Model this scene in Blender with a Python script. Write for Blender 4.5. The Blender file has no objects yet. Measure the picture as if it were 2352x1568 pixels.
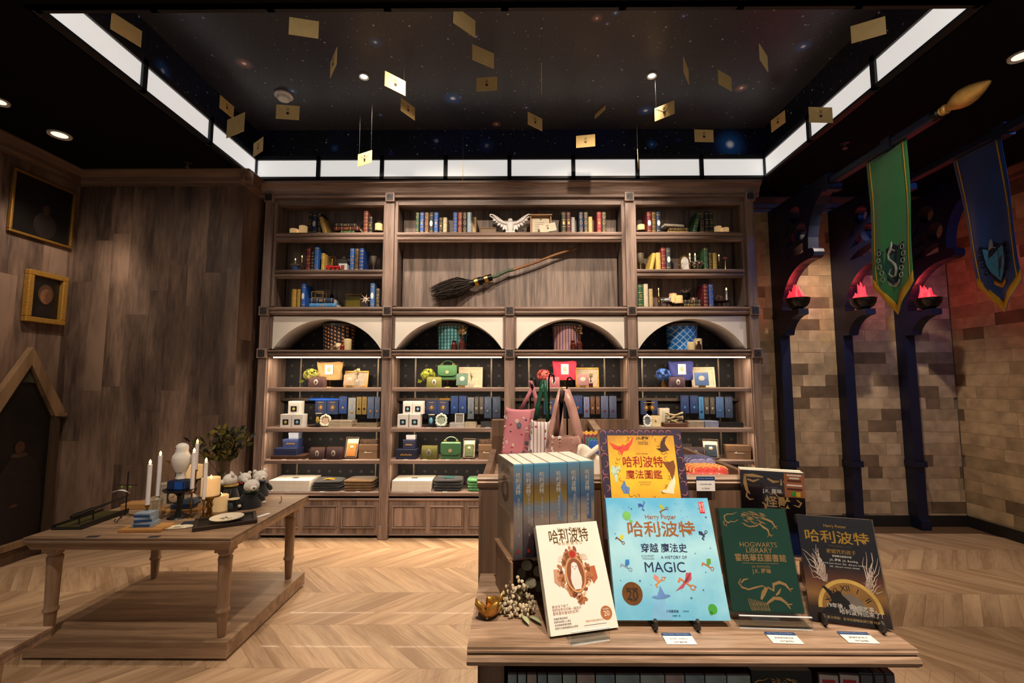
import bpy, bmesh, math, random
from mathutils import Vector, Matrix, Euler
random.seed(11)
SC = bpy.context.scene
COL = SC.collection
PI = math.pi

# ------------------------------------------------------------------ camera, light, exposure
F_PX, CX, CY, EYE = 1045.0, 1176.0, 784.0, 1.5
PITCH, YAW = math.atan(91 / 1045.0), math.atan(7 / 1045.0)
cd = bpy.data.cameras.new('camera')
cd.sensor_width = 36.0
cd.lens = 36.0 * F_PX / 2352.0
cd.clip_start = 0.05
cam = bpy.data.objects.new('camera', cd)
cam.location = (0, 0, EYE)
cam.rotation_euler = (PI / 2 + PITCH, 0, YAW)
COL.objects.link(cam)
SC.camera = cam
SC.view_settings.view_transform = 'Standard'
SC.view_settings.look = 'None'
SC.view_settings.gamma = 1.0
SC.view_settings.use_curve_mapping = False
SC.view_settings.exposure = 0.0
SC.cycles.max_bounces = 6
SC.cycles.diffuse_bounces = 3
SC.cycles.glossy_bounces = 3
SC.cycles.transmission_bounces = 4
SC.cycles.transparent_max_bounces = 6
SC.cycles.adaptive_threshold = 0.05
SC.cycles.caustics_reflective = False
SC.cycles.caustics_refractive = False

W = bpy.data.worlds.new('world')
SC.world = W
W.use_nodes = True
W.node_tree.nodes['Background'].inputs[0].default_value = (1.0, 0.88, 0.78, 1)
W.node_tree.nodes['Background'].inputs[1].default_value = 0.24

WARM = (1.0, 0.82, 0.64)
def spot(loc, to, watts, deg=60, col=WARM, blend=0.6, r=0.04):
    l = bpy.data.lights.new('downlight_lamp', 'SPOT')
    l.energy = watts; l.color = col; l.spot_size = math.radians(deg); l.spot_blend = blend
    l.shadow_soft_size = r
    o = bpy.data.objects.new('downlight_lamp', l)
    o.location = loc
    o.rotation_euler = (Vector(to) - Vector(loc)).to_track_quat('-Z', 'Y').to_euler()
    COL.objects.link(o)
    return o

Z_SOF, Z_TRAY, Y_TRAY0, Y_TRAY, X_TL, X_TR = 3.506, 4.03, 2.29, 4.38, -2.60, 2.49
YF = 4.46                       # front plane of the wall bookcase
# the ceiling spots: two in view in the tray and their row nearer the camera, others in the soffits, plus unseen ones added
LAMPS = [
    ((-1.26, 3.58, 4.0), (-1.3, 4.75, 1.5), 200, 74, WARM, .9),
    ((1.14, 3.58, 4.0), (1.2, 4.75, 1.5), 200, 74, WARM, .9),
    ((-0.6, 2.6, 4.0), (-0.7, 4.55, 2.2), 240, 66, WARM, .8),
    ((-0.6, 2.5, 4.0), (-0.8, 3.3, 0), 190, 70),  # unseen extra spot, added to light the floor
    ((0.6, 2.6, 4.0), (0.7, 4.55, 2.2), 240, 66, WARM, .8),
    ((-3.35, 3.45, 3.49), (-4.2, 3.85, 1.7), 95, 72),
    ((-3.1, 1.8, 3.49), (-3.5, 4.2, 1.3), 85, 80),
    ((-1.6, 1.2, 3.49), (-2.0, 2.9, 0.2), 170, 80),
    ((0.0, 0.1, 3.49), (0.3, 1.15, 1.0), 255, 62),
    ((0.9, 0.1, 3.49), (0.7, 1.15, 1.0), 245, 62),
    ((0.3, 2.0, 3.49), (0.2, 1.9, 1.2), 70, 70),
    ((3.15, 3.75, 3.49), (3.45, 4.9, 0.9), 150, 80),
    ((2.9, 1.4, 3.49), (2.8, 2.9, 0), 130, 75),
]
LAMPS.append(((2.3, 1.7, 3.49), (2.84, 3.3, 2.75), 75, 36))  # unseen spot added to brighten the green banner
for a in LAMPS:
    spot(*a)
spot((4.3, 2.2, 3.45), (3.3, 4.8, 1.9), 48, 70, (0.10, 0.25, 1.0))     # blue effect light of the hall

# ------------------------------------------------------------------ pixel helpers (2352 x 1568 frame)
def _ray(u, v):
    a = (u - CX) / F_PX; b = (CY - v) / F_PX
    x, y, z = a, math.cos(PITCH) - b * math.sin(PITCH), math.sin(PITCH) + b * math.cos(PITCH)
    c, s = math.cos(YAW), math.sin(YAW)
    return Vector((c * x - s * y, s * x + c * y, z))
EYEV = Vector((0, 0, EYE))
def atY(u, v, Y): d = _ray(u, v); return EYEV + d * (Y / d.y)
def atZ(u, v, Z): d = _ray(u, v); return EYEV + d * ((Z - EYE) / d.z)
def atX(u, v, X): d = _ray(u, v); return EYEV + d * (X / d.x)
def proj(p):
    x, y, z = p[0], p[1], p[2] - EYE
    c, s = math.cos(YAW), math.sin(YAW)
    x, y = c * x + s * y, -s * x + c * y
    f = y * math.cos(PITCH) + z * math.sin(PITCH); w = -y * math.sin(PITCH) + z * math.cos(PITCH)
    return (CX + F_PX * x / f, CY - F_PX * w / f, f)
def scl(p): return proj(p)[2] / F_PX          # metres per pixel at a point

# ------------------------------------------------------------------ mesh builder
class MB:
    def __init__(s): s.v = []; s.f = []
    def _a(s, vs, fs):
        n = len(s.v); s.v += [tuple(v) for v in vs]; s.f += [tuple(i + n for i in f) for f in fs]; return s
    def box(s, x0, x1, y0, y1, z0, z1, M=None):
        vs = [Vector(p) for p in ((x0,y0,z0),(x1,y0,z0),(x1,y1,z0),(x0,y1,z0),(x0,y0,z1),(x1,y0,z1),(x1,y1,z1),(x0,y1,z1))]
        if M: vs = [M @ v for v in vs]
        return s._a(vs, [(3,2,1,0),(4,5,6,7),(0,1,5,4),(1,2,6,5),(2,3,7,6),(3,0,4,7)])
    def cbox(s, w, d, h, c=(0,0,0), M=None):      # centred in x,y, standing on z
        return s.box(c[0]-w/2, c[0]+w/2, c[1]-d/2, c[1]+d/2, c[2], c[2]+h, M)
    def prism(s, poly, fn, a, b, caps=True):
        n = len(poly); vs = [fn(p, a) for p in poly] + [fn(p, b) for p in poly]
        fs = [(i, (i+1) % n, n + (i+1) % n, n + i) for i in range(n)]
        if caps: fs += [tuple(range(n))[::-1], tuple(range(n, 2*n))]
        return s._a(vs, fs)
    def strip(s, A, B, closed=True):              # quads between two equal loops
        n = len(A); vs = list(A) + list(B)
        return s._a(vs, [(i, (i+1) % n, n + (i+1) % n, n + i) for i in range(n if closed else n-1)])
    def tube(s, pts, r, n=8, caps=True):
        P = [Vector(p) for p in pts]; R = r if isinstance(r, (list, tuple)) else [r]*len(P)
        rings = []; up = None
        for i, p in enumerate(P):
            t = (P[min(i+1, len(P)-1)] - P[max(i-1, 0)])
            if t.length < 1e-9: t = Vector((0,0,1))
            t.normalize()
            if up is None: up = Vector((0,0,1)) if abs(t.z) < .9 else Vector((1,0,0))
            a = t.cross(up)
            if a.length < 1e-6: a = t.cross(Vector((1,0,0)))
            a.normalize(); b = a.cross(t); up = b
            rings.append([p + (a*math.cos(2*PI*k/n) + b*math.sin(2*PI*k/n))*R[i] for k in range(n)])
        vs = [v for g in rings for v in g]
        fs = [(i*n+k, i*n+(k+1)%n, (i+1)*n+(k+1)%n, (i+1)*n+k) for i in range(len(P)-1) for k in range(n)]
        if caps: fs += [tuple(range(n)), tuple(range((len(P)-1)*n, len(P)*n))[::-1]]
        return s._a(vs, fs)
    def lathe(s, prof, n=16, c=(0,0,0), M=None, sy=1.0):
        vs = []
        for r, z in prof:
            for k in range(n):
                v = Vector((r*math.cos(2*PI*k/n), sy*r*math.sin(2*PI*k/n), z))
                vs.append((M @ v if M else v) + Vector(c))
        m = len(prof)
        fs = [(i*n+k, i*n+(k+1)%n, (i+1)*n+(k+1)%n, (i+1)*n+k) for i in range(m-1) for k in range(n)]
        if prof[0][0] > 1e-4: fs.append(tuple(range(n))[::-1])
        if prof[-1][0] > 1e-4: fs.append(tuple(range((m-1)*n, m*n)))
        return s._a(vs, fs)
    def ell(s, c, rx, ry, rz, n=12, m=8, M=None):
        vs = []
        for i in range(m+1):
            t = PI*i/m
            for k in range(n):
                v = Vector((rx*math.sin(t)*math.cos(2*PI*k/n), ry*math.sin(t)*math.sin(2*PI*k/n), -rz*math.cos(t)))
                vs.append((M @ v if M else v) + Vector(c))
        return s._a(vs, [(i*n+k, i*n+(k+1)%n, (i+1)*n+(k+1)%n, (i+1)*n+k) for i in range(m) for k in range(n)])
    def grid(s, fn, nu, nv):
        vs = [fn(i/nu, j/nv) for j in range(nv+1) for i in range(nu+1)]
        return s._a(vs, [(j*(nu+1)+i, j*(nu+1)+i+1, (j+1)*(nu+1)+i+1, (j+1)*(nu+1)+i) for j in range(nv) for i in range(nu)])
    def poly(s, pts): return s._a(pts, [tuple(range(len(pts)))])
    def add(s, o, M=None):
        return s._a([(M @ Vector(v)) if M else v for v in o.v], o.f)
    def mesh(s, name, mat=None, smooth=False):
        me = bpy.data.meshes.new(name)
        me.from_pydata(s.v, [], s.f); me.validate(); me.update()
        bm = bmesh.new(); bm.from_mesh(me); bmesh.ops.remove_doubles(bm, verts=bm.verts, dist=1e-6)
        bmesh.ops.recalc_face_normals(bm, faces=bm.faces); bm.to_mesh(me); bm.free()
        if smooth:
            for p in me.polygons: p.use_smooth = True
            try: me.set_sharp_from_angle(angle=math.radians(40))
            except Exception: pass
        if mat: me.materials.append(mat)
        return me
    def build(s, name, mat, parent=None, smooth=False, bevel=0, world=True, solid=0):
        if world and parent is not None:
            inv = wmat(parent).inverted()
            s.v = [tuple(inv @ Vector(v)) for v in s.v]
        o = bpy.data.objects.new(name, s.mesh(name, mat, smooth))
        COL.objects.link(o)
        if parent is not None: o.parent = parent
        if solid:
            m = o.modifiers.new('thickness', 'SOLIDIFY'); m.thickness = solid; m.offset = 0
        if bevel:
            m = o.modifiers.new('edge', 'BEVEL'); m.width = bevel; m.segments = 2; m.limit_method = 'ANGLE'
            m.angle_limit = math.radians(40)
        return o
def wmat(o):
    M = Matrix.Translation(o.location) @ o.rotation_euler.to_matrix().to_4x4()
    return wmat(o.parent) @ M if o.parent else M

def tag(o, label=None, cat=None, group=None, kind=None):
    if label: o['label'] = label
    if cat: o['category'] = cat
    if group: o['group'] = group
    if kind: o['kind'] = kind
    return o
def thing(name, label, cat, loc=(0,0,0), rz=0, group=None, rx=0, ry=0):
    o = bpy.data.objects.new(name, None); COL.objects.link(o)
    o.location = loc; o.rotation_euler = (rx, ry, rz); o.empty_display_size = 0.05
    return tag(o, label, cat, group)
def struct(o): o['kind'] = 'structure'; return o
def dup(root, loc, rz, label=None, group=None, rx=0, ry=0):
    r = root.copy(); COL.objects.link(r); r.location = loc; r.rotation_euler = (rx, ry, rz)
    if label: r['label'] = label
    if group: r['group'] = group
    for ch in list(root.children):
        c = ch.copy(); COL.objects.link(c); c.parent = r
        for g in list(ch.children):
            d = g.copy(); COL.objects.link(d); d.parent = c
    return r

# ------------------------------------------------------------------ materials
def lin(h):
    if not isinstance(h, str): return tuple(h)[:3]
    c = [int(h[i:i+2], 16)/255 for i in (0, 2, 4)]
    return tuple(x/12.92 if x <= .04045 else ((x+.055)/1.055)**2.4 for x in c)
_M = {}
def mat(key, col, rough=.6, metal=0., var=.12, scale=30., bump=0., emit=0., trans=0., coat=0., spec=.5, alpha=1., sheen=0., vec=(1,1,1), rnd=0.):
    if key in _M: return _M[key]
    c = lin(col)
    m = bpy.data.materials.new(key); m.use_nodes = True
    nt = m.node_tree; N = nt.nodes; b = N['Principled BSDF']
    b.inputs['Roughness'].default_value = rough; b.inputs['Metallic'].default_value = metal
    b.inputs['Specular IOR Level'].default_value = spec
    b.inputs['Coat Weight'].default_value = coat
    b.inputs['Transmission Weight'].default_value = trans
    b.inputs['Alpha'].default_value = alpha
    if sheen: b.inputs['Sheen Weight'].default_value = sheen
    tc = N.new('ShaderNodeTexCoord'); mp = N.new('ShaderNodeMapping'); mp.inputs['Scale'].default_value = vec
    nt.links.new(tc.outputs['Object'], mp.inputs['Vector'])
    no = N.new('ShaderNodeTexNoise'); no.inputs['Scale'].default_value = scale; no.inputs['Detail'].default_value = 4
    nt.links.new(mp.outputs[0], no.inputs['Vector'])
    cr = N.new('ShaderNodeValToRGB')
    cr.color_ramp.elements[0].position = .3; cr.color_ramp.elements[1].position = .7
    cr.color_ramp.elements[0].color = tuple(x*(1-var) for x in c) + (1,)
    cr.color_ramp.elements[1].color = tuple(min(1, x*(1+var)) for x in c) + (1,)
    nt.links.new(no.outputs['Fac'], cr.inputs[0])
    out = cr.outputs[0]
    if rnd:
        oi = N.new('ShaderNodeObjectInfo'); mr = N.new('ShaderNodeMapRange')
        mr.inputs['To Min'].default_value = 1-rnd; mr.inputs['To Max'].default_value = 1+rnd
        nt.links.new(oi.outputs['Random'], mr.inputs['Value'])
        mx = N.new('ShaderNodeVectorMath'); mx.operation = 'SCALE'
        nt.links.new(out, mx.inputs[0]); nt.links.new(mr.outputs[0], mx.inputs['Scale'])
        out = mx.outputs[0]
    nt.links.new(out, b.inputs['Base Color'])
    if emit:
        b.inputs['Emission Color'].default_value = c + (1,); b.inputs['Emission Strength'].default_value = emit
    if bump:
        bp = N.new('ShaderNodeBump'); bp.inputs['Strength'].default_value = bump; bp.inputs['Distance'].default_value = .01
        nt.links.new(no.outputs['Fac'], bp.inputs['Height']); nt.links.new(bp.outputs[0], b.inputs['Normal'])
    if emit and key != 'opal_light_panel':
        m.cycles.emission_sampling = 'NONE'
    _M[key] = m
    return m
def wood(key, dark, light, axis='z', scale=9., stretch=14., rough=.5, rnd=.18, contrast=(.38, .62), coat=0., knots=.5, patch=0.):
    if key in _M: return _M[key]
    m = bpy.data.materials.new(key); m.use_nodes = True
    nt = m.node_tree; N = nt.nodes; b = N['Principled BSDF']; b.inputs['Roughness'].default_value = rough
    b.inputs['Coat Weight'].default_value = coat
    tc = N.new('ShaderNodeTexCoord'); mp = N.new('ShaderNodeMapping')
    sc = {'x': (1/stretch, 1, 1), 'y': (1, 1/stretch, 1), 'z': (1, 1, 1/stretch)}[axis]
    mp.inputs['Scale'].default_value = sc
    oi = N.new('ShaderNodeObjectInfo'); ml = N.new('ShaderNodeMath'); ml.operation = 'MULTIPLY'; ml.inputs[1].default_value = 37.0
    nt.links.new(oi.outputs['Random'], ml.inputs[0])
    cb = N.new('ShaderNodeCombineXYZ')
    for i in range(3): nt.links.new(ml.outputs[0], cb.inputs[i])
    nt.links.new(tc.outputs['Object'], mp.inputs['Vector'])
    ad = N.new('ShaderNodeVectorMath'); ad.operation = 'ADD'
    nt.links.new(mp.outputs[0], ad.inputs[0]); nt.links.new(cb.outputs[0], ad.inputs[1])
    n1 = N.new('ShaderNodeTexNoise'); n1.inputs['Scale'].default_value = scale; n1.inputs['Detail'].default_value = 6; n1.inputs['Distortion'].default_value = knots
    n2 = N.new('ShaderNodeTexNoise'); n2.inputs['Scale'].default_value = scale*9; n2.inputs['Detail'].default_value = 3
    nt.links.new(ad.outputs[0], n1.inputs['Vector']); nt.links.new(ad.outputs[0], n2.inputs['Vector'])
    mx = N.new('ShaderNodeMix'); mx.inputs['Factor'].default_value = .28
    nt.links.new(n1.outputs['Fac'], mx.inputs['A']); nt.links.new(n2.outputs['Fac'], mx.inputs['B'])
    src = mx.outputs['Result']
    cr = N.new('ShaderNodeValToRGB'); e = cr.color_ramp.elements
    e[0].position, e[1].position = contrast
    e[0].color = lin(dark) + (1,); e[1].color = lin(light) + (1,)
    nt.links.new(src, cr.inputs[0])
    mr = N.new('ShaderNodeMapRange'); mr.inputs['To Min'].default_value = 1-rnd; mr.inputs['To Max'].default_value = 1+rnd
    nt.links.new(oi.outputs['Random'], mr.inputs['Value'])
    vs = N.new('ShaderNodeVectorMath'); vs.operation = 'SCALE'
    nt.links.new(cr.outputs[0], vs.inputs[0]); nt.links.new(mr.outputs[0], vs.inputs['Scale'])
    out = vs.outputs[0]
    if patch:
        n3 = N.new('ShaderNodeTexNoise'); n3.inputs['Scale'].default_value = 2.2; n3.inputs['Detail'].default_value = 3
        mp3 = N.new('ShaderNodeMapping'); mp3.inputs['Scale'].default_value = {'x': (.45,1,1), 'y': (1,.45,1), 'z': (1,1,.45)}[axis]
        nt.links.new(tc.outputs['Object'], mp3.inputs['Vector']); nt.links.new(mp3.outputs[0], n3.inputs['Vector'])
        r3 = N.new('ShaderNodeMapRange'); r3.inputs['From Min'].default_value = .3; r3.inputs['From Max'].default_value = .7
        r3.inputs['To Min'].default_value = 1-patch; r3.inputs['To Max'].default_value = 1+patch
        nt.links.new(n3.outputs['Fac'], r3.inputs['Value'])
        v3 = N.new('ShaderNodeVectorMath'); v3.operation = 'SCALE'
        nt.links.new(out, v3.inputs[0]); nt.links.new(r3.outputs[0], v3.inputs['Scale']); out = v3.outputs[0]
    nt.links.new(out, b.inputs['Base Color'])
    bp = N.new('ShaderNodeBump'); bp.inputs['Strength'].default_value = .12; bp.inputs['Distance'].default_value = .003
    nt.links.new(n2.outputs['Fac'], bp.inputs['Height']); nt.links.new(bp.outputs[0], b.inputs['Normal'])
    _M[key] = m
    return m
def brick_mat(key):
    m = bpy.data.materials.new(key); m.use_nodes = True
    nt = m.node_tree; N = nt.nodes; b = N['Principled BSDF']; b.inputs['Roughness'].default_value = .85
    tc = N.new('ShaderNodeTexCoord'); oi = N.new('ShaderNodeObjectInfo')
    ml = N.new('ShaderNodeVectorMath'); ml.operation = 'SCALE'; ml.inputs[0].default_value = (31, 17, 23)
    nt.links.new(oi.outputs['Random'], ml.inputs['Scale'])
    ad = N.new('ShaderNodeVectorMath'); ad.operation = 'ADD'
    nt.links.new(tc.outputs['Object'], ad.inputs[0]); nt.links.new(ml.outputs[0], ad.inputs[1])
    n1 = N.new('ShaderNodeTexNoise'); n1.inputs['Scale'].default_value = 7; n1.inputs['Detail'].default_value = 5
    nt.links.new(ad.outputs[0], n1.inputs['Vector'])
    cr = N.new('ShaderNodeValToRGB'); e = cr.color_ramp.elements; cr.color_ramp.interpolation = 'LINEAR'
    e[0].position = 0; e[0].color = lin('6b563f') + (1,)
    e[1].position = 1; e[1].color = lin('c2a884') + (1,)
    for p, c in ((.11, '776047'), (.15, '9c8565'), (.5, 'b09674'), (.8, 'bba17e')):
        k = e.new(p); k.color = lin(c) + (1,)
    nt.links.new(oi.outputs['Random'], cr.inputs[0])
    r = N.new('ShaderNodeMapRange'); r.inputs['From Min'].default_value = .3; r.inputs['From Max'].default_value = .7
    r.inputs['To Min'].default_value = .68; r.inputs['To Max'].default_value = 1.25
    nt.links.new(n1.outputs['Fac'], r.inputs['Value'])
    v = N.new('ShaderNodeVectorMath'); v.operation = 'SCALE'
    nt.links.new(cr.outputs[0], v.inputs[0]); nt.links.new(r.outputs[0], v.inputs['Scale'])
    nt.links.new(v.outputs[0], b.inputs['Base Color'])
    bp = N.new('ShaderNodeBump'); bp.inputs['Strength'].default_value = .3; bp.inputs['Distance'].default_value = .006
    nt.links.new(n1.outputs['Fac'], bp.inputs['Height']); nt.links.new(bp.outputs[0], b.inputs['Normal'])
    _M[key] = m
    return m
def star_mat(key, base, blobs, dense=1.0, plane='xy', glow='141a38'):
    """printed night sky: small stars from voronoi cells, plus a few large coloured stars at given points"""
    m = bpy.data.materials.new(key); m.use_nodes = True
    nt = m.node_tree; N = nt.nodes; b = N['Principled BSDF']; b.inputs['Roughness'].default_value = .38
    tc = N.new('ShaderNodeTexCoord')
    acc = None
    def addc(sock):
        nonlocal acc
        if acc is None: acc = sock; return
        a = N.new('ShaderNodeVectorMath'); a.operation = 'ADD'
        nt.links.new(acc, a.inputs[0]); nt.links.new(sock, a.inputs[1]); acc = a.outputs[0]
    n = N.new('ShaderNodeTexNoise'); n.inputs['Scale'].default_value = 1.4; n.inputs['Detail'].default_value = 4
    nt.links.new(tc.outputs['Object'], n.inputs['Vector'])
    cr = N.new('ShaderNodeValToRGB'); e = cr.color_ramp.elements
    e[0].position, e[1].position = .40, .72
    e[0].color = lin(base) + (1,); e[1].color = lin(glow) + (1,)
    nt.links.new(n.outputs['Fac'], cr.inputs[0]); addc(cr.outputs[0])
    sp = N.new('ShaderNodeSeparateXYZ'); cm = N.new('ShaderNodeCombineXYZ'); nt.links.new(tc.outputs['Object'], sp.inputs[0])
    for i, ax in enumerate(plane): nt.links.new(sp.outputs['xyz'.index(ax)], cm.inputs[i])
    for sc_, th, amp in ((9, .062, .55), (19, .085, .28), (4.3, .042, .9), (38, .13, .10)):
        vo = N.new('ShaderNodeTexVoronoi'); vo.voronoi_dimensions = '2D'; vo.inputs['Scale'].default_value = sc_
        nt.links.new(cm.outputs[0], vo.inputs['Vector'])
        r = N.new('ShaderNodeMapRange'); r.inputs['From Min'].default_value = th*.35; r.inputs['From Max'].default_value = th
        r.inputs['To Min'].default_value = amp*dense; r.inputs['To Max'].default_value = 0
        nt.links.new(vo.outputs['Distance'], r.inputs['Value'])
        sx = N.new('ShaderNodeSeparateColor'); nt.links.new(vo.outputs['Color'], sx.inputs[0])
        g = N.new('ShaderNodeMath'); g.operation = 'GREATER_THAN'; g.inputs[1].default_value = .62
        nt.links.new(sx.outputs[0], g.inputs[0])
        mm = N.new('ShaderNodeMath'); mm.operation = 'MULTIPLY'
        nt.links.new(r.outputs[0], mm.inputs[0]); nt.links.new(g.outputs[0], mm.inputs[1])
        v = N.new('ShaderNodeVectorMath'); v.operation = 'SCALE'; v.inputs[0].default_value = (.75, .82, 1.0)
        nt.links.new(mm.outputs[0], v.inputs['Scale']); addc(v.outputs[0])
    for (p, rad, colr, amp) in blobs:
        for rr, aa, cc in ((rad*1.25, amp*.9, lin(colr)), (rad*.35, amp*2.2, (.9, .95, 1))):
            d = N.new('ShaderNodeVectorMath'); d.operation = 'DISTANCE'; d.inputs[1].default_value = p
            nt.links.new(tc.outputs['Object'], d.inputs[0])
            r = N.new('ShaderNodeMapRange'); r.interpolation_type = 'SMOOTHERSTEP'
            r.inputs['From Min'].default_value = 0; r.inputs['From Max'].default_value = rr
            r.inputs['To Min'].default_value = aa; r.inputs['To Max'].default_value = 0
            nt.links.new(d.outputs['Value'], r.inputs['Value'])
            v = N.new('ShaderNodeVectorMath'); v.operation = 'SCALE'; v.inputs[0].default_value = cc
            nt.links.new(r.outputs[0], v.inputs['Scale']); addc(v.outputs[0])
    nt.links.new(acc, b.inputs['Base Color'])
    return m

OAK = wood('bookcase_oak', '5f4e46', '9a8275', 'z', 12, 16, .5, .10, knots=.8)
OAKX = wood('bookcase_oak_across', '5f4e46', '9a8275', 'x', 12, 16, .5, .10, knots=.8)
OAKD = wood('bookcase_back_oak', '594c45', '907c70', 'z', 11, 16, .6, .08, knots=1.2)
PANEL = wood('wall_panel_wood', '3f3029', '7e6656', 'z', 4, 6, .55, .10, patch=.45, knots=.5)
TABX = wood('table_top_wood', '7f664f', 'b99a82', 'x', 24, 16, .42, .06, contrast=(.40, .62), knots=1.2)
TABZ = wood('display_wood', '523d2f', '866853', 'z', 9, 20, .45, .12)
LTAB = wood('left_table_wood', '785f49', 'a6886c', 'x', 14, 16, .4, .05, knots=1.0)
LTABZ = wood('left_table_leg_wood', '7e654d', 'a6886c', 'z', 14, 14, .4, .05)
PLY = wood('stand_board', '7c5e49', '9c7b60', 'z', 6, 10, .5, .1)
PLANK = wood('floor_plank_oak', '9c7c5e', 'c6a685', 'y', 9, 12, .42, .11, coat=.05)
BLACKP = mat('soffit_black_paint', '040407', .9, var=.2, scale=5, spec=.15)
NAVYP = mat('gothic_frame_navy_paint', '0b1230', .45, var=.2, scale=6)
FRAMEB = mat('light_frame_dark', '10121a', .5)
WHITEP = mat('arch_white_paint', 'e6ded2', .6, var=.03, scale=4)
GOLD = mat('gold_metal', 'c99a4a', .28, 1.0, var=.15, scale=60)
BRASS = mat('aged_brass', '8a6a34', .35, 1.0, var=.25, scale=50)
GILT = mat('gilt_print', 'd2a552', .4, .6, var=.15, scale=90)
BLACKM = mat('black_metal', '0a0a0c', .35, .6)
STEEL = mat('brushed_steel', 'b8b8ba', .3, 1.0)
WAX = mat('candle_wax_ivory', 'f0d9a6', .5, var=.05, scale=20)
WAXLIT = mat('lit_candle_wax', 'f3c486', .5, var=.1, scale=20, emit=.38)
WAXW = mat('white_taper_wax', 'e4e0e2', .4, var=.03)
FLAME = mat('led_flame', 'ffc46a', .4, emit=6.0)
PAPER = mat('page_paper', 'e2d6bd', .8, var=.1, scale=200, vec=(1, 1, 8))
CREAM = mat('cream_paper', 'e9dcc2', .7, var=.05)
WHITEC = mat('white_card', 'e8e4df', .55, var=.03)
GLASS = mat('clear_glass', 'ffffff', .03, trans=1.0, var=0)
def film(key, col, rough, base, edge):
    """thin clear sheet: see-through with a fresnel sheen"""
    m = bpy.data.materials.new(key); m.use_nodes = True; nt = m.node_tree; N = nt.nodes; N.remove(N['Principled BSDF'])
    tr = N.new('ShaderNodeBsdfTransparent'); gl = N.new('ShaderNodeBsdfGlossy'); gl.inputs['Roughness'].default_value = rough
    tr.inputs[0].default_value = lin(col) + (1,)
    fr = N.new('ShaderNodeFresnel'); fr.inputs[0].default_value = 1.45
    ma = N.new('ShaderNodeMath'); ma.operation = 'MULTIPLY_ADD'; ma.inputs[1].default_value = edge; ma.inputs[2].default_value = base
    nt.links.new(fr.outputs[0], ma.inputs[0])
    mx = N.new('ShaderNodeMixShader'); nt.links.new(ma.outputs[0], mx.inputs[0]); nt.links.new(tr.outputs[0], mx.inputs[1]); nt.links.new(gl.outputs[0], mx.inputs[2])
    nt.links.new(mx.outputs[0], N['Material Output'].inputs[0])
    return m
POLY = film('clear_plastic_film', 'fbfcfd', .12, .0, .55)
ACRYL = film('clear_acrylic', 'f4f6f6', .06, .02, .35)
AMBER = mat('amber_glass', '4a1608', .06, var=.2, coat=1.0)

# ------------------------------------------------------------------ room shell
X_LW, Y_BL, X_RET, Y_BB, X_RW = -4.19, 4.216, -2.60, 4.92, 4.72
# floor: dark joint bed, chevron planks laid on it
floor = struct(MB().box(-4.6, 5.2, -1.2, 5.1, -.06, -.0045).build('floor', mat('floor_joint', '5a4028', .8)))
ROW, SX, SL = .43, .125, .95
def plank_mesh(sgn):
    ang = math.atan(SL) * sgn                       # plank direction (sgn*SL*ROW, ROW)
    R = Matrix.Rotation(ang, 4, 'Z')                # world -> local (rotate direction back onto +Y)
    g = .0006
    P = [(g, g), (SX-g, g), (SX-g+sgn*SL*(ROW-2*g), ROW-g), (g+sgn*SL*(ROW-2*g), ROW-g)]
    c = Vector(((SX+sgn*SL*ROW)/2, ROW/2, 0))
    P = [R @ (Vector((x, y, 0)) - c) for x, y in P]
    mb = MB(); mb.prism(P, lambda p, a: (p.x, p.y, a), -.0045, 0)
    return mb, ang, c
pm = {s: plank_mesh(s) for s in (1, -1)}
pmesh = {s: pm[s][0].mesh('plank', PLANK) for s in pm}
cands = []
for k in range(-4, 6):
    sgn = -1 if k % 2 == 0 else 1
    y0 = 2.52 + ROW*k
    if y0 + ROW > 5.0: continue
    for i in range(-40, 42):
        x0 = i*SX
        c = Vector((x0, y0, 0)) + pm[sgn][2]
        if not (-4.2 < c.x < 4.75): continue
        u, v, d = proj(c)
        vis = -40 < u < 2392 and v < 1600 and not (1110 < u < 2040 and v < 1560)
        if -2.66 < c.x < -1.6 and 2.7 < c.y < 3.4: vis = False
        cands.append((0 if vis else 1, d, c, sgn))
cands.sort(key=lambda t: (t[0], t[1]))
rest = MB()
for n, (h, d, c, sgn) in enumerate(cands):
    if n < 300:
        o = bpy.data.objects.new('plank', pmesh[sgn]); COL.objects.link(o)
        o.parent = floor; o.location = c; o.rotation_euler.z = -pm[sgn][1]
    else:
        rest.add(pm[sgn][0], Matrix.Translation(c) @ Matrix.Rotation(-pm[sgn][1], 4, 'Z'))
o = rest.build('plank_rest', PLANK, floor); o['kind'] = 'stuff'

# wood-plank walls on the left
def panel_wall(wall, a0, a1, width, box):
    a = a0
    while a < a1 - .01:
        b = min(a1, a + width*random.uniform(.85, 1.15))
        if a1 - b < .06: b = a1
        z = 0.0; first = random.uniform(.5, 1.5)
        cuts = [0.0, first]
        while cuts[-1] < Z_SOF - .5: cuts.append(cuts[-1] + random.uniform(1.1, 1.5))
        cuts[-1] = Z_SOF
        for z0, z1 in zip(cuts, cuts[1:]):
            mb = MB(); box(mb, a + .0006, b - .0006, z0 + .0006, z1 - .0006, random.uniform(0, .0012))
            mb.build('plank', PANEL, wall)
        a = b
JOINT = mat('wall_joint_dark', '241b16', .8)
wl = struct(MB().box(X_LW - .1, X_LW - .012, 1.6, Y_BL + .1, 0, Z_SOF).build('wall_left', JOINT))
panel_wall(wl, 1.6, Y_BL, .20, lambda mb, a, b, z0, z1, p: mb.box(X_LW - .012, X_LW + p, a, b, z0, z1))
wb = struct(MB().box(X_LW, X_RET, Y_BL + .012, Y_BL + .1, 0, Z_SOF).build('wall_back_left', JOINT))
panel_wall(wb, X_LW, X_RET, .19, lambda mb, a, b, z0, z1, p: mb.box(a, b, Y_BL - p, Y_BL + .012, z0, z1))
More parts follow.
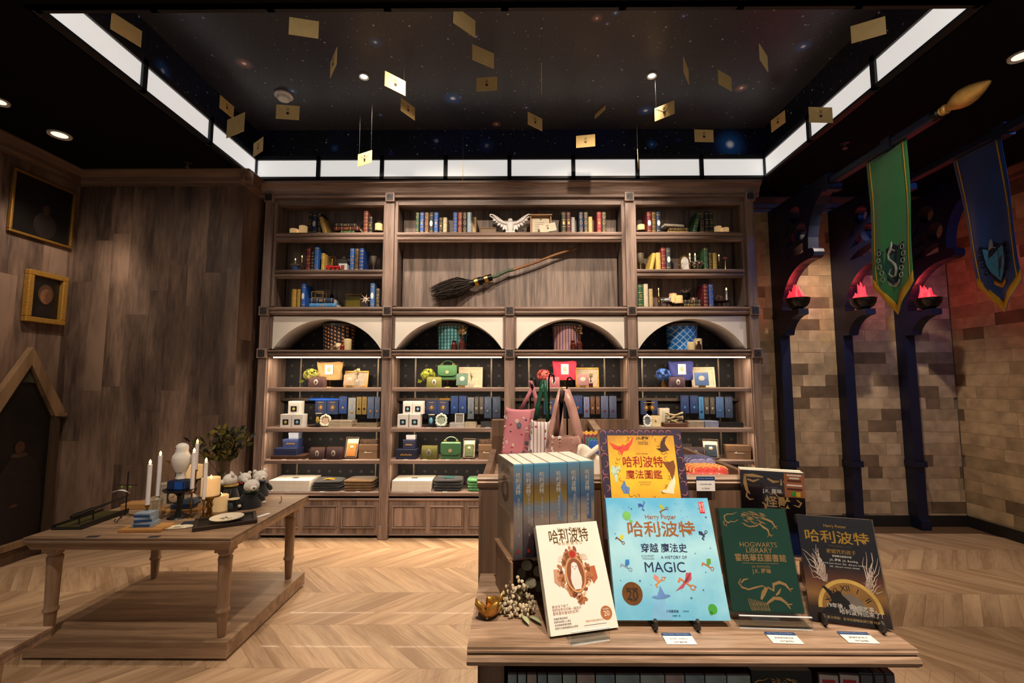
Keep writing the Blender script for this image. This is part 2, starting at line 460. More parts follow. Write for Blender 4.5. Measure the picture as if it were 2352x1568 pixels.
wr = struct(MB().box(X_RET - .1, X_RET - .012, Y_BL + .1, 4.95, 0, Z_SOF).build('wall_return', JOINT))
panel_wall(wr, Y_BL + .0, 4.6, .2, lambda mb, a, b, z0, z1, p: mb.box(X_RET - .012, X_RET + p, a, b, z0, z1))
ALC = wood('alcove_dark_wood', '2c1c12', '5d3f28', 'z', 6, 16, .6, .1)
struct(MB().box(X_RET, -2.536, 4.56, 4.62, 0, Z_SOF).build('wall_alcove', ALC))
struct(MB().box(-2.7, 2.7, 4.96, 5.02, 0, Z_TRAY + .2).build('wall_back', JOINT))

# crown mouldings and skirting (profile = list of (out, z) below the soffit)
CROWN = [(0, -.14), (.012, -.14), (.016, -.115), (.03, -.10), (.035, -.06), (.06, -.03), (.075, -.012), (.085, -.01), (.085, 0), (0, 0)]
CW = wood('crown_wood', '5a4638', '8b705c', 'y', 5, 14, .5, .05)
CWX = wood('crown_wood_across', '5a4638', '8b705c', 'x', 5, 14, .5, .05)
struct(MB().prism(CROWN, lambda p, a: (X_LW + p[0], a, Z_SOF + p[1]), 1.6, Y_BL).build('trim_1', CW))
struct(MB().prism(CROWN, lambda p, a: (a, Y_BL - p[0], Z_SOF + p[1]), X_LW, X_RET + .08).build('trim_2', CWX))
struct(MB().prism(CROWN, lambda p, a: (X_RET + p[0], a, Z_SOF + p[1]), Y_BL - .08, 4.5).build('trim_3', CW))
BASEW = wood('skirting_wood', '4a382b', '6d5543', 'x', 5, 14, .5, .05)
struct(MB().box(X_LW, X_LW + .02, 1.6, Y_BL, 0, .10).build('baseboard_left', BASEW))
struct(MB().box(X_LW, X_RET + .015, Y_BL - .015, Y_BL, 0, .10).build('baseboard_back', BASEW))

# stone block walls on the right
BR = brick_mat('stone_block')
MORT = mat('stone_joint', '8a7a66', .9, var=.2, scale=8)
wbr = struct(MB().box(2.2, X_RW + .1, Y_BB + .012, Y_BB + .1, 0, Z_SOF).build('wall_back_right', MORT))
wrr = struct(MB().box(X_RW + .012, X_RW + .1, 1.4, Y_BB, 0, Z_SOF).build('wall_right', MORT))
CH = .1205
bmesh_cache = {}
def brick_mesh(w, axis):
    w = round(w/.03)*.03
    k = (w, axis)
    if k not in bmesh_cache:
        g = .0008; mb = MB()
        if axis == 'x': mb.box(g, w-g, -.0, .014, g, CH-g)
        else: mb.box(0, .014, g, w-g, g, CH-g)
        bmesh_cache[k] = mb.mesh('brick', BR)
    return bmesh_cache[k], w
def lay(wall, a0, a1, axis):
    for r in range(int(Z_SOF/CH)):
        a = a0 - random.uniform(0, .25)
        while a < a1:
            w = random.choice((.15, .21, .24, .27, .30, .36, .42))
            a_lo, a_hi = max(a, a0), min(a + w, a1)
            if a_hi - a_lo > .04:
                me, ww = brick_mesh(a_hi - a_lo, axis)
                o = bpy.data.objects.new('brick', me); COL.objects.link(o); o.parent = wall
                pr = random.uniform(-.0015, .0015)
                o.location = (a_lo, Y_BB + pr, r*CH) if axis == 'x' else (X_RW + pr, a_lo, r*CH)
                a = a_lo + ww
            else: a = a_hi + .001
lay(wbr, 2.34, X_RW, 'x')
lay(wrr, 3.6, Y_BB, 'y')
CWR = wood('crown_wood_right', '4a362b', '77594a', 'x', 5, 14, .5, .05)
struct(MB().prism(CROWN, lambda p, a: (a, Y_BB - p[0], Z_SOF + p[1]), 2.3, X_RW).build('trim_4', CWR))
struct(MB().prism(CROWN, lambda p, a: (X_RW - p[0], a, Z_SOF + p[1]), 1.4, Y_BB).build('trim_5', CWR))
DKB = mat('dark_skirting_paint', '1d1815', .6)
struct(MB().box(2.3, X_RW, Y_BB - .02, Y_BB, 0, .105).build('baseboard_right_back', DKB))
struct(MB().box(X_RW - .02, X_RW, 1.4, Y_BB, 0, .105).build('baseboard_right', DKB))

# ceiling: black soffit round a raised tray printed with a night sky
cs = MB()
cs.box(-4.6, X_TL - .03, -1.2, 5.0, Z_SOF, Z_SOF + .08)
cs.box(X_TR + .03, 5.2, -1.2, 5.0, Z_SOF, Z_SOF + .08)
cs.box(X_TL - .03, X_TR + .03, -1.2, Y_TRAY0, Z_SOF, Z_SOF + .08)
struct(cs.build('ceiling', BLACKP))
def cpt(u, v): p = atZ(u, v, Z_TRAY); return (p.x, p.y, p.z)
def bpt(u, v): p = atY(u, v, Y_TRAY); return (p.x, p.y, p.z)
BLUE, PINK, VIO = '2a7be0', 'c08a78', '5a58c8'
ceil_blobs = [(cpt(1040, 226), .10, BLUE, .55), (cpt(862, 97), .06, BLUE, .4), (cpt(561, 146), .07, PINK, .6), (cpt(1371, 42), .045, PINK, .4),
    (cpt(1414, 30), .03, BLUE, .5), (cpt(1395, 55), .03, VIO, .3), (cpt(1094, 84), .03, VIO, .35), (cpt(672, 209), .05, BLUE, .4), (cpt(1209, 247), .04, VIO, .35),
    (cpt(1483, 254), .09, BLUE, .5), (cpt(1845, 107), .07, BLUE, .5), (cpt(1703, 202), .06, PINK, .6), (cpt(1140, 285), .05, PINK, .45), (cpt(874, 264), .035, BLUE, .35), (cpt(1570, 37), .03, VIO, .35)]
struct(MB().box(X_TL - .04, X_TR + .04, Y_TRAY0 - .05, Y_TRAY + .05, Z_TRAY, Z_TRAY + .05).build('ceiling_tray', star_mat('night_sky_ceiling', '38383c', ceil_blobs, .55, 'xy', '26283a')))
wall_blobs = [(bpt(1678, 330), .17, BLUE, .9), (bpt(1498, 330), .06, BLUE, .6), (bpt(768, 339), .05, BLUE, .5), (bpt(1118, 333), .10, BLUE, .18), (bpt(897, 352), .04, VIO, .4),
    (bpt(1002, 322), .10, '1a3a80', .25), (bpt(1560, 320), .03, VIO, .4)]
lp = atX(378, 163, X_TL)
wall_blobs += [((lp.x, lp.y, lp.z), .09, BLUE, .55)]
NS = star_mat('night_sky_band', '07091a', wall_blobs, 1.0, 'xz', '101a4a')
NSS = star_mat('night_sky_side_band', '070914', wall_blobs[-1:], 1.0, 'yz', '101638')
ZB = 3.745                                    # top of the light band
tw = MB()
tw.box(X_TL - .04, X_TR + .04, Y_TRAY + .012, Y_TRAY + .05, Z_SOF, Z_TRAY)
struct(tw.build('wall_tray_back', NS))
struct(MB().box(X_TL - .04, X_TL - .012, Y_TRAY0, Y_TRAY, Z_SOF, Z_TRAY).build('wall_tray_left', NSS))
struct(MB().box(X_TR + .012, X_TR + .04, Y_TRAY0, Y_TRAY, Z_SOF, Z_TRAY).build('wall_tray_right', NSS))
struct(MB().box(X_TL - .04, X_TR + .04, Y_TRAY0 - .04, Y_TRAY0, Z_SOF, Z_TRAY).build('wall_tray_front', NS))
# the light band: one framed luminous panel after another
DIFF = mat('opal_light_panel', 'f4f2ee', .5, var=0, emit=.64)
ORD = ['first', 'second', 'third', 'fourth', 'fifth', 'sixth', 'seventh', 'eighth', 'ninth', 'tenth', 'eleventh', 'twelfth', 'thirteenth', 'fourteenth', 'fifteenth', 'sixteenth']
def light_panel(label, a0, a1, f, group):
    t = thing('light_panel', label, 'light panel', f((a0+a1)/2, .0, Z_SOF), 0, group)
    z0, z1, fr = Z_SOF, ZB, .022
    fm = MB()
    for A0, A1, B0, B1 in ((a0, a1, z0, z0+fr), (a0, a1, z1-fr-.02, z1), (a0, a0+fr*.9, z0, z1), (a1-fr*.9, a1, z0, z1)):
        fm.box(*[c for pair in zip(f(A0, -.012, B0), f(A1, .022, B1)) for c in pair])
    fm.build('frame', FRAMEB, t)
    MB().box(*[c for pair in zip(f(a0+fr*.8, -.01, z0+fr*.8), f(a1-fr*.8, .004, z1-fr-.016)) for c in pair]).build('diffuser', DIFF, t)
pw = (X_TR - X_TL)/8
for i in range(8):
    light_panel(f'glowing white light panel on the near side of the raised ceiling, {ORD[i]} from the left', X_TL + i*pw, X_TL + (i+1)*pw, lambda a, o, z: (a, Y_TRAY0 + o, z), 'light panels on the near side of the ceiling tray')
    light_panel(f'glowing white light panel above the bookcase, {ORD[i]} from the left', X_TL + i*pw, X_TL + (i+1)*pw, lambda a, o, z: (a, Y_TRAY - o, z), 'light panels above the bookcase')
py = (Y_TRAY - Y_TRAY0)/3
for i in range(3):
    nm = ['nearest to the front', 'in the middle', 'next to the bookcase corner'][i]
    light_panel(f'glowing white light panel along the left of the raised ceiling, {nm}', Y_TRAY0 + i*py, Y_TRAY0 + (i+1)*py, lambda a, o, z: (X_TL + o, a, z), 'light panels on the left of the ceiling tray')
    light_panel(f'glowing white light panel along the right of the raised ceiling, {nm}', Y_TRAY0 + i*py, Y_TRAY0 + (i+1)*py, lambda a, o, z: (X_TR - o, a, z), 'light panels on the right of the ceiling tray')

# ceiling fittings
LAMPE = mat('lamp_lens', 'fff4e0', .3, var=0, emit=5.0)
LAMPD = mat('lamp_lens_dim', 'fff0d8', .3, var=0, emit=1.2)
TRIMW = mat('lamp_trim_white', 'd8d6d0', .4)
TRIMB = mat('lamp_trim_black', '15151a', .4)
def downlight(p, label, trim, lens, r=.05):
    t = thing('downlight', label, 'downlight', p, 0, 'ceiling downlights')
    MB().lathe([(r*.72, -.004), (r, -.012), (r*1.05, -.002), (r*1.05, 0)], 20, p).build('trim_ring', trim, t, True)
    MB().lathe([(0, -.005), (r*.7, -.005), (r*.7, -.001)], 20, p).build('lens', lens, t, True)
downlight(atZ(836, 175, Z_TRAY), 'small lit ceiling spotlight in the starry tray, left one', TRIMW, LAMPE, .04)
downlight(atZ(1497, 173, Z_TRAY), 'small lit ceiling spotlight in the starry tray, right one', TRIMW, LAMPE, .04)
downlight(atZ(137, 309, Z_SOF), 'white rimmed downlight in the black ceiling above the left pictures', TRIMW, LAMPD, .075)
downlight(atZ(2345, 128, Z_SOF), 'white rimmed downlight in the dark ceiling at the right edge', TRIMW, LAMPD, .06)
downlight(atZ(-4, 232, Z_SOF), 'white rimmed downlight in the black ceiling at the left edge', TRIMW, LAMPD, .06)
def sprinkler(p, label):
    t = thing('sprinkler', label, 'sprinkler', p, 0, 'ceiling sprinklers')
    MB().lathe([(.03, 0), (.034, -.006), (.02, -.012), (.01, -.014)], 14, p).build('rosette', TRIMB, t, True)
    MB().lathe([(.008, -.012), (.008, -.045), (.02, -.047), (.02, -.052), (0, -.052)], 12, p).build('head', STEEL, t, True)
sprinkler(atZ(431, 372, Z_SOF), 'small dark ceiling sprinkler left of the bookcase')
sprinkler(atZ(1940, 328, Z_SOF), 'small dark ceiling sprinkler above the green banner')
p = atZ(652, 218, Z_TRAY)
t = thing('smoke_detector', 'round white smoke detector on the starry ceiling', 'smoke detector', p)
MB().lathe([(.075, 0), (.078, -.014), (.07, -.02), (.055, -.022)], 24, p).build('base', TRIMW, t, True)
MB().lathe([(.055, -.02), (.055, -.034), (.048, -.046), (0, -.05)], 24, p).build('sensor_cap', TRIMW, t, True)

# floating envelopes on thin threads: pixel centre, apparent width & height, slant, face shown
KRAFT = mat('envelope_kraft_paper', 'd8b878', .75, var=.06, scale=25, rnd=.10)
SEAL = mat('dark_wax_seal', '3a1512', .45)
INK = mat('brown_ink', '6a5232', .8)
THREAD = mat('nylon_thread', '5a5a58', .5, alpha=.22)
EW, EH = .168, .112
ENV = [ # u, v, width px, signed slope (dv/du), face ('s' seal side, 'p' plain), note
 (291, 69, 68, .62, 'p'), (698, 64, 68, .14, 'p'), (1067, 50, 50, .70, 'p'), (1449, 49, 36, -.75, 's'), (1994, 69, 80, -.28, 'p'),
 (766, 145, 15, -2.3, 's'), (1110, 130, 50, .42, 'p'), (908, 192, 48, .52, 's'), (1118, 193, 48, -.05, 's'), (1244, 181, 3, -3.0, 's'), (1576, 163, 12, 2.6, 's'),
 (1665, 185, 30, .62, 'p'), (1754, 133, 19, 1.6, 'p'), (937, 251, 32, .75, 's'), (661, 258, 54, .06, 's'), (521, 246, 26, .98, 's'), (541, 288, 40, -.45, 'p'),
 (1229, 279, 33, .5, 's'), (1378, 249, 24, -.95, 's'), (1526, 255, 45, -.42, 's'), (1345, 324, 43, -.1, 's'), (1617, 312, 43, .03, 's'), (1787, 279, 30, -.75, 's'),
 (1885, 264, 54, .02, 's'), (593, 338, 22, -.75, 's'), (838, 364, 32, -.30, 's'), (1465, 366, 3, 3.0, 's'), (1063, 396, 3, 3.0, 's')]
ENV_WHERE = ['at the front left corner', 'near the front, left of centre', 'cut by the front edge in the centre', 'tilted at the front edge right of centre', 'large at the front right corner',
 'edge-on left of the left ceiling spotlight', 'blank, upper of the pair in the centre', 'right of the left ceiling spotlight', 'lower of the centre pair', 'seen edge-on in the middle', 'nearly edge-on right of the right ceiling spotlight',
 'blank, beside the orange star at right', 'narrow blank one high on the right', 'left of centre above the faint line', 'under the smoke detector', 'upper of two near the left light panels', 'blank lower one near the left light panels',
 'centre, low over the star band', 'steeply turned, right of centre', 'brightly lit one right of centre', 'level one just over the fifth light panel', 'level one over the seventh light panel', 'turned one near the right light panels',
 'dark one overlapping the right light panels', 'in the left back corner of the tray', 'in front of the second light panel', 'thin edge-on by the seventh panel', 'thin edge-on hanging lowest in the centre']
for (u, v, wpx, sl, face), where in zip(ENV, ENV_WHERE):
    # find depth and turn so that the envelope shows its width and the slant of its edges
    best = None
    if wpx > 5:
        for iy in range(22):
            Y = Y_TRAY0 + .12 + iy*(Y_TRAY - Y_TRAY0 - .26)/21
            c = atY(u, v, Y)
            if not X_TL + .10 < c.x < X_TR - .10: continue
            for k in range(-34, 35):
                psi = math.radians(k*2.5); d = Vector((math.cos(psi), math.sin(psi), 0))*EW/2
                a_, b_ = proj(c - d), proj(c + d); du = b_[0] - a_[0]
                if du < 1: continue
                e = ((du - wpx)/wpx)**2*2 + ((math.atan2(b_[1] - a_[1], du) - math.atan(sl))/.25)**2 + ((Y - 3.2)/3)**2*.1
                if best is None or e < best[0]: best = (e, Y, psi)
        Y, yaw = best[1], best[2]
    else:
        Y = 2.9 if v < 250 else 4.0; c = atY(u, v, Y); yaw = math.atan2(c.y, c.x) - .01
    c = atY(u, v, Y)
    t = thing('envelope', f'floating kraft letter envelope, {where}', 'envelope', c, yaw + (0 if face == 's' else PI), 'letters floating under the starry ceiling')
    MB().box(-EW/2, EW/2, -.0012, .0012, -EH/2, EH/2).build('body', KRAFT, t, world=False)
    m = MB(); m.poly([(-EW/2, -.0016, EH/2), (EW/2, -.0016, EH/2), (0, -.0026, -.006)]); m.build('flap', KRAFT, t, world=False, solid=.0006)
    if wpx > 12:
        MB().lathe([(0, .004), (.009, .003), (.011, 0)], 12, (0, -.0026, -.008), Matrix.Rotation(PI/2, 4, 'X')).build('seal', SEAL, t, True, world=False)
        m = MB()
        for k in range(3): m.box(-.011, .011, -.0034, -.003, .012 + k*.008, .0155 + k*.008)
        m.build('crest_print', INK, t, world=False)
    for sx in (-1, 1):
        x = sx*EW*.42
        MB().tube([(x, 0, EH/2 - .002), (x, 0, Z_TRAY - c.z)], .0006, 4, False).build('thread', THREAD, t, world=False)

# ------------------------------------------------------------------ gothic brackets, fire bowls, banners on the right
def _mesh_of(cu):
    o = bpy.data.objects.new('tmp', cu); me = o.to_mesh()
    vs = [tuple(v.co) for v in me.vertices]; fs = [tuple(p.vertices) for p in me.polygons]
    o.to_mesh_clear(); bpy.data.objects.remove(o); return vs, fs
def curve_plate(name, loops, fn, thick, m, parent=None, smooth=False):
    """flat plate with holes: 2D loops -> filled curve -> mesh; fn maps (a,b,t) to world"""
    cu = bpy.data.curves.new('plate', 'CURVE'); cu.dimensions = '2D'; cu.fill_mode = 'BOTH'; cu.extrude = thick/2
    for lp_ in loops:
        sp = cu.splines.new('POLY'); sp.points.add(len(lp_)-1); sp.use_cyclic_u = True
        for q, (a, b) in zip(sp.points, lp_): q.co = (a, b, 0, 1)
    vs, fs = _mesh_of(cu)
    mb = MB(); mb.v = [tuple(fn(*v)) for v in vs]; mb.f = fs
    return mb
def circ(c, r, n=20, sy=1): return [(c[0] + r*math.cos(2*PI*k/n), c[1] + sy*r*math.sin(2*PI*k/n)) for k in range(n)]
FIN = [(4.919, .0), (4.919, 3.36), (3.95, 3.36), (3.95, 3.25), (4.0, 3.235), (4.07, 3.20), (4.14, 3.14), (4.20, 3.06), (4.24, 2.97), (4.265, 2.87), (4.27, 2.76),
       (4.23, 2.757), (4.20, 2.74), (4.19, 2.71), (4.20, 2.675), (4.24, 2.66), (4.30, 2.66), (4.40, 2.648), (4.50, 2.61), (4.59, 2.55), (4.66, 2.47), (4.715, 2.37), (4.745, 2.27), (4.75, 2.225),
       (4.47, 2.215), (4.47, 2.16), (4.54, 2.152), (4.61, 2.125), (4.665, 2.08), (4.70, 2.03), (4.715, 1.985), (4.715, 1.975), (4.80, 1.975), (4.80, .68), (4.785, .68), (4.785, .62), (4.80, .62), (4.80, .10), (4.77, .09), (4.77, 0)]
HOLES = [circ((4.455, 3.16), .086), circ((4.375, 2.96), .086), [(4.64, 2.738), (4.585, 2.785), (4.51, 2.815), (4.42, 2.835), (4.35, 2.842), (4.35, 2.75), (4.45, 2.745)],
         [(4.63, 2.862), (4.56, 2.92), (4.49, 2.99), (4.455, 2.90), (4.52, 2.875)], [(4.65, 2.965), (4.60, 3.02), (4.55, 3.085), (4.56, 3.03), (4.585, 2.99)]]
FT = .10
FIN_X = [2.80, 3.46, 4.11]
EMBER = mat('red_flame_fabric', 'ff2a38', .5, var=.2, scale=40, emit=1.6)
BOWLM = mat('fire_bowl_black', '0d0c0c', .3, .3, coat=.3)
for i, X in enumerate(FIN_X):
    nm = ['next to the bookcase', 'in the middle of the three', 'furthest right of the three'][i]
    t = thing('gothic_bracket', f'dark navy pointed-arch wall bracket and post, {nm}', 'bracket', (X + FT/2, Y_BB, 0), 0, 'gothic brackets on the stone wall')
    curve_plate('p', [FIN] + HOLES, lambda a, b, c: (X + FT/2 + c, a, b), FT, NAVYP).build('arch_panel', NAVYP, t)
    MB().box(X + .02, X + FT - .02, 4.30, 4.44, 3.33, 3.40).build('beam_block', NAVYP, t)
    MB().box(X - .012, X + FT + .012, 4.775, 4.915, .62, .68).build('post_band', NAVYP, t)
    MB().box(X - .012, X + FT + .012, 3.93, 4.0, 3.20, 3.255).build('bracket_block', NAVYP, t)
    # fire bowl standing on the lower arm
    c = Vector((X + FT/2, 4.56, 2.218))
    b = thing('fire_bowl', f'black bowl of red glowing fabric flames on the bracket {nm}', 'fire bowl', c, 0, 'fire bowls on the gothic brackets')
    MB().lathe([(.02, 0), (.05, .004), (.085, .03), (.105, .065), (.113, .10), (.116, .112), (.108, .112), (.100, .07), (.08, .04), (0, .03)], 28, c).build('bowl', BOWLM, b, True)
    fm = MB(); rr = random.Random(i*5+2)
    for k in range(9):
        a = rr.uniform(0, 2*PI); r0 = rr.uniform(0, .05); hh = .155 - r0*1.7 + rr.uniform(-.03, .03)
        x0, y0 = r0*math.cos(a), r0*math.sin(a); lean = rr.uniform(-.03, .03)
        fm.tube([c + Vector((x0*1.3, y0*1.3, .07)), c + Vector((x0*1.3+lean*.1, y0*1.3, .11)), c + Vector((x0*1.2 + lean*.4, y0*1.1, .11 + hh*.35)), c + Vector((x0+lean*.9, y0, .11 + hh*.7)), c + Vector((x0+lean*1.4, y0, .11 + hh))],
                [.034, .036, .026, .014, .002], 7)
    fm.build('flame', EMBER, b, True)
    l = bpy.data.lights.new('ember_lamp', 'POINT'); l.energy = 4.5; l.color = (1, .07, .06); l.shadow_soft_size = .05
    lo = bpy.data.objects.new('ember_lamp', l); lo.location = c - b.location + Vector((0, 0, .20)); lo.parent = b; COL.objects.link(lo)

def gold_finial(p, parent, name='finial'):
    M = Matrix.Rotation(PI/2, 4, 'X')         # lathe axis to -Y
    MB().lathe([(.0, -.02), (.036, -.02), (.040, 0), (.028, .012), (.024, .03), (.034, .036), (.030, .046), (.022, .05), (.03, .07), (.052, .12), (.060, .16), (.055, .21), (.036, .265), (.014, .31), (0, .325)], 20, p, M).build(name, mat('finial_gilt', 'c9a15a', .45, .35, var=.15), parent, True)
def banner_pole(X, y_end, label, fin):
    z = 3.285
    t = thing('banner_pole', label, 'pole', (X, 3.95, z), 0, 'banner poles under the dark ceiling')
    MB().box(X - .035, X + .035, y_end, 3.95, z - .035, z + .035).build('pole', NAVYP, t, bevel=.012)
    MB().box(X - .04, X + .04, y_end + .35, y_end + .43, z - .045, z + .045).build('clamp', NAVYP, t)
    if fin:
        MB().lathe([(.042, -.02), (.042, .02), (.03, .03)], 18, (X, y_end, z), Matrix.Rotation(PI/2, 4, 'X')).build('collar', BLACKM, t, True)
        gold_finial((X, y_end - .02, z), t)
XB1, XB2 = 2.84, 3.50
banner_pole(XB1, 2.93, 'dark blue pole with a gilt flame finial holding the green banner', True)
banner_pole(XB2, 2.75, 'dark blue pole holding the blue banner', True)

def cloth_mat(key, c): return mat(key, c, .75, var=.10, scale=6, sheen=.3)
def banner(X, corners, tip, m, label, crest):
    """corners: far top, near top, near bottom, far bottom as (Y,Z); facing -X, hung from the pole"""
    (y0, z0), (y1, z1), (y2, z2), (y3, z3) = corners; yt, zt = tip
    ztop = 3.25
    t = thing('banner', label, 'banner', (X, (y0+y1)/2, ztop), 0)
    wav = lambda s, q: .012*math.sin(q*5+s*7) * min(1, q*2) + .006*math.sin(s*16)*q
    def pt(s, q, off=0):
        yt_ = y0 + (y1-y0)*s
        zb = z3 + (zt - z3)*min(1, s*2) if s < .5 else zt + (z2 - zt)*(s-.5)*2
        yb = y3 + (y2-y3)*s
        return (X - off + wav(s, q), yt_ + (yb - yt_)*q, ztop + (zb - ztop)*q)
    MB().grid(lambda a, b: pt(a, b), 16, 24).build('cloth', m, t, True, solid=.003)
    YEL = mat('banner_yellow_hem', 'c9a02c', .7, var=.08)
    h = MB()
    h.grid(lambda a, b: tuple(Vector(pt(a, 1, .004)) + Vector((0, 0, .075*(1-b)*1.0))), 16, 2)
    h.build('hem', YEL, t, True, solid=.001)
    for s0 in (.07, .90):
        MB().grid(lambda a, b: pt(s0 + .03*a, b*.94, .004), 1, 24).build('stripe', YEL, t, True, solid=.001)
    def ptf(s, q, off=0):                     # level rows for the crest
        return (X - off + wav(s, q), y0 + (y1-y0)*s + ((y3 + (y2-y3)*s) - (y0 + (y1-y0)*s))*q, ztop + ((z3+z2)/2 - ztop)*q)
    crest(t, ptf)
SILV = mat('crest_silver_thread', '9fb0ac', .5, .2, var=.3, scale=80)
CRGR = mat('crest_dark_green', '0c4f4a', .6, var=.25, scale=60)
CRBL = mat('crest_light_blue', '3a8ec4', .6, var=.3, scale=50)
CRDK = mat('crest_navy', '0a1030', .6, var=.3, scale=60)
CRBR = mat('crest_bronze', 'b98a3c', .5, .2, var=.2, scale=60)
def on_banner(pt, poly, off, s0, q0, ws, wq):
    mb = MB(); mb.poly([pt(s0 + x*ws, q0 + y*wq, off) for x, y in poly]); return mb
SHIELD = [(-.5, -.5), (-.25, -.42), (0, -.55), (.25, -.42), (.5, -.5), (.48, .05), (.35, .35), (0, .62), (-.35, .35), (-.48, .05)]
def crest_green(t, pt):
    on_banner(pt, [(x*1.15, y*1.1) for x, y in SHIELD], .005, .5, .845, .50, .25).build('crest_border', CRDK, t, solid=.001)
    on_banner(pt, SHIELD, .007, .5, .845, .46, .23).build('crest_shield', CRGR, t, solid=.001)
    S = [(.12, -.34), (.0, -.40), (-.14, -.30), (-.14, -.16), (-.02, -.05), (.10, .06), (.16, .2), (.08, .34), (-.08, .36), (-.18, .26), (-.12, .14), (.0, .16)]
    MB().tube([pt(.5 + x*.58, .845 + y*.26, .011) for x, y in S], [.006, .008, .009, .010, .011, .011, .010, .009, .008, .006, .005, .002], 6).build('crest_serpent', SILV, t, True)
    MB().tube([pt(.5 + x*.3, .725 + y*.05, .010) for x, y in ((0, -.9), (-.05, 0), (-.25, .6), (0, .2), (.22, .6))], [.003, .012, .006, .010, .004], 6).build('crest_helm', SILV, t, True)
    for sd in (-1, 1):
        m = MB()
        for k in range(5):
            q = .745 + k*.05
            m.tube([pt(.5 + sd*(.27 + .03*math.sin(k*1.3) + .045*math.cos(a)), q + .018*math.sin(a), .009) for a in [j*PI/4 for j in range(9)]], .0028, 5)
        m.build('crest_mantling', SILV, t, True)
    MB().grid(lambda a, b: pt(.36 + .34*a, .965 + .025*math.sin(PI*a) + .03*b, .008), 10, 1).build('crest_scroll', SILV, t, True, solid=.001)
def crest_blue(t, pt):
    on_banner(pt, [(x*1.12, y*1.1) for x, y in SHIELD], .005, .5, .845, .46, .24).build('crest_border', CRDK, t, solid=.001)
    on_banner(pt, SHIELD, .007, .5, .845, .42, .22).build('crest_shield', CRBL, t, solid=.001)
    EAG = [(-.2, -.3), (.05, -.35), (.2, -.22), (.1, -.05), (.42, -.2), (.2, .2), (.05, .35), (-.1, .2), (-.3, .28), (-.42, .05), (-.15, .02), (-.3, -.15)]
    on_banner(pt, EAG, .009, .5, .845, .34, .18).build('crest_eagle', CRDK, t, solid=.001)
    MB().tube([pt(.47 + x*.3, .725 + y*.05, .010) for x, y in ((0, -.9), (-.05, 0), (-.2, .6), (0, .2), (.25, .5))], [.006, .014, .008, .010, .004], 6).build('crest_helm', mat('crest_grey', '8a8f98', .6), t, True)
    for sd in (-1, 1):
        m = MB()
        for k in range(4):
            q = .745 + k*.055
            m.tube([pt(.5 + sd*(.26 + .04*math.sin(k*1.3) + .05*math.cos(a)), q + .018*math.sin(a), .009) for a in [j*PI/4 for j in range(8)]], .004, 5)
        m.build('crest_mantling', CRDK, t, True)
    MB().grid(lambda a, b: pt(.36 + .32*a, .965 + .03*math.sin(PI*a) + .035*b, .008), 10, 1).build('crest_scroll', CRBR, t, True, solid=.001)
def yz(u, v, X): p = atX(u, v, X); return (p.y, p.z)
banner(XB1, [yz(1991, 385, XB1), yz(2083, 330, XB1), yz(2102, 644, XB1), yz(2010, 662, XB1)], yz(2061, 722, XB1), cloth_mat('banner_green_cloth', '1f7a45'),
       'tall green pointed banner with silver serpent crest and yellow hem', crest_green)
banner(XB2, [yz(2190, 380, XB2), yz(2300, 328, XB2), yz(2350, 640, XB2), yz(2250, 660, XB2)], yz(2297, 718, XB2), cloth_mat('banner_blue_cloth', '0b3c86'),
       'tall blue pointed banner with bird crest and yellow hem', crest_blue)

# ------------------------------------------------------------------ pictures on the left wall
DARKP = mat('dark_oil_painting', '0d0b0a', .35, var=.5, scale=6, coat=.3)
SKIN = mat('painted_face', '7a5138', .5, var=.3, scale=25)
SKIND = mat('painted_face_dim', '3c2418', .5, var=.3, scale=25)
DKROBE = mat('painted_robe', '1a1110', .5, var=.4, scale=20)
FRGOLD = mat('gilt_frame', 'b98b3e', .4, .55, var=.2, scale=80, bump=.3)
FRGOLDD = mat('dull_gilt_frame', '8a6428', .45, .5, var=.2, scale=80)
def picture(name, label, quad, fw, proud, fm, paint):
    P = [atX(u, v, X_LW) for u, v in quad]
    y0 = (P[0].y + P[3].y)/2; y1 = (P[1].y + P[2].y)/2; z1 = (P[0].z + P[1].z)/2; z0 = (P[2].z + P[3].z)/2
    t = thing(name, label, 'painting', (X_LW, (y0+y1)/2, z0))
    x = X_LW + .003
    for a0, a1, b0, b1 in ((y0, y1, z0, z0+fw), (y0, y1, z1-fw, z1), (y0, y0+fw, z0+fw, z1-fw), (y1-fw, y1, z0+fw, z1-fw)):
        m = MB().box(x, x+proud, a0, a1, b0, b1); o = m.build('frame_side', fm, t, bevel=min(.006, fw*.3))
    MB().box(x, x+.012, y0+fw*.8, y1-fw*.8, z0+fw*.8, z1-fw*.8).build('canvas', DARKP, t)
    paint(t, x+.0125, y0+fw, y1-fw, z0+fw, z1-fw)
def face_at(t, x, y, z, r, m, nm='painted_head'):
    MB().ell((x, y, z), .0015, r*.72, r, 14, 10).build(nm, m, t, True)
def paint_big(t, x, y0, y1, z0, z1):
    face_at(t, x, (y0*.45+y1*.55), z0 + (z1-z0)*.52, .045, SKIND)
    MB().ell((x-.0006, (y0*.45+y1*.55), z0+(z1-z0)*.24), .0012, .10, (z1-z0)*.23, 16, 10).build('painted_robe', DKROBE, t, True)
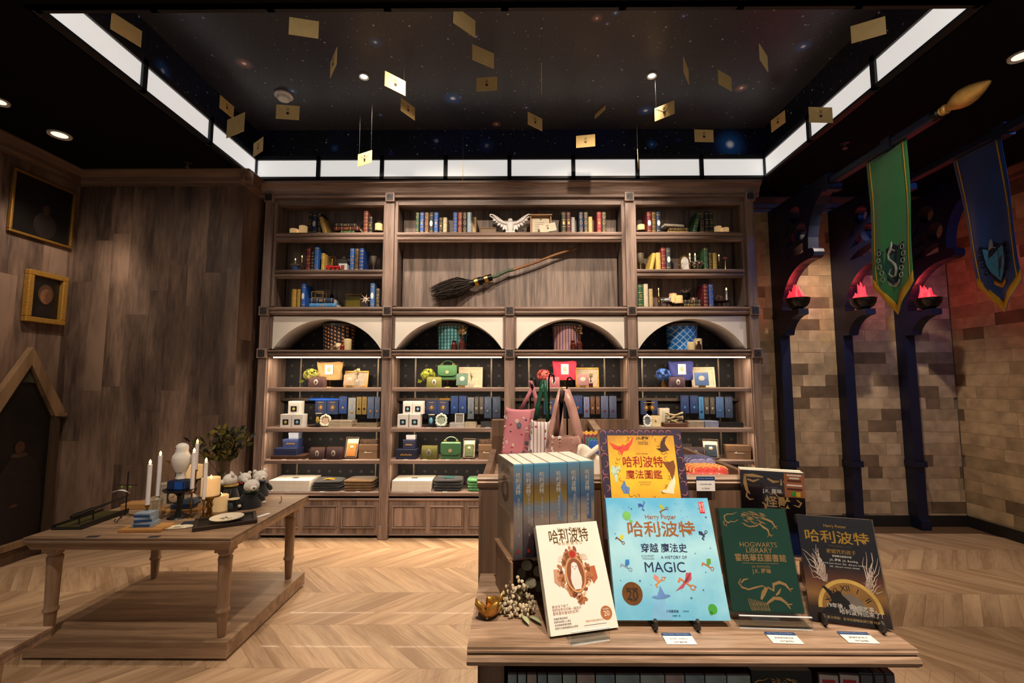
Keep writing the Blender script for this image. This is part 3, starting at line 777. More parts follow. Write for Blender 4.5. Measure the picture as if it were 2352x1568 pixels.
def paint_small(t, x, y0, y1, z0, z1):
    yc = (y0+y1)/2 + .01
    face_at(t, x+.0012, yc, z0+(z1-z0)*.54, .068, SKIN)
    MB().ell((x, yc, z0+(z1-z0)*.60), .0015, .068, .085, 14, 10).build('painted_hair', mat('painted_hair', '4a3020', .5), t, True)
    MB().ell((x-.0012, yc, z0+(z1-z0)*.17), .0015, .10, (z1-z0)*.16, 14, 10).build('painted_robe', DKROBE, t, True)
    MB().ell((x+.0022, yc+.02, z0+(z1-z0)*.55), .001, .03, .06, 12, 8).build('painted_shadow', mat('painted_cheek_shadow', '5c3a28', .5, var=.3, scale=40), t, True)
picture('painting', 'large dark wide oil painting in thin dull gold frame, high on left wall', [(22, 384), (170, 441), (158, 571), (16, 532)], .022, .03, FRGOLDD, paint_big)
picture('painting', 'small portrait of a pale face in broad gilt frame on left wall', [(55, 618), (147, 636), (137, 744), (45, 741)], .045, .05, FRGOLD, paint_small)
# tall pointed portrait standing low on the left wall
A = atX(62, 797, X_LW); Bq = atX(128, 940, X_LW); Cq = atX(110, 1213, X_LW)
ya, za, ye, ze = A.y, A.z, Bq.y, Bq.z
hw = ye - ya; zb0 = .12
t = thing('arched_painting', 'tall pointed-arch framed dark full-length portrait low on left wall', 'painting', (X_LW, ya, zb0))
WFR = wood('arch_frame_wood', '5d4732', '8f7152', 'z', 6, 12, .5, .05)
x = X_LW + .003
MB().prism([(ya - hw + .05, zb0 + .05), (ya + hw - .05, zb0 + .05), (ya + hw - .05, ze), (ya, za - .12), (ya - hw + .05, ze)], lambda p, a: (a, p[0], p[1]), x, x + .012).build('canvas', DARKP, t)
fw = .055
for s in (-1, 1):
    MB().prism([(ya, za), (ya + s*(hw + .035), ze - .02), (ya + s*(hw - .05), ze - .06), (ya, za - .15)], lambda p, a: (a, p[0], p[1]), x, x + .055).build('gable_side', WFR, t)
    MB().box(x, x + .05, *sorted((ya + s*hw, ya + s*(hw - fw))), zb0, ze - .04).build('jamb', wood('arch_jamb_dark', '2a2018', '4a3828', 'z', 6, 12, .5, .05), t)
    MB().box(x, x + .07, *sorted((ya + s*(hw + .04), ya + s*(hw - .03))), ze - .06, ze - .03).build('impost', WFR, t)
SPD = mat('arch_spandrel_olive', '33301f', .6, var=.3, scale=10)
arc = [(ya + (hw - .05)*math.sin(a)*(1), ze - .05 + .30*math.cos(a)) for a in [(-1 + 2*k/14)*PI/2 for k in range(15)]]
curve_plate('p', [[(ya - hw + .05, ze - .06)] + arc + [(ya + hw - .05, ze - .06), (ya + hw - .05, ze), (ya, za - .13), (ya - hw + .05, ze)]], lambda a, b, c: (x + .02 + c, a, b), .012, SPD).build('spandrel', SPD, t)
MB().box(x, x + .06, ya - hw, ya + hw, zb0 - .0, zb0 + .05).build('sill', WFR, t)
yc = ya + .02
face_at(t, x + .016, yc - .02, ze - .30, .055, SKIND)
MB().ell((x + .014, yc - .02, ze - .365), .0012, .07, .022, 14, 8).build('painted_collar', mat('painted_collar', '3e2c1e', .5, var=.3), t, True)
MB().ell((x + .012, yc, ze - .85), .0015, .20, .5, 16, 12).build('painted_robe', DKROBE, t, True)
MB().ell((x + .015, yc - .03, ze - .78), .0012, .035, .016, 12, 8).build('painted_hand', SKIND, t, True)
# small brass sliver of another frame at the left edge of the picture wall

# ------------------------------------------------------------------ the wall bookcase
PX = [-2.49, -1.262, -.053, 1.152, 2.362]        # pilaster centres
ZT = Z_SOF
Z = dict(rail=3.325, s1=3.0, s1b=2.908, s2=2.617, s2b=2.533, up=2.243, l1t=2.232, l1b=2.157, at=2.147, ab=1.82, l2t=1.807, l2b=1.743,
         A=1.4365, Ab=1.3985, B=1.0466, Bb=1.005, C=.7364, Cb=.6994, D=.430, Db=.3935, ct=.373, cb=.027)
YU, YL_ = YF + .26, YF + .42                      # back panels of upper and lower parts
PW = .085
bc = thing('bookcase', 'floor-to-ceiling oak wall bookcase with arched niches and lit shelves', 'bookcase', (-.06, YF, 0))
for i, x in enumerate(PX):
    if i != 2:
        MB().box(x - PW/2, x + PW/2, YF, YF + .05, .05, ZT - .13).build('pilaster', OAK, bc, bevel=.004)
    else:
        MB().box(x - PW/2, x + PW/2, YF, YF + .05, .05, Z['l1t']).build('pilaster', OAK, bc, bevel=.004)
    pl = MB().box(x - PW/2 - .006, x + PW/2 + .006, YF - .012, YF + .05, 0, .13).build('plinth_block', OAK, bc, bevel=.003)
    for zc in ([3.352] if i != 2 else []) + [2.193, 1.772]:
        blk = MB().box(x - .047, x + .047, YF - .022, YF + .01, zc - .047, zc + .047).build('rosette_block', OAK, bc, bevel=.004)
        m = MB().box(x - .033, x + .033, YF - .025, YF - .018, zc - .033, zc + .033)
        m.build('rosette', mat('rosette_dark', '2a2422', .5), blk)
        m = MB(); m.tube([(x + .02*math.cos(k*PI/2), YF - .027, zc + .02*math.sin(k*PI/2)) for k in range(5)], .003, 5, False)
        m.build('rosette_carving', mat('rosette_relief', '4a403a', .5), blk)
# side cheeks and partitions
def part_box(name, x0, x1, y0, y1, z0, z1, m=OAK, bevel=0, parent=bc):
    return MB().box(x0, x1, y0, y1, z0, z1).build(name, m, parent, bevel=bevel)
for i, x in enumerate(PX):
    z1 = ZT - .10 if i != 2 else Z['l1t']
    part_box('partition', x - .03, x + .03, YF + .05, YL_, .0, z1)
part_box('side_panel', PX[0] - .045, PX[0] - .03, YF + .02, YF + .10, 0, ZT - .1)
part_box('side_panel', PX[4] + .03, PX[4] + .045, YF + .02, Y_BB, 0, ZT - .1)
# cornice
CORN = [(.12, -.15), (.0, -.15), (-.004, -.13), (.006, -.122), (-.012, -.10), (-.03, -.06), (-.055, -.035), (-.07, -.03), (-.07, -.004), (.12, -.004)]
MB().prism(CORN, lambda p, a: (a, YF + p[0], ZT + p[1]), PX[0] - .12, PX[4] + .10).build('cornice', OAKX, bc)
part_box('header_rail', PX[0], PX[4], YF + .04, YF + .10, Z['rail'] - .035, ZT - .13, OAKX)
# upper bays: frames, backs, shelves
def moulded(name, x0, x1, z0, z1, out=.0, parent=bc, y_in=.1, m=OAKX):
    h = z1 - z0
    pr = [(y_in, 0), (.012 - out, 0), (.004 - out, h*.12), (-.012 - out, h*.22), (-.012 - out, h*.45), (.0 - out, h*.55), (-.016 - out, h*.68), (-.02 - out, h*.85), (-.012 - out, h), (y_in, h)]
    return MB().prism(pr, lambda p, a: (a, YF + p[0] + .02, z0 + p[1]), x0, x1).build(name, m, parent)
UB = [(PX[0], PX[1]), (PX[1], PX[3]), (PX[3], PX[4])]
for k, (a, b) in enumerate(UB):
    a2, b2 = a + .075, b - .075
    part_box('bay_frame', a + .03, a2, YF + .03, YF + .075, Z['up'], Z['rail'], OAK, .006)
    part_box('bay_frame', b2, b - .03, YF + .03, YF + .075, Z['up'], Z['rail'], OAK, .006)
    part_box('bay_lining', a + .03, a2 - .012, YF + .07, YU, Z['up'], Z['rail'], OAKD)
    part_box('bay_lining', b2 + .012, b - .03, YF + .07, YU, Z['up'], Z['rail'], OAKD)
    part_box('bay_top', a2 - .012, b2 + .012, YF + .07, YU, Z['rail'] - .01, Z['rail'] + .02, OAKX)
    n = 8 if k == 1 else 4
    for j in range(n):                                # back boards
        x0 = a2 + (b2 - a2)*j/n; x1 = a2 + (b2 - a2)*(j+1)/n
        part_box('back_board', x0 + .0008, x1 - .0008, YU, YU + .012, Z['up'], Z['rail'], OAKD)
    shelves = [('s1', 's1b')] if k == 1 else [('s1', 's1b'), ('s2', 's2b')]
    for t1, t0 in shelves:
        part_box('shelf', a2 - .01, b2 + .01, YF + .075, YU, Z[t1] - .04, Z[t1], OAKX)
        moulded('shelf_edge', a2 - .008, b2 + .008, Z[t0], Z[t1], -.02, y_in=.06)
    part_box('bay_floor', a2, b2, YF + .05, YU, Z['up'] - .02, Z['up'], OAKX)
# dividing ledges
for i in range(4):
    a, b = PX[i] + .047, PX[i+1] - .047
    moulded('ledge', a, b, Z['l1b'], Z['l1t'], .0)
    part_box('ledge_board', a, b, YF + .08, YL_, Z['l1b'] + .01, Z['l1t'] - .008, OAKX)
    moulded('ledge', a, b, Z['l2b'], Z['l2t'], .0)
    part_box('ledge_board', a, b, YF + .08, YL_, Z['l2b'] + .01, Z['l2t'], OAKX)
# wallpaper backs of the lower bays
def wallpaper():
    m = bpy.data.materials.new('dark_crest_wallpaper'); m.use_nodes = True
    nt = m.node_tree; N = nt.nodes; b = N['Principled BSDF']; b.inputs['Roughness'].default_value = .7
    tc = N.new('ShaderNodeTexCoord'); mp = N.new('ShaderNodeMapping')
    nt.links.new(tc.outputs['Object'], mp.inputs['Vector'])
    mp.inputs['Scale'].default_value = (9.0, 1, 9.0)
    vo = N.new('ShaderNodeTexVoronoi'); vo.inputs['Randomness'].default_value = 0; vo.inputs['Scale'].default_value = 1
    vo.voronoi_dimensions = '2D'
    sx = N.new('ShaderNodeSeparateXYZ'); cb = N.new('ShaderNodeCombineXYZ')
    nt.links.new(mp.outputs[0], sx.inputs[0]); nt.links.new(sx.outputs[0], cb.inputs[0]); nt.links.new(sx.outputs[2], cb.inputs[1])
    nt.links.new(cb.outputs[0], vo.inputs['Vector'])
    no = N.new('ShaderNodeTexNoise'); no.inputs['Scale'].default_value = 55
    nt.links.new(tc.outputs['Object'], no.inputs['Vector'])
    ad = N.new('ShaderNodeMath'); ad.operation = 'MULTIPLY_ADD'; ad.inputs[1].default_value = .18; 
    nt.links.new(no.outputs['Fac'], ad.inputs[0]); nt.links.new(vo.outputs['Distance'], ad.inputs[2])
    r = N.new('ShaderNodeMapRange'); r.inputs['From Min'].default_value = .24; r.inputs['From Max'].default_value = .19
    nt.links.new(ad.outputs[0], r.inputs['Value'])
    mx = N.new('ShaderNodeMix'); mx.data_type = 'RGBA'
    mx.inputs['A'].default_value = lin('15141a') + (1,); mx.inputs['B'].default_value = lin('4c443e') + (1,)
    nt.links.new(r.outputs[0], mx.inputs['Factor']); nt.links.new(mx.outputs['Result'], b.inputs['Base Color'])
    return m
WP = wallpaper()
LEDM = mat('led_strip', 'ffe2b8', .4, var=0, emit=7.0)
for i in range(4):
    a, b = PX[i] + .03, PX[i+1] - .03
    part_box('wallpaper_back', a, b, YL_ - .01, YL_, Z['D'] - .02, Z['l1b'] + .02, WP)
    # white arch in the niche: front plate with a curved vault behind it
    x0, x1 = a + .035, b - .035; cxm = (x0 + x1)/2; hw_ = (x1 - x0)/2 - .012; rise = Z['at'] - Z['ab'] - .028
    Rr = (hw_**2 + rise**2)/(2*rise); a0_ = math.asin(hw_/Rr); arc_ = [(cxm + Rr*math.sin(a0_*(k/14 - 1)), Z['ab'] + rise - Rr + Rr*math.cos(a0_*(k/14 - 1))) for k in range(29)]
    curve_plate('p', [[(x0, Z['ab']), (x0, Z['at']), (x1, Z['at']), (x1, Z['ab'])] + arc_[::-1]], lambda u, v, c: (u, YF + .055 + c, v), .012, WHITEP).build('arch_plate', WHITEP, bc)
    A0 = [(u, YF + .052, v) for u, v in arc_]; A1 = [(u, YL_ - .012, v) for u, v in arc_]
    MB().strip(A0, A1, False).build('arch_vault', WHITEP, bc, True, solid=.004)
    part_box('bay_frame', a, x0, YF + .03, YF + .07, Z['ab'], Z['at'], OAK)
    part_box('bay_frame', x1, b, YF + .03, YF + .07, Z['ab'], Z['at'], OAK)
    for zt, zb in (('A', 'Ab'), ('B', 'Bb'), ('C', 'Cb'), ('D', 'Db')):
        sh = part_box('shelf', a, b, YF + .045, YL_ - .012, Z[zb] + .006, Z[zt], OAKX, .003)
        part_box('shelf_edge', a + .002, b - .002, YF + .033, YF + .046, Z[zb], Z[zt] - .003, OAKX, .004)
    # stiles framing the open shelves
    part_box('stile', a, a + .022, YF + .02, YF + .055, Z['D'], Z['l2b'], OAK, .004)
    part_box('stile', b - .022, b, YF + .02, YF + .055, Z['D'], Z['l2b'], OAK, .004)
    MB().box(a + .05, b - .05, YF + .055, YF + .07, Z['l2b'] - .012, Z['l2b'] - .004).build('led_strip', LEDM, bc)
    for xx in (a + .17, b - .17):
        m = MB().box(xx - .008, xx + .008, YL_ - .022, YL_ - .010, Z['D'], Z['l2b'])
        m.build('shelf_standard', mat('shelf_standard_steel', '8f8576', .4, .8), bc)
    l = bpy.data.lights.new('shelf_led', 'AREA'); l.shape = 'RECTANGLE'; l.size = b - a - .1; l.size_y = .02; l.energy = 6.5; l.color = (1, .78, .55)
    lo = bpy.data.objects.new('shelf_led', l); lo.location = (cxm, YF + .075, Z['l2b'] - .018); lo.rotation_euler = (math.radians(8), 0, 0); COL.objects.link(lo)
    for zt in ('Ab', 'Bb', 'Cb'):
        l = bpy.data.lights.new('shelf_led', 'AREA'); l.shape = 'RECTANGLE'; l.size = b - a - .1; l.size_y = .015; l.energy = 4.2; l.color = (1, .78, .55)
        lo = bpy.data.objects.new('shelf_led', l); lo.location = (cxm, YF + .07, Z[zt] - .004); lo.rotation_euler = (math.radians(8), 0, 0); COL.objects.link(lo)
        MB().box(a + .05, b - .05, YF + .062, YF + .074, Z[zt] + .001, Z[zt] + .007).build('led_strip', mat('led_strip_dim', 'ffe2b8', .4, var=0, emit=3.0), bc)
    # spotlight in the vault
    sp = spot((cxm + .02, YF + .2, Z['ab'] + rise - .012), (cxm + .02, YF + .3, Z['ab']), 9.0, 110, (1, .9, .78), .7, .012)
    MB().lathe([(.022, 0), (.025, -.006), (.015, -.008), (0, -.008)], 14, (cxm + .02, YF + .18, Z['ab'] + rise - .001)).build('niche_spotlight', TRIMW, bc, True)
    # base cupboard
    part_box('base_rail', a, b, YF + .05, YF + .08, Z['ct'] - .01, Z['Db'] - .02, mat('painted_gap_shade', '0c0a09', .9))  # near-black colour paints the shade in the gap below the shelf
    part_box('base_panel', a, b, YF + .035, YF + .06, Z['cb'], Z['ct'], OAK, .003)
    part_box('base_bead', a, b, YF + .025, YF + .045, Z['ct'] - .018, Z['ct'], OAKX, .004)
    part_box('base_bead', a, b, YF + .028, YF + .045, Z['cb'], Z['cb'] + .016, OAKX, .004)
    part_box('base_plinth', a, b, YF + .07, YF + .10, 0, Z['cb'], mat('painted_gap_shade', '0c0a09', .9))  # shade under the base panel painted in as near-black
    for j in range(3):
        q0 = a + .05 + (b - a - .06)*j/3; q1 = a + .01 + (b - a - .06)*(j+1)/3
        fld = part_box('raised_panel', q0 + .02, q1 - .02, YF + .029, YF + .04, Z['cb'] + .085, Z['ct'] - .085, OAK, .004)
        for h0, h1, w0, w1 in ((q0, q1, Z['ct'] - .08, Z['ct'] - .066), (q0, q1, Z['cb'] + .066, Z['cb'] + .08)):
            MB().box(h0, h1, YF + .022, YF + .04, w0, w1).build('panel_bead', OAKX, fld, bevel=.004)
        for h0 in (q0, q1 - .012):
            MB().box(h0, h0 + .012, YF + .024, YF + .04, Z['cb'] + .08, Z['ct'] - .08).build('panel_bead', OAK, fld, bevel=.004)

# ------------------------------------------------------------------ small-goods builders (local space, base at z=0, front towards -Y)
RX = Matrix.Rotation(PI/2, 4, 'X')                # lathe axis -> -Y
def B(mb, name, m, t, smooth=False, bevel=0, solid=0):
    return mb.build(name, m, t, smooth, bevel, False, solid)
def colm(hexc, rough=.55, **k): return mat('col_' + hexc + f'_{rough}', hexc, rough, **k)
def book_geo(w, h, d):
    """hard cover with rounded spine towards -Y, page block inset"""
    c = MB(); ct = min(.003, w*.16)
    c.box(-w/2, -w/2 + ct, 0, d, 0, h); c.box(w/2 - ct, w/2, 0, d, 0, h)
    sp = [(w/2*math.cos(a), -w*.22*math.sin(a) + .001) for a in [PI*k/8 for k in range(9)]] + [(-w/2, .004), (w/2, .004)]
    c.prism(sp, lambda p, a: (p[0], p[1], a), 0, h)
    p = MB().box(-w/2 + ct, w/2 - ct, .003, d - .004, .003, h - .003)
    return c, p
def spine_arc(w, z0, z1, wid=1.0, off=.0008):
    m = MB(); pts = [(wid*w/2*math.cos(a)*1.01, -(w*.22*math.sin(a)) + .001 - off) for a in [PI*k/8 for k in range(9)]]
    A = [(x, y, z0) for x, y in pts]; Bq_ = [(x, y, z1) for x, y in pts]
    m.strip(A, Bq_, False); return m
BOOK_H = {}
def shelf_book(loc, w, h, d, col, label, style='band', group='decorative books on the upper shelves', rz=0, ry=0, rx=0, band='c9a35a'):
    t = thing('book', label, 'book', loc, rz, group, rx, ry)
    c, p = book_geo(w, h, d)
    B(c, 'cover', mat('bookcloth_' + col, col, .55, var=.18, scale=60), t, True)
    B(p, 'page_block', PAPER, t)
    bm = mat('tooling_' + band, band, .4, .4, var=.2, scale=120)
    if style in ('band', 'dots', 'oval', 'lines'):
        m = MB()
        zs = {'band': (.08, .30, .62, .90), 'dots': (.05, .92), 'oval': (.10, .84), 'lines': (.06, .22, .38, .54, .70, .86)}[style]
        for z in zs: m.add(spine_arc(w, h*z, h*z + h*.022))
        B(m, 'spine_bands', bm, t, True, solid=.0004)['kind'] = 'stuff'
        if style == 'oval':
            B(MB().ell((0, -w*.22, h*.47), w*.36, .0015, h*.14, 14, 8), 'spine_oval', colm('d8d8d4'), t, True)
        if style in ('dots', 'band'):
            m = MB()
            if style == 'dots':
                for z in (.2, .5, .8): m.tube([(w*.28*math.cos(a), -w*.215 + .002*abs(math.cos(a)), h*z + w*.45*math.sin(a)) for a in [k*PI/4 for k in range(9)]], .0012, 5, False)
            else:
                for z in (.42, .47, .52): m.box(-w*.26, w*.26, -w*.225, -w*.20, h*z, h*z + h*.02)
            B(m, 'spine_title', bm, t)
    return t
def flame_tip(t, p, s=1.0):
    B(MB().lathe([(.0, 0), (.004*s, .003*s), (.0062*s, .010*s), (.0045*s, .018*s), (0, .026*s)], 10, p), 'flame', FLAME, t, True)
def pillar_candle(loc, r, h, label, lit=True, group='pillar candles', flame=True, glow=.0):
    t = thing('pillar_candle', label, 'candle', loc, 0, group)
    pr = [(r*.97, 0), (r, .003), (r, h - .003), (r*.93, h), (r*.85, h - .003), (r*.75, h - .008), (0, h - .010)]
    B(MB().lathe(pr, 20), 'wax', WAXLIT if lit else WAX, t, True)
    if flame: flame_tip(t, (0, 0, h - .012), 1.1 if r > .02 else .8)
    return t
def bottle(loc, r, h, m, label, neck=.35, group=None, stopper=None):
    t = thing('bottle', label, 'bottle', loc, 0, group)
    pr = [(r*.9, 0), (r, .006), (r, h*.52), (r*.9, h*.62), (r*neck, h*.74), (r*neck, h*.93), (r*neck*1.3, h*.94), (r*neck*1.3, h)]
    B(MB().lathe(pr, 18), 'glass', m, t, True)
    if stopper: B(MB().lathe([(r*neck, h), (r*neck*1.25, h*1.02), (r*neck*1.25, h*1.10), (0, h*1.12)], 14), 'stopper', stopper, t, True)
    return t
def picture_frame(loc, w, h, label, fm, inner, tilt=.2, rz=0, fw=.018, group='small frames on the shelves'):
    t = thing('picture_frame', label, 'frame', loc, rz, group, rx=-tilt)
    for x0, x1, z0, z1 in ((-w/2, w/2, 0, fw), (-w/2, w/2, h-fw, h), (-w/2, -w/2+fw, fw, h-fw), (w/2-fw, w/2, fw, h-fw)):
        B(MB().box(x0, x1, 0, .018, z0, z1), 'frame_side', fm, t, bevel=.004)
    B(MB().box(-w/2+fw*.8, w/2-fw*.8, .008, .014, fw*.8, h-fw*.8), 'backing', inner, t)
    return t
def rbox(w, d, h, r=.008, n=3):
    """box with rounded vertical edges"""
    pts = []
    for cx, cy, a0 in ((w/2-r, d/2-r, 0), (-w/2+r, d/2-r, PI/2), (-w/2+r, -d/2+r, PI), (w/2-r, -d/2+r, 3*PI/2)):
        for k in range(n+1):
            a = a0 + PI/2*k/n; pts.append((cx + r*math.cos(a), cy + r*math.sin(a)))
    return MB().prism(pts, lambda p, a: (p[0], p[1], a), 0, h)
def gift_box(loc, w, d, h, col, label, rz=0, lid=True, print_=None, group=None, rx=0, name='gift_box', cat='box'):
    t = thing(name, label, cat, loc, rz, group, rx)
    m = colm(col, .5, var=.06)
    hb = h*.68 if lid else h
    B(MB().box(-w/2, w/2, -d/2, d/2, 0, hb), 'base', m, t, bevel=.0015)
    if lid: B(MB().box(-w/2-.0015, w/2+.0015, -d/2-.0015, d/2+.0015, hb - h*.1, h), 'lid', m, t, bevel=.0015)
    if print_ == 'text':
        q = MB()
        for k in range(7): q.box(-w*.28 + k*w*.085, -w*.28 + k*w*.085 + w*.055, -d/2-.0026, -d/2-.002, h*.40, h*(.52 + .05*(k % 2)))
        B(q, 'lettering', GILT, t)
    elif print_ == 'window':
        B(MB().box(-w*.26, w*.26, -d/2-.003, -d/2-.002, h*.2, h*.62), 'window_print', colm('15161a', .3), t)
        B(MB().ell((0, -d/2-.0032, h*.40), w*.13, .001, h*.12, 12, 8), 'window_picture', colm('b0a85a' if 'gold' in label or 'yellow' in label else '7fa9b8', .5), t, True)
        B(MB().box(-w/2+.001, w/2-.001, -d/2+.001, d/2-.001, h, h+.0008), 'top_print', colm('d8d4cf'), t)
    elif print_ == 'crest':
        B(MB().tube([(w*.22*math.cos(a), -d/2-.002, h*.48 + w*.27*math.sin(a)) for a in [k*PI/6 for k in range(13)]], .0016, 5, False), 'crest_ring', GILT, t)
        B(MB().ell((0, -d/2-.002, h*.48), w*.13, .0012, w*.16, 10, 8), 'crest_emblem', GILT, t, True)
        q = MB()
        for k in range(6): q.box(-w*.24 + k*w*.082, -w*.24 + k*w*.082 + w*.05, -d/2-.0026, -d/2-.002, h*.82, h*.88)
        B(q, 'lettering', GILT, t)
    elif print_ == 'logo':
        q = MB(); q.ell((-w*.12, -d/2-.002, h*.5), w*.03, .001, w*.03, 8, 6)
        q.box(-w*.2, w*.22, -d/2-.0026, -d/2-.002, h*.44, h*.47)
        B(q, 'logo_print', colm('e8e0d4'), t)
    return t
def pouch(loc, w, d, h, col, label, rz=0, oval='d8cfc0', group='zip pouches on the shelves', wrapped=False):
    t = thing('zip_pouch', label, 'pouch', loc, rz, group)
    def fn(a, b):
        ang = 2*PI*a; zz = b
        top = 1 - .45*zz**2.2
        x = w/2*math.copysign(abs(math.cos(ang))**.35, math.cos(ang))*(1 - .06*zz + .03*math.sin(PI*zz))
        y = d/2*math.copysign(abs(math.sin(ang))**.35, math.sin(ang))*top
        return (x, y, h*zz)
    m = MB().grid(fn, 28, 8); m.poly([fn(k/28, 1) for k in range(28)])
    m.poly([fn(k/28, 0) for k in range(28)])
    B(m, 'body', mat('pouch_' + col, col, .6, var=.12, scale=40, bump=.1), t, True)
    B(MB().box(-w*.42, w*.42, -.004, .004, h, h+.004), 'zip', BRASS, t)
    B(MB().ell((0, -d/2*.92, h*.5), w*.13, .004, h*.27, 16, 8), 'oval_badge', colm(oval), t, True)
    B(MB().ell((0, -d/2*.92-.003, h*.5), w*.07, .003, h*.15, 12, 8), 'badge_emblem', colm('6a6058'), t, True)
    if wrapped:
        B(rbox(w*1.06, d*1.05, h*1.02, .01), 'film_wrap', POLY, t, True)
    return t
def hang_pack(loc, w, h, col, label, charm='c9a04a', group='hanging packets on the second shelf', narrow=False, cardcol=None):
    """flat packet hung from the rail: clear bag, backing card, charm"""
    t = thing('hanging_packet', label, 'packet', loc, 0, group)
    B(MB().box(-w/2, w/2, -.001, .001, -h, 0), 'card', colm(col, .5), t)
    B(MB().box(-w/2-.002, w/2+.002, -.008, .003, -h-.006, .012), 'clear_bag', POLY, t)
    B(MB().tube([(-w*.2, -.003, -h*.12), (0, -.004, -h*.55), (w*.2, -.003, -h*.12)], .0012, 5), 'chain', colm(charm, .4), t)
    B(MB().ell((0, -.005, -h*.68), min(.011, w*.3), .003, min(.014, h*.14), 12, 8), 'charm', mat('charm_' + charm, charm, .35, .5), t, True)
    B(MB().tube([(0, -.002, .004), (0, .03, .018), (0, .06, .016)], .0016, 5), 'hook', STEEL, t)
    return t
def tote(loc, w, h, d, col, label, rz=0, card=None, group='fabric bags displayed on stands'):
    t = thing('fabric_bag', label, 'bag', loc, rz, group)
    def fn(a, b):
        ang = 2*PI*a
        x = w/2*math.copysign(abs(math.cos(ang))**.4, math.cos(ang))*(.92 + .1*b + .02*math.sin(9*b))
        y = d/2*math.copysign(abs(math.sin(ang))**.5, math.sin(ang))*(1 - .55*b) + .004*math.sin(a*31+b*7)
        return (x, y, h*b + (.008*math.sin(a*25) if b > .95 else 0))
    m = MB().grid(fn, 32, 10); m.poly([fn(k/32, 0) for k in range(32)]); m.poly([fn(k/32, .97) for k in range(32)])
    B(m, 'body', mat('tote_' + col, col, .8, var=.14, scale=18, bump=.2), t, True)
    if card:
        B(MB().box(-w*.16, w*.16, -d/2*.8-.004, -d/2*.8-.002, h*.30, h*.86), 'card', colm(card), t)
        B(MB().ell((0, -d/2*.8-.0045, h*.6), w*.075, .001, h*.14, 12, 8), 'card_emblem', colm('a48c6a'), t, True)
    return t
def cake_stand(loc, r, h, label, m=BRASS):
    t = thing('cake_stand', label, 'stand', loc, 0, 'metal display stands')
    B(MB().lathe([(r*.6, 0), (r*.55, .006), (r*.2, .012), (.007, .02), (.006, h*.5), (.012, h*.55), (.006, h*.6), (.008, h-.012), (r*.4, h-.006), (r, h-.005), (r, h), (0, h)], 22), 'stand', m, t, True)
    return t
def hydrangea(loc, r, cols, label, leaf=None):
    t = thing('hydrangea', label, 'flower', loc, 0, 'hydrangea heads on the first open shelf')
    rr = random.Random(hash(label) % 999 if False else len(label)*7 + int(r*1e4))
    ms = [MB() for _ in cols]
    for k in range(90):
        z = rr.uniform(-.75, 1); a = rr.uniform(0, 2*PI); q = math.sqrt(max(0, 1-z*z))
        n = Vector((q*math.cos(a), q*math.sin(a)*.8, z*.85)); c = n*r*rr.uniform(.85, 1.0)
        M = n.to_track_quat('Z', 'Y').to_matrix().to_4x4() @ Matrix.Rotation(rr.uniform(0, PI), 4, 'Z')
        mb = ms[k % len(cols)]; pr = r*.26
        for j in range(4):
            aj = j*PI/2
            P = [(0, 0, 0), (pr*.5*math.cos(aj-.5), pr*.5*math.sin(aj-.5), pr*.12), (pr*math.cos(aj), pr*math.sin(aj), pr*.02), (pr*.5*math.cos(aj+.5), pr*.5*math.sin(aj+.5), pr*.12)]
            mb.poly([(M @ Vector(p)) + c + Vector((0, 0, r*1.1)) for p in P])
    for mb, cc in zip(ms, cols): B(mb, 'petals', colm(cc, .7), t, solid=.0006)
    B(MB().tube([(0, 0, 0), (0, 0, r*.9)], .003, 6), 'stem', colm('5f6f2a'), t)
    if leaf:
        m = MB(); m.poly([(-r*.6, -r*.5, r*.3), (-r*1.15, -r*.7, r*.5), (-r*1.3, -r*.6, r*.05), (-r*.9, -r*.5, 0)])
        B(m, 'leaf', colm(leaf), t, solid=.001)
    return t
def handbag(loc, w, h, d, label, rz=0):
    t = thing('handbag', label, 'handbag', loc, rz, 'green handbags on the shelves')
    LG = mat('green_leather', '3f6a44', .38, var=.08, scale=60, coat=.15)
    def prof(k): return [(-d/2, 0), (d/2, 0), (d/2*.9, h*.9), (d*.2, h), (-d*.3, h), (-d/2*.95, h*.9)]
    pr = prof(0)
    B(MB().prism(pr, lambda p, a: (a, p[0], p[1]), -w/2, w/2), 'body', LG, t, bevel=.006)
    fl = [(-w/2-.002, h*.96), (-w/2-.002, h*.42), (-w*.42, h*.30), (-w*.3, h*.27), (w*.3, h*.27), (w*.42, h*.30), (w/2+.002, h*.42), (w/2+.002, h*.96)]
    B(MB().prism(fl, lambda p, a: (p[0], a - .004*(1-p[1]/h), p[1]), -d/2-.009, -d/2-.004), 'flap', LG, t, bevel=.003)
    B(MB().prism(circ((0, h*.52), w*.10, 8), lambda p, a: (p[0], a, p[1]), -d/2-.016, -d/2-.010), 'clasp', mat('bag_clasp', 'e6c8a0', .3, .6), t)
    hp = [(w*.32*math.cos(a), -.0, h*1.0 + h*.30*math.sin(a)) for a in [PI*k/12 for k in range(13)]]
    B(MB().tube(hp, .005, 6), 'handle', LG, t, True)
    for s in (-1, 1):
        B(MB().tube([(s*w*.32 + .012*math.cos(a), 0, h + .006 + .012*math.sin(a)) for a in [k*PI/5 for k in range(11)]], .0028, 6, False), 'ring', GOLD, t, True)
    return t
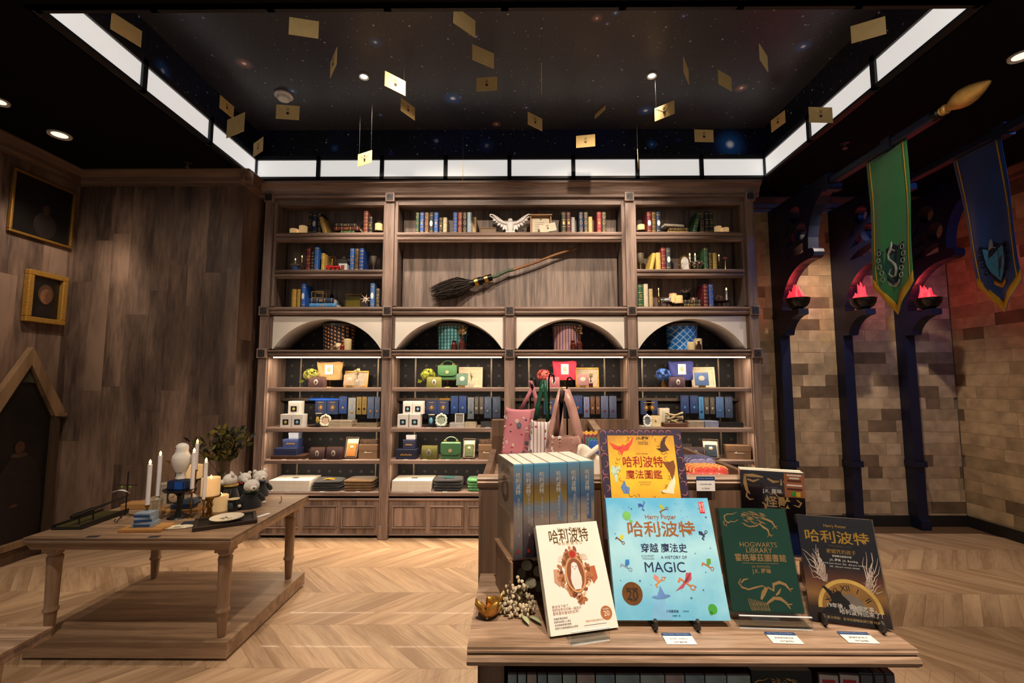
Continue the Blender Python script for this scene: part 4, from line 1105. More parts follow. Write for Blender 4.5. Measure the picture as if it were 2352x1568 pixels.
def mug(loc, r, h, col, label, emb):
    t = thing('mug', label, 'mug', loc, 0, 'printed mugs on trays')
    B(MB().lathe([(r*.9, 0), (r, .004), (r, h), (r*.93, h), (r*.93, h*.1), (0, h*.1)], 20), 'cup', colm(col, .25, coat=.5), t, True)
    B(MB().tube([(r + .002, 0, h*.78), (r*1.45, 0, h*.72), (r*1.5, 0, h*.4), (r + .002, 0, h*.22)], .004, 6), 'handle', colm(col, .25, coat=.5), t, True)
    B(MB().ell((0, -r*.97, h*.48), r*.5, .004, h*.28, 12, 8), 'emblem', colm(emb), t, True)
    B(MB().lathe([(r*1.005, h*.98), (r*1.005, h*1.0), (r*.93, h*1.002)], 20), 'rim', colm('d9c79a', .3), t, True)
    return t
def ornate_frame(loc, w, h, col, label, inner='b89a86'):
    t = thing('ornate_photo_frame', label, 'frame', loc, 0, 'ornate photo frames', rx=-.12)
    m = MB(); n = 22
    for k in range(n):
        a = 2*PI*k/n
        x, z = w*.40*math.copysign(abs(math.cos(a))**.6, math.cos(a)), h*.45 + h*.38*math.copysign(abs(math.sin(a))**.7, math.sin(a))
        m.ell((x, 0, z), w*.10*(1 + .35*(k % 2)), .008, h*.09*(1 + .3*((k+1) % 2)), 8, 6)
    m.ell((0, 0, h*.92), w*.12, .008, h*.10, 8, 6)
    B(m, 'moulding', colm(col, .4, var=.2), t, True)
    B(MB().box(-w*.26, w*.26, .0, .004, h*.15, h*.72), 'picture', colm(inner), t)
    B(MB().box(-w*.35, w*.35, -.006, .012, 0, h*.12), 'base', colm(col, .4, var=.2), t, bevel=.003)
    return t
def tray(loc, w, d, label, col='2a2320', h=.008):
    t = thing('tray', label, 'tray', loc, 0, 'display trays')
    B(MB().lathe([(w*.44, 0), (w/2, h*.7), (w/2, h), (w*.49, h), (w*.44, h*.45), (0, h*.45)], 28, sy=d/w), 'tray', colm(col, .3, coat=.3), t, True)
    return t
def flat_pack(loc, w, d, h, col, label, rz=0, n=3, group='flat packs lying on the shelves'):
    t = thing('flat_pack_stack', label, 'pack', loc, rz, group)
    for k in range(n):
        B(MB().box(-w/2 + (k % 2)*.003, w/2 - ((k+1) % 2)*.003, -d/2, d/2, h*k/n, h*(k+1)/n - .0012), 'pack', colm(col, .3, var=.2), t, bevel=.0015)
    B(MB().box(-w/2-.003, w/2+.003, -d/2-.003, d/2+.003, h*.98, h+.002), 'film', POLY, t)
    return t
def folded_shirts(loc, w, d, h, col, label, n=4, accent=None, group='folded shirts on the bottom shelf'):
    t = thing('folded_shirts', label, 'clothes', loc, 0, group)
    rr = random.Random(int(w*1e4) + n)
    for k in range(n):
        z0 = h*k/n; hh = h/n
        def fn(a, b, z0=z0, hh=hh, o=rr.uniform(0, 6)):
            ang = 2*PI*a
            x = w/2*math.copysign(abs(math.cos(ang))**.35, math.cos(ang)); y = d/2*math.copysign(abs(math.sin(ang))**.35, math.sin(ang))
            s = 1 - .08*abs(b*2-1)**3
            return (x*s + .004*math.sin(ang*3+o), y*s, z0 + hh*b*.96 + .004*math.sin(ang*2+o)*b)
        m = MB().grid(fn, 24, 4); m.poly([fn(j/24, 1) for j in range(24)]); m.poly([fn(j/24, 0) for j in range(24)])
        B(m, 'shirt', mat('shirt_' + col, col, .85, var=.2, scale=30, sheen=.2), t, True)
    if accent:
        B(MB().grid(lambda a, b: ((a-.5)*w*.4, (b-.5)*d*.3 - d*.05, h + .002 + .006*math.sin(PI*a)), 6, 3), 'print', colm(accent), t, True, solid=.001)
    return t
def pattern_bin(loc, r, h, kind, label):
    t = thing('patterned_bin', label, 'bin', loc, 0, 'patterned metal bins in the arched niches')
    m = bpy.data.materials.new('bin_' + kind); m.use_nodes = True
    nt = m.node_tree; N = nt.nodes; bs = N['Principled BSDF']; bs.inputs['Roughness'].default_value = .4
    tc = N.new('ShaderNodeTexCoord'); mp = N.new('ShaderNodeMapping'); nt.links.new(tc.outputs['Object'], mp.inputs['Vector'])
    def wave(rot, scale, dist=0):
        mm = N.new('ShaderNodeMapping'); mm.inputs['Rotation'].default_value = rot; nt.links.new(tc.outputs['Object'], mm.inputs['Vector'])
        w_ = N.new('ShaderNodeTexWave'); w_.inputs['Scale'].default_value = scale; w_.inputs['Distortion'].default_value = dist
        nt.links.new(mm.outputs[0], w_.inputs['Vector']); return w_
    def mixc(fac, a, b):
        x = N.new('ShaderNodeMix'); x.data_type = 'RGBA'; nt.links.new(fac, x.inputs['Factor'])
        for nm, c in (('A', a), ('B', b)):
            if isinstance(c, str): x.inputs[nm].default_value = lin(c) + (1,)
            else: nt.links.new(c, x.inputs[nm])
        return x.outputs['Result']
    def thr(sock, v):
        g = N.new('ShaderNodeMath'); g.operation = 'GREATER_THAN'; g.inputs[1].default_value = v; nt.links.new(sock, g.inputs[0]); return g.outputs[0]
    if kind == 'lattice':
        a = thr(wave((0, PI/4, 0), 6.5).outputs['Fac'], .93); b2 = thr(wave((0, -PI/4, 0), 6.5).outputs['Fac'], .93)
        mx_ = N.new('ShaderNodeMath'); mx_.operation = 'MAXIMUM'; nt.links.new(a, mx_.inputs[0]); nt.links.new(b2, mx_.inputs[1])
        c = mixc(mx_.outputs[0], '1f74c8', 'a9cdea')
    elif kind == 'plaid':
        a = thr(wave((0, 0, 0), 11).outputs['Fac'], .72); b2 = thr(wave((0, PI/2, 0), 16).outputs['Fac'], .6)
        c = mixc(a, mixc(b2, '8f6f86', '75587a'), 'd9a78a')
    elif kind == 'scales':
        a = thr(wave((0, 0, 0), 9).outputs['Fac'], .4); b2 = thr(wave((0, PI/2, 0), 9, 2).outputs['Fac'], .5)
        c = mixc(a, '2f5a5c', mixc(b2, '7fb8ba', '4f8e92'))
    else:
        a = thr(wave((0, 0, 0), 9).outputs['Fac'], .45); b2 = thr(wave((0, PI/2.6, 0), 9).outputs['Fac'], .45)
        mn = N.new('ShaderNodeMath'); mn.operation = 'MINIMUM'; nt.links.new(a, mn.inputs[0]); nt.links.new(b2, mn.inputs[1])
        c = mixc(mn.outputs[0], '20222c', 'd99a6a')
    nt.links.new(c, bs.inputs['Base Color'])
    B(MB().lathe([(r*.92, .0), (r, h*.92), (r*.97, h*.92)], 32), 'drum', m, t, True)
    RIM = mat('bin_rim_pewter', '6a6460', .35, .7)
    B(MB().lathe([(r*1.0, h*.90), (r*1.04, h*.91), (r*1.05, h*.97), (r*1.03, h), (r*.97, h), (r*.97, h*.92)], 32), 'rim', RIM, t, True)
    B(MB().lathe([(r*.94, 0), (r*.95, .01), (r*.93, .012)], 32), 'foot_ring', RIM, t, True)
    return t
def dried_sprig(loc, h, cols, label, n=10, spread=.5, name='dried_flowers', leafw=.006):
    t = thing(name, label, 'dried flowers', loc, 0)
    rr = random.Random(len(label)*3 + n)
    st, lf = MB(), [MB() for _ in cols]
    for k in range(n):
        a = rr.uniform(0, 2*PI); q = rr.uniform(0, spread); hh = h*rr.uniform(.7, 1)
        tip = Vector((q*h*math.cos(a), q*h*.6*math.sin(a), hh))
        st.tube([(0, 0, 0), tip*.5 + Vector((0, 0, h*.06)), tip], [.0014, .0012, .0006], 4)
        for j in range(9):
            f = .45 + .55*j/8; c = tip*f; d = Vector((rr.uniform(-1, 1), rr.uniform(-1, 1), rr.uniform(.2, 1))).normalized()
            s = d.cross(Vector((.3, .7, .2))).normalized()*leafw; e = d*leafw*4
            lf[(k+j) % len(cols)].poly([c, c + e*.5 + s, c + e, c + e*.5 - s])
    B(st, 'stems', colm('5a4a2a'), t)
    for m, cc in zip(lf, cols): B(m, 'leaves', colm(cc, .8), t, solid=.0006)
    return t

# ------------------------------------------------------------------ upper shelves: books and curios
YB = YF + .07                                   # spine plane
def row_books(zname, place, items, y=YB):
    zz = Z[zname]
    n = len(items)
    for k, it in enumerate(items):
        u0, u1, hp, col, style, cname = it[:6]
        lean = it[6] if len(it) > 6 else 0
        p = atY((u0+u1)/2, 0, y); c = atY((u0+u1)/2, {'s1': 530, 's2': 616, 'up': 701}[zname], y)
        s = scl(c); w = (u1-u0)*s*.96; h = hp*s*1.02
        label = f'{cname}, {ORD[k]} from left on {place}'
        shelf_book((c.x, y, zz + (abs(math.sin(lean))*w*.5 if lean else 0)), w, h, .165, col, label, style, ry=lean)
G_, N_, K_, R_, Bl, Br, Y_, Gy = '25452f', '1c2c55', '1c1b1e', '6d1f22', '2350a0', '5b3d28', 'c2a050', '9aa3aa'
row_books('s1', 'the top left shelf', [(708.4, 716, 49, K_, 'band', 'black and gold book'), (716.3, 727.2, 49, N_, 'oval', 'navy book with white oval'), (728, 737, 49, K_, 'dots', 'black book with gold tooling'),
    (742, 752, 39, Y_, 'none', 'leaning yellow book', -.30), (834.3, 845, 52, '7a3c34', 'lines', 'tall red-brown banded book'), (845.5, 855, 40, K_, 'band', 'short black and gold book')])
row_books('s2', 'the middle left shelf', [(702, 712, 52, R_, 'band', 'dark red book'), (713, 719.5, 46, K_, 'lines', 'narrow black book'), (720.5, 731, 54, '2f62b0', 'dots', 'tall blue book'), (737, 745, 40, Y_, 'band', 'short yellow book'),
    (803, 812.5, 51, '2f5fa8', 'band', 'blue and gold book'), (814, 823, 51, '4a3420', 'dots', 'brown and gold book'), (824.3, 834.5, 51, '1f4a94', 'lines', 'deep blue book with gold bands')])
row_books('up', 'the bottom left upper shelf', [(669.5, 680, 41, 'b8923e', 'none', 'ochre book'), (680.8, 689, 41, 'a5843a', 'band', 'dull yellow book'), (691, 700.4, 53, '2a5cb4', 'oval', 'tall bright blue book with oval'), (849.6, 859.6, 54, '4a6fa4', 'oval', 'tall steel-blue book'), (863, 870.8, 43, '4a463f', 'band', 'short grey book')])
row_books('s1', 'the shelf above the broom', [(954.4, 962.5, 49, G_, 'dots', 'dark green and gold book'), (964, 973.6, 49, '28539c', 'band', 'blue book with gold panels'), (975, 984.7, 49, '6a4526', 'dots', 'brown and gold book'), (985.3, 995.4, 49, '1e2a30', 'oval', 'black book with white oval'),
    (996.4, 1006.5, 49, '2556a6', 'band', 'bright blue book'), (1008, 1016.9, 37, '33291c', 'band', 'short black and gold book'), (1017.3, 1026.9, 37, 'c3b79a', 'band', 'short cream book'),
    (1040.2, 1050.6, 49, '2c5aa6', 'lines', 'blue book with thin bands'), (1051.3, 1061.7, 49, '7d2f26', 'dots', 'dark red book with gold roundels'), (1062.4, 1072.2, 49, '2c2b2e', 'dots', 'black book with gold scrolls'), (1072.8, 1083.9, 49, '9fb0c0', 'none', 'pale grey-blue book'), (1084.2, 1093.8, 38, 'c8a878', 'none', 'short tan book'),
    (1289.5, 1300.6, 49, '3b4030', 'band', 'dark olive and gold book'), (1301, 1311.3, 49, '571f2a', 'band', 'wine book with gold panel'), (1312, 1320.6, 37, 'a3a29c', 'none', 'short grey book'), (1329.3, 1340, 49, '1d2c4e', 'dots', 'navy book with gold roundels')])
row_books('s1', 'the far right end above the broom', [(1341, 1350.9, 49, '33373a', 'dots', 'charcoal book with gold tooling'), (1351.5, 1360.7, 38, 'cfa566', 'none', 'short tan book'), (1370.9, 1382, 49, '8c2330', 'band', 'red book with gold bands'), (1382.4, 1392.5, 49, '3a3524', 'dots', 'dark book with gold roundels')])
row_books('s1', 'the top right shelf', [(1486.2, 1496.8, 49, '6c2026', 'oval', 'wine book with white oval'), (1497.7, 1507.3, 49, '574124', 'band', 'brown and gold book'), (1507.9, 1518, 49, '22304c', 'oval', 'navy book with white oval'),
    (1590, 1600, 48, '27523a', 'band', 'leaning green book', .26), (1608.3, 1618.3, 49, '3a3a2c', 'dots', 'dark olive book'), (1619.4, 1629, 49, '2b2a22', 'band', 'black and gold book'), (1629.6, 1639.8, 49, '273327', 'band', 'dark green and gold book')])
row_books('s2', 'the middle right shelf', [(1491, 1500, 39, 'c9a850', 'none', 'leaning yellow book', .22), (1507, 1518, 40, 'd0ac5c', 'none', 'upright yellow book'), (1519, 1530.4, 51, '6f1f28', 'band', 'wine red book'), (1531, 1541.2, 51, '3a4148', 'oval', 'charcoal book with oval'),
    (1617.5, 1627.5, 51, '2a5a3c', 'dots', 'green book with gold scrolls'), (1629, 1636.8, 40, '5c4a22', 'band', 'short brown and gold book'), (1638, 1647.5, 39, 'c0a446', 'lines', 'short yellow book')])
row_books('up', 'the bottom right upper shelf', [(1466, 1477.7, 51, '2d5a38', 'band', 'green book'), (1479.2, 1489.4, 52, 'c9bfa8', 'none', 'tall cream book'), (1491.2, 1500, 41, 'b79f72', 'none', 'short tan book'), (1617, 1627.2, 51, '652029', 'lines', 'wine book'), (1629, 1639.7, 51, '33539a', 'dots', 'blue and gold book')])
# lying books
def lying(u0, u1, z, hp, v, col, label, y=YF + .09, rz=0, d=.15):
    c = atY((u0+u1)/2, v, y); s = scl(c); h = (u1-u0)*s; w = hp*s
    return shelf_book((c.x - h/2*math.cos(rz), y - h/2*math.sin(rz), z + w/2), w, h, d, col, label, 'band', group='lying books on the upper shelves', ry=PI/2, rz=rz), z + w
_, z1 = lying(783, 815, Z['s1'], 9, 528, '2c5a34', 'green book lying at the bottom of the top left stack')
_, z1 = lying(768, 827, z1, 9, 518, '5c2620', 'dark red book lying in the middle of the top left stack')
lying(770, 819, z1, 8, 508, '2b2a2c', 'black book lying on top of the top left stack', rz=.06)
_, z1 = lying(711, 773, Z['up'], 10, 698, '3f86c8', 'light blue book lying under a navy one')
lying(712, 767, z1, 12, 688, '26324e', 'navy book lying on the light blue one')
_, z1 = lying(1533, 1580, Z['s1'], 6, 528, 'b89a5c', 'thin tan gilt book lying at the bottom of the top right stack')
_, z1 = lying(1536, 1580, z1, 8, 521, '57462a', 'brown gilt book lying in the middle of the top right stack')
lying(1524, 1572, z1 + .012, 6, 512, 'a9a59a', 'grey-edged book tilted on the top right stack', rz=.15)
_, z1 = lying(1568, 1609, Z['up'], 8, 698, '4c4630', 'olive gilt book lying under the small cauldron, lower one')
zc_up, _z = z1, lying(1570, 1609, z1, 9, 690, '2e2a28', 'black gilt book lying under the small cauldron, upper one')[1]
# candles and curios
def px_item(u, v, y=YF + .10): c = atY(u, v, y); return c, scl(c)
def candle_px(u, wpx, hpx, z, v, label, y=YF + .11, stand=0):
    c, s = px_item(u, v, y)
    if stand:
        t = thing('candle_stand', 'dark turned holder under ' + label, 'stand', (c.x, y, z), 0, 'small candle stands')
        r = wpx*s*.62; h = stand*s
        B(MB().lathe([(r*.5, 0), (r*.4, .004), (.005, .01), (.005, h*.6), (r, h - .008), (r, h), (0, h)], 18), 'stand', colm('3a2a1c', .4), t, True)
        z = z + h + .0005
    pillar_candle((c.x, y, z), wpx*s/2, hpx*s, label, True, 'flameless candles on the upper shelves', flame=False)
candle_px(676, 19, 14, Z['s1'], 525, 'short glowing candle, leftmost on the top left shelf')
candle_px(696.5, 18, 21, Z['s1'], 525, 'taller glowing candle beside the short one, top left shelf')
candle_px(870, 17, 17, Z['s1'], 520, 'glowing candle at the right end of the top left shelf', stand=9)
candle_px(1472, 17, 13, Z['s1'], 515, 'glowing candle at the left end of the top right shelf', stand=9)
candle_px(1649, 16, 18, Z['s1'], 525, 'taller glowing candle at the right of the top right shelf')
candle_px(1665, 17, 13, Z['s1'], 525, 'short glowing candle at the right of the top right shelf', y=YF + .09)
candle_px(1546, 17, 22, Z['up'], 690, 'glowing candle behind, bottom right upper shelf', y=YF + .17, stand=12)
candle_px(1559, 18, 18, Z['up'], 690, 'glowing candle in front, bottom right upper shelf', y=YF + .09, stand=8)
def taper(loc, r, h, label, m=WAXW, lit=True, holder=0, group='taper candles', hm=None):
    t = thing('taper_candle', label, 'candle', loc, 0, group)
    z = 0
    if holder:
        B(MB().lathe([(.022, 0), (.02, .004), (.005, .01), (.0045, holder*.45), (.008, holder*.5), (.0045, holder*.56), (.006, holder - .014), (.012, holder - .012), (.011, holder), (0, holder)], 14), 'holder', hm or BRASS, t, True)
        z = holder
    B(MB().lathe([(r, z), (r, z + h - .003), (r*.5, z + h), (0, z + h)], 12), 'wax', m, t, True)
    if lit: flame_tip(t, (0, 0, z + h - .002), .8 if r < .008 else 1.15)
    return t
for u, hp, lab in ((678, 30, 'thin brass taper by the blue cake, shorter one, middle left shelf'), (693, 37, 'thin brass taper beside the blue cake, taller one, middle left shelf'), (1652, 38, 'thin brass taper near the right of the middle right shelf'), (1511, 44, 'thin brass taper on the bottom right upper shelf')):
    zz = Z['s2'] if u < 1000 or u > 1600 else Z['up']
    c, s = px_item(u, 610, YF + .13); taper((c.x, YF + .13, zz), .005, hp*s*.35, lab, WAX, True, hp*s*.6, 'thin brass tapers')
for u, lab in ((1584.6, 'left lit taper behind the arched frame, middle right shelf'), (1597, 'right lit taper behind the arched frame, middle right shelf')):
    c, s = px_item(u, 600, YF + .16); taper((c.x, YF + .16, Z['s2']), .009, 22*s, lab, WAXW, True, 17*s, 'tapers behind the arched frame')
c, s = px_item(1671, 680, YF + .12)
t = thing('cake_stand', 'dark footed plate with a taper, right end of bottom right upper shelf', 'stand', (c.x - 12*s, YF + .14, Z['up']), 0, 'metal display stands')
B(MB().lathe([(.03, 0), (.012, .006), (.008, .05), (.075, .060), (.078, .066), (0, .066)], 22), 'stand', colm('2a2018', .4), t, True)
taper((c.x, YF + .14, Z['up'] + .0665), .009, 24*s, 'lit white taper at the right end of the bottom right upper shelf', WAXW, True, .01)
t = thing('toadstool', 'small red cap on a stem on the dark footed plate', 'ornament', (c.x - 10*s, YF + .13, Z['up'] + .0665))
B(MB().lathe([(.004, 0), (.004, .02)], 8), 'stem', colm('d8c8b0'), t, True); B(MB().ell((0, 0, .024), .011, .011, .010), 'cap', colm('a8261c'), t, True)
t = dried_sprig((c.x - 20*s, YF + .13, Z['up'] + .0665), .05, ['6a5040', '8a7058'], 'dry moss on the dark footed plate', 8, .9)
# blue cake, display case, locomotive, lantern house, goblet (middle left)
c, s = px_item(680, 612, YF + .10)
t = thing('cupcake', 'blue frilled cupcake on the middle left shelf', 'ornament', (c.x, YF + .08, Z['s2']))
B(MB().lathe([(.028, 0), (.042, .05)], 24), 'case', colm('3f5f9a', .6), t, True); B(MB().ell((0, 0, .055), .052, .05, .022), 'topping', colm('6a5a50', .8, bump=.5), t, True)
def glass_case(u0, u1, hp, zz, v, label, y=YF + .12):
    c, s = px_item((u0+u1)/2, v, y); w = (u1-u0)*s; h = hp*s; d = w*.7
    t = thing('glass_case', label, 'display case', (c.x, y, zz), 0, 'brass edged glass cases')
    e = MB(); q = .002
    for sx in (-1, 1):
        for sy in (-1, 1): e.box(sx*w/2-q, sx*w/2+q, sy*d/2-q, sy*d/2+q, 0, h)
        for zz_ in (0, h): e.box(sx*w/2-q, sx*w/2+q, -d/2, d/2, zz_-q, zz_+q); e.box(-w/2, w/2, sx*d/2-q, sx*d/2+q, zz_-q, zz_+q)
    B(e, 'brass_edges', GOLD, t)
    for sx in (-1, 1): B(MB().box(sx*w/2-.0006, sx*w/2+.0006, -d/2, d/2, 0, h), 'pane', POLY, t)
    B(MB().box(-w/2, w/2, -d/2-.0006, -d/2+.0006, 0, h), 'pane', POLY, t)
    return t, w, h
t, w, h = glass_case(753, 773, 36, Z['s2'], 600, 'brass edged glass case on the middle left shelf', YF + .17)
B(MB().lathe([(.016, .003), (.012, h*.4), (.015, h*.6), (.006, h*.9), (0, h*.92)], 10), 'gold_ornament', GOLD, t, True)
t, w, h = glass_case(720, 746, 14, Z['up'] + 22*.0046 + .004, 680, 'small brass edged glass case on the navy lying book', YF + .15)
c, s = px_item(767, 613, YF + .075); REDT = colm('b8201a', .4)
t = thing('toy_locomotive', 'small red toy steam engine on the middle left shelf', 'toy', (c.x, YF + .072, Z['s2']))
B(MB().box(-.07, .07, -.02, .02, .012, .022), 'chassis', colm('1a1718'), t); B(MB().lathe([(.016, 0), (.016, .085)], 14, (.06, 0, .036), Matrix.Rotation(-PI/2, 4, 'Y')), 'boiler', REDT, t, True)
B(MB().box(-.072, -.025, -.02, .02, .02, .052), 'cab', REDT, t, bevel=.003); B(MB().lathe([(.005, .045), (.007, .066)], 8, (.045, 0, 0)), 'chimney', colm('1a1718'), t, True)
for k in range(3): B(MB().lathe([(.012, -.003), (.012, .003)], 14, (-.045 + k*.045, -.021, .012), RX), 'wheel', REDT, t, True)
c, s = px_item(790, 613, YF + .14); w = 20*s
t = thing('lantern_house', 'white lantern with dark pointed roof on the middle left shelf', 'lantern', (c.x, YF + .15, Z['s2']))
B(MB().box(-w/2, w/2, -w/2, w/2, 0, 20*s), 'walls', colm('c9ccd0', .4), t, bevel=.002)
B(MB().lathe([(w*.78, 20*s), (w*.5, 28*s), (w*.3, 31*s), (w*.25, 36*s), (0, 40*s)], 4, M=Matrix.Rotation(PI/4, 4, 'Z')), 'roof', colm('1a1512', .5), t)
B(MB().box(-w*.2, w*.2, -w/2-.002, -w/2, 4*s, 15*s), 'door', colm('8a3a24'), t)
def goblet(u, zz, hp, label, m):
    c, s = px_item(u, 605, YF + .13); h = hp*s
    t = thing('goblet', label, 'goblet', (c.x, YF + .13, zz), 0, 'goblets on the middle shelves')
    B(MB().lathe([(.024, 0), (.022, .004), (.005, .012), (.005, h*.38), (.012, h*.42), (.028, h*.56), (.034, h*.78), (.038, h), (.034, h), (.030, h*.78), (.022, h*.58), (0, h*.5)], 18), 'cup', m, t, True)
    return t
PEWT = mat('aged_pewter', '8a8070', .4, .7, var=.25, scale=60)
goblet(858, Z['s2'], 36, 'pewter goblet at the right end of the middle left shelf', PEWT)
goblet(1471, Z['s2'], 42, 'tall pewter goblet at the left end of the middle right shelf', PEWT)
c, s = px_item(810, 690, YF + .16); w, h = 37*s, 36*s
t = thing('picture_frame', 'dark brass stand frame with olive pane, bottom left upper shelf', 'frame', (c.x, YF + .17, Z['up']))
for x in (-w/2, w/2): B(MB().tube([(x, 0, 0), (x, 0, h*1.15)], .004, 6), 'post', BRASS, t, True)
B(MB().box(-w/2, w/2, -.006, .006, h*.88, h*.96), 'top_bar', BRASS, t); B(MB().box(-w*.44, w*.44, -.003, .003, .01, h*.8), 'pane', colm('5a5214', .3), t)
c, s = px_item(840, 690, YF + .09)
t = thing('paper_star', 'crumpled white paper star on a dark block, bottom left upper shelf', 'ornament', (c.x, YF + .09, Z['up']))
B(MB().box(-.03, .03, -.02, .02, 0, .05), 'block', colm('241a18'), t, bevel=.003)
m = MB()
for k in range(7):
    a = k*2*PI/7 + .4; m.poly([(.012*math.cos(a-.5), -.008, .085 + .012*math.sin(a-.5)), (.058*math.cos(a), -.014*(k % 3), .085 + .05*math.sin(a)), (.012*math.cos(a+.5), -.008, .085 + .012*math.sin(a+.5)), (0, -.02, .085)])
B(m, 'star', colm('d8c4ac', .7), t, solid=.003)
c, s = px_item(761, 690, YF + .18)
t = thing('lantern', 'small black lantern at the back of the bottom left upper shelf', 'lantern', (c.x, YF + .19, Z['up']))
B(MB().lathe([(.028, 0), (.028, .06), (.02, .07), (.024, .11), (.012, .15), (.004, .16), (.004, .18)], 8), 'body', BLACKM, t, True); B(MB().tube([(.012*math.cos(a), 0, .19 + .012*math.sin(a)) for a in [k*PI/5 for k in range(11)]], .002, 5, False), 'ring', BLACKM, t)
# centre: frame, owl, shadow box, letter
c, s = px_item(1120.5, 522, YF + .09)
picture_frame((c.x, YF + .10, Z['s1']), 38*s, 18*s, 'small brown wooden frame beside the white owl', wood('small_frame_wood', '5a3c22', '84603c', 'x', 9, 9), colm('8a745e', .7), .15, fw=.012)
c, s = px_item(1172, 505, YF + .12)
t = thing('owl_sculpture', 'white owl sculpture with spread wings on the top shelf', 'sculpture', (c.x, YF + .11, Z['s1']))
OWL = mat('white_owl_resin', 'ece8e4', .6, var=.05, scale=50)
B(MB().lathe([(.04, .0), (.05, .01), (.045, .02), (.02, .024), (0, .024)], 16), 'base', OWL, t, True)
B(MB().lathe([(.014, .02), (.03, .05), (.036, .085), (.032, .115), (.02, .135)], 16, sy=.8), 'body', OWL, t, True)
B(MB().ell((0, -.004, .148), .025, .023, .024, 16, 12), 'head', OWL, t, True)
for sd in (-1, 1):
    wg = MB()
    for k in range(9):
        f = k/8
        x0 = sd*(.028 + .135*f); zt = .118 + .02*math.sin(PI*f) + .085*f**1.6
        ln = .075*(1 - .25*f) + .012*(k % 2); dr = Vector((sd*(.25 + .75*f), 0, -1 + 1.25*f)).normalized()
        p0 = Vector((x0, .006, zt)); p1 = p0 + dr*ln; sdv = Vector((dr.z, 0, -dr.x))*.013
        wg.poly([p0 - sdv*.9, p0 + sdv*.9, p0.lerp(p1, .7) + sdv, p1, p0.lerp(p1, .7) - sdv])
    wo = B(wg, 'wing_feathers', OWL, t, solid=.003)
    ar = MB().tube([(sd*.02, .002, .12), (sd*.07, 0, .128), (sd*.12, 0, .150), (sd*.165, 0, .200), (sd*.19, .0, .215)], [.018, .016, .013, .010, .003], 8)
    B(ar, 'wing_arm', OWL, t, True)
tl = MB()
for k in range(-3, 4): tl.poly([(k*.010-.006, .004, .05), (k*.010+.006, .004, .05), (k*.017+.007, .004, .022), (k*.017-.007, .004, .022)])
B(tl, 'tail', OWL, t, solid=.004)
ft = MB()
for sd in (-1, 1): ft.ell((sd*.009, -.021, .152), .0045, .003, .0045, 8, 6)
B(ft, 'eyes', colm('3a2f20'), t, True); B(MB().lathe([(.004, 0), (0, .012)], 6, (0, -.024, .146), Matrix.Rotation(PI*.75, 4, 'X')), 'beak', colm('4a4038'), t)
c, s = px_item(1242, 507, YF + .13); w, h = 46*s, 47*s
t = thing('shadow_box', 'wooden box frame holding a cream letter on the top shelf', 'frame', (c.x, YF + .14, Z['s1']))
PINE = wood('light_pine', '9c6c38', 'c4935a', 'x', 6, 10, .5)
B(MB().box(-w/2-.012, w/2+.012, -.05, .02, h-.012, h), 'lid', PINE, t, bevel=.003)
for sd in (-1, 1): B(MB().box(sd*w/2-.006, sd*w/2+.006, -.03, .02, 0, h-.012), 'side', PINE, t)
B(MB().box(-w/2, w/2, .008, .02, 0, h-.012), 'backing', colm('b09468'), t); B(MB().box(-w*.42, w*.42, .002, .007, .004, h*.9), 'letter', CREAM, t)
m = MB()
for k in range(6): m.box(-w*.3, w*(.28 - .05*(k % 3)), .0008, .0019, h*(.2 + .09*k), h*(.2 + .09*k) + .0025)
m.box(-.008, .008, .0008, .0019, h*.78, h*.84); B(m, 'handwriting', INK, t)
c, s = px_item(1260, 520, YF + .08)
t = thing('envelope', 'cream sealed envelope leaning on the shadow box', 'envelope', (c.x, YF + .075, Z['s1'] + .022), 0, None, rx=-.15, ry=-.20)
B(MB().box(-.085, .085, -.001, .001, -.002, .088), 'body', CREAM, t); B(MB().ell((0, -.002, .036), .009, .002, .009), 'seal', SEAL, t, True)
m = MB()
for k in range(3): m.box(-.012, .012, -.0016, -.0012, .056 + k*.007, .059 + k*.007)
B(m, 'crest_print', INK, t)
# middle right curios
c, s = px_item(1573.5, 600, YF + .11); w, h = 24*s, 38*s
t = thing('photo_frame', 'gilt arched photo frame on the middle right shelf', 'frame', (c.x, YF + .11, Z['s2']), 0, None, rx=-.12)
ar = [(w/2, 0), (w/2, h*.6)] + [(w/2*math.cos(a), h*.6 + h*.4*math.sin(a)) for a in [PI*k/12 for k in range(13)]] + [(-w/2, 0)]
inn = [(x*.72, .006 + z*.88) for x, z in ar]
curve_plate('p', [ar, inn], lambda a, b, q: (a, q, b), .010, GOLD).build('frame', GOLD, t, world=False)
MB().prism(inn, lambda p, a: (p[0], a, p[1]), -.002, .002).build('picture', colm('c9c4c0', .4, var=.3, scale=20), t, world=False)
m = MB()
for k in range(7):
    a = PI*(.08 + .84*k/6); m.tube([(w/2*math.cos(a), 0, h*.6 + h*.4*math.sin(a)), (w*.58*math.cos(a), 0, h*.6 + h*.47*math.sin(a))], [.003, .001], 5)
B(m, 'crown_points', GOLD, t)
c, s = px_item(1560, 606, YF + .08)
t = thing('bird_ornament', 'small dark metal bird in front of the arched frame', 'ornament', (c.x, YF + .078, Z['s2']))
B(MB().lathe([(.012, 0), (.003, .004), (.003, .035)], 8), 'stand', BLACKM, t, True); B(MB().ell((0, 0, .05), .007, .02, .009), 'body', PEWT, t, True)
for sd in (-1, 1): B(MB().poly([(0, 0, .052), (sd*.03, .004, .062), (sd*.048, .008, .09), (sd*.02, .006, .066)]), 'wing', PEWT, t, solid=.0015)
c, s = px_item(1602, 606, YF + .10)
dried_sprig((c.x, YF + .09, Z['s2']), .09, ['3a2a1c', 'b8a890', '5a4632'], 'dark pine cone and moss cluster on the middle right shelf', 16, .9, 'dried_cluster', .008)
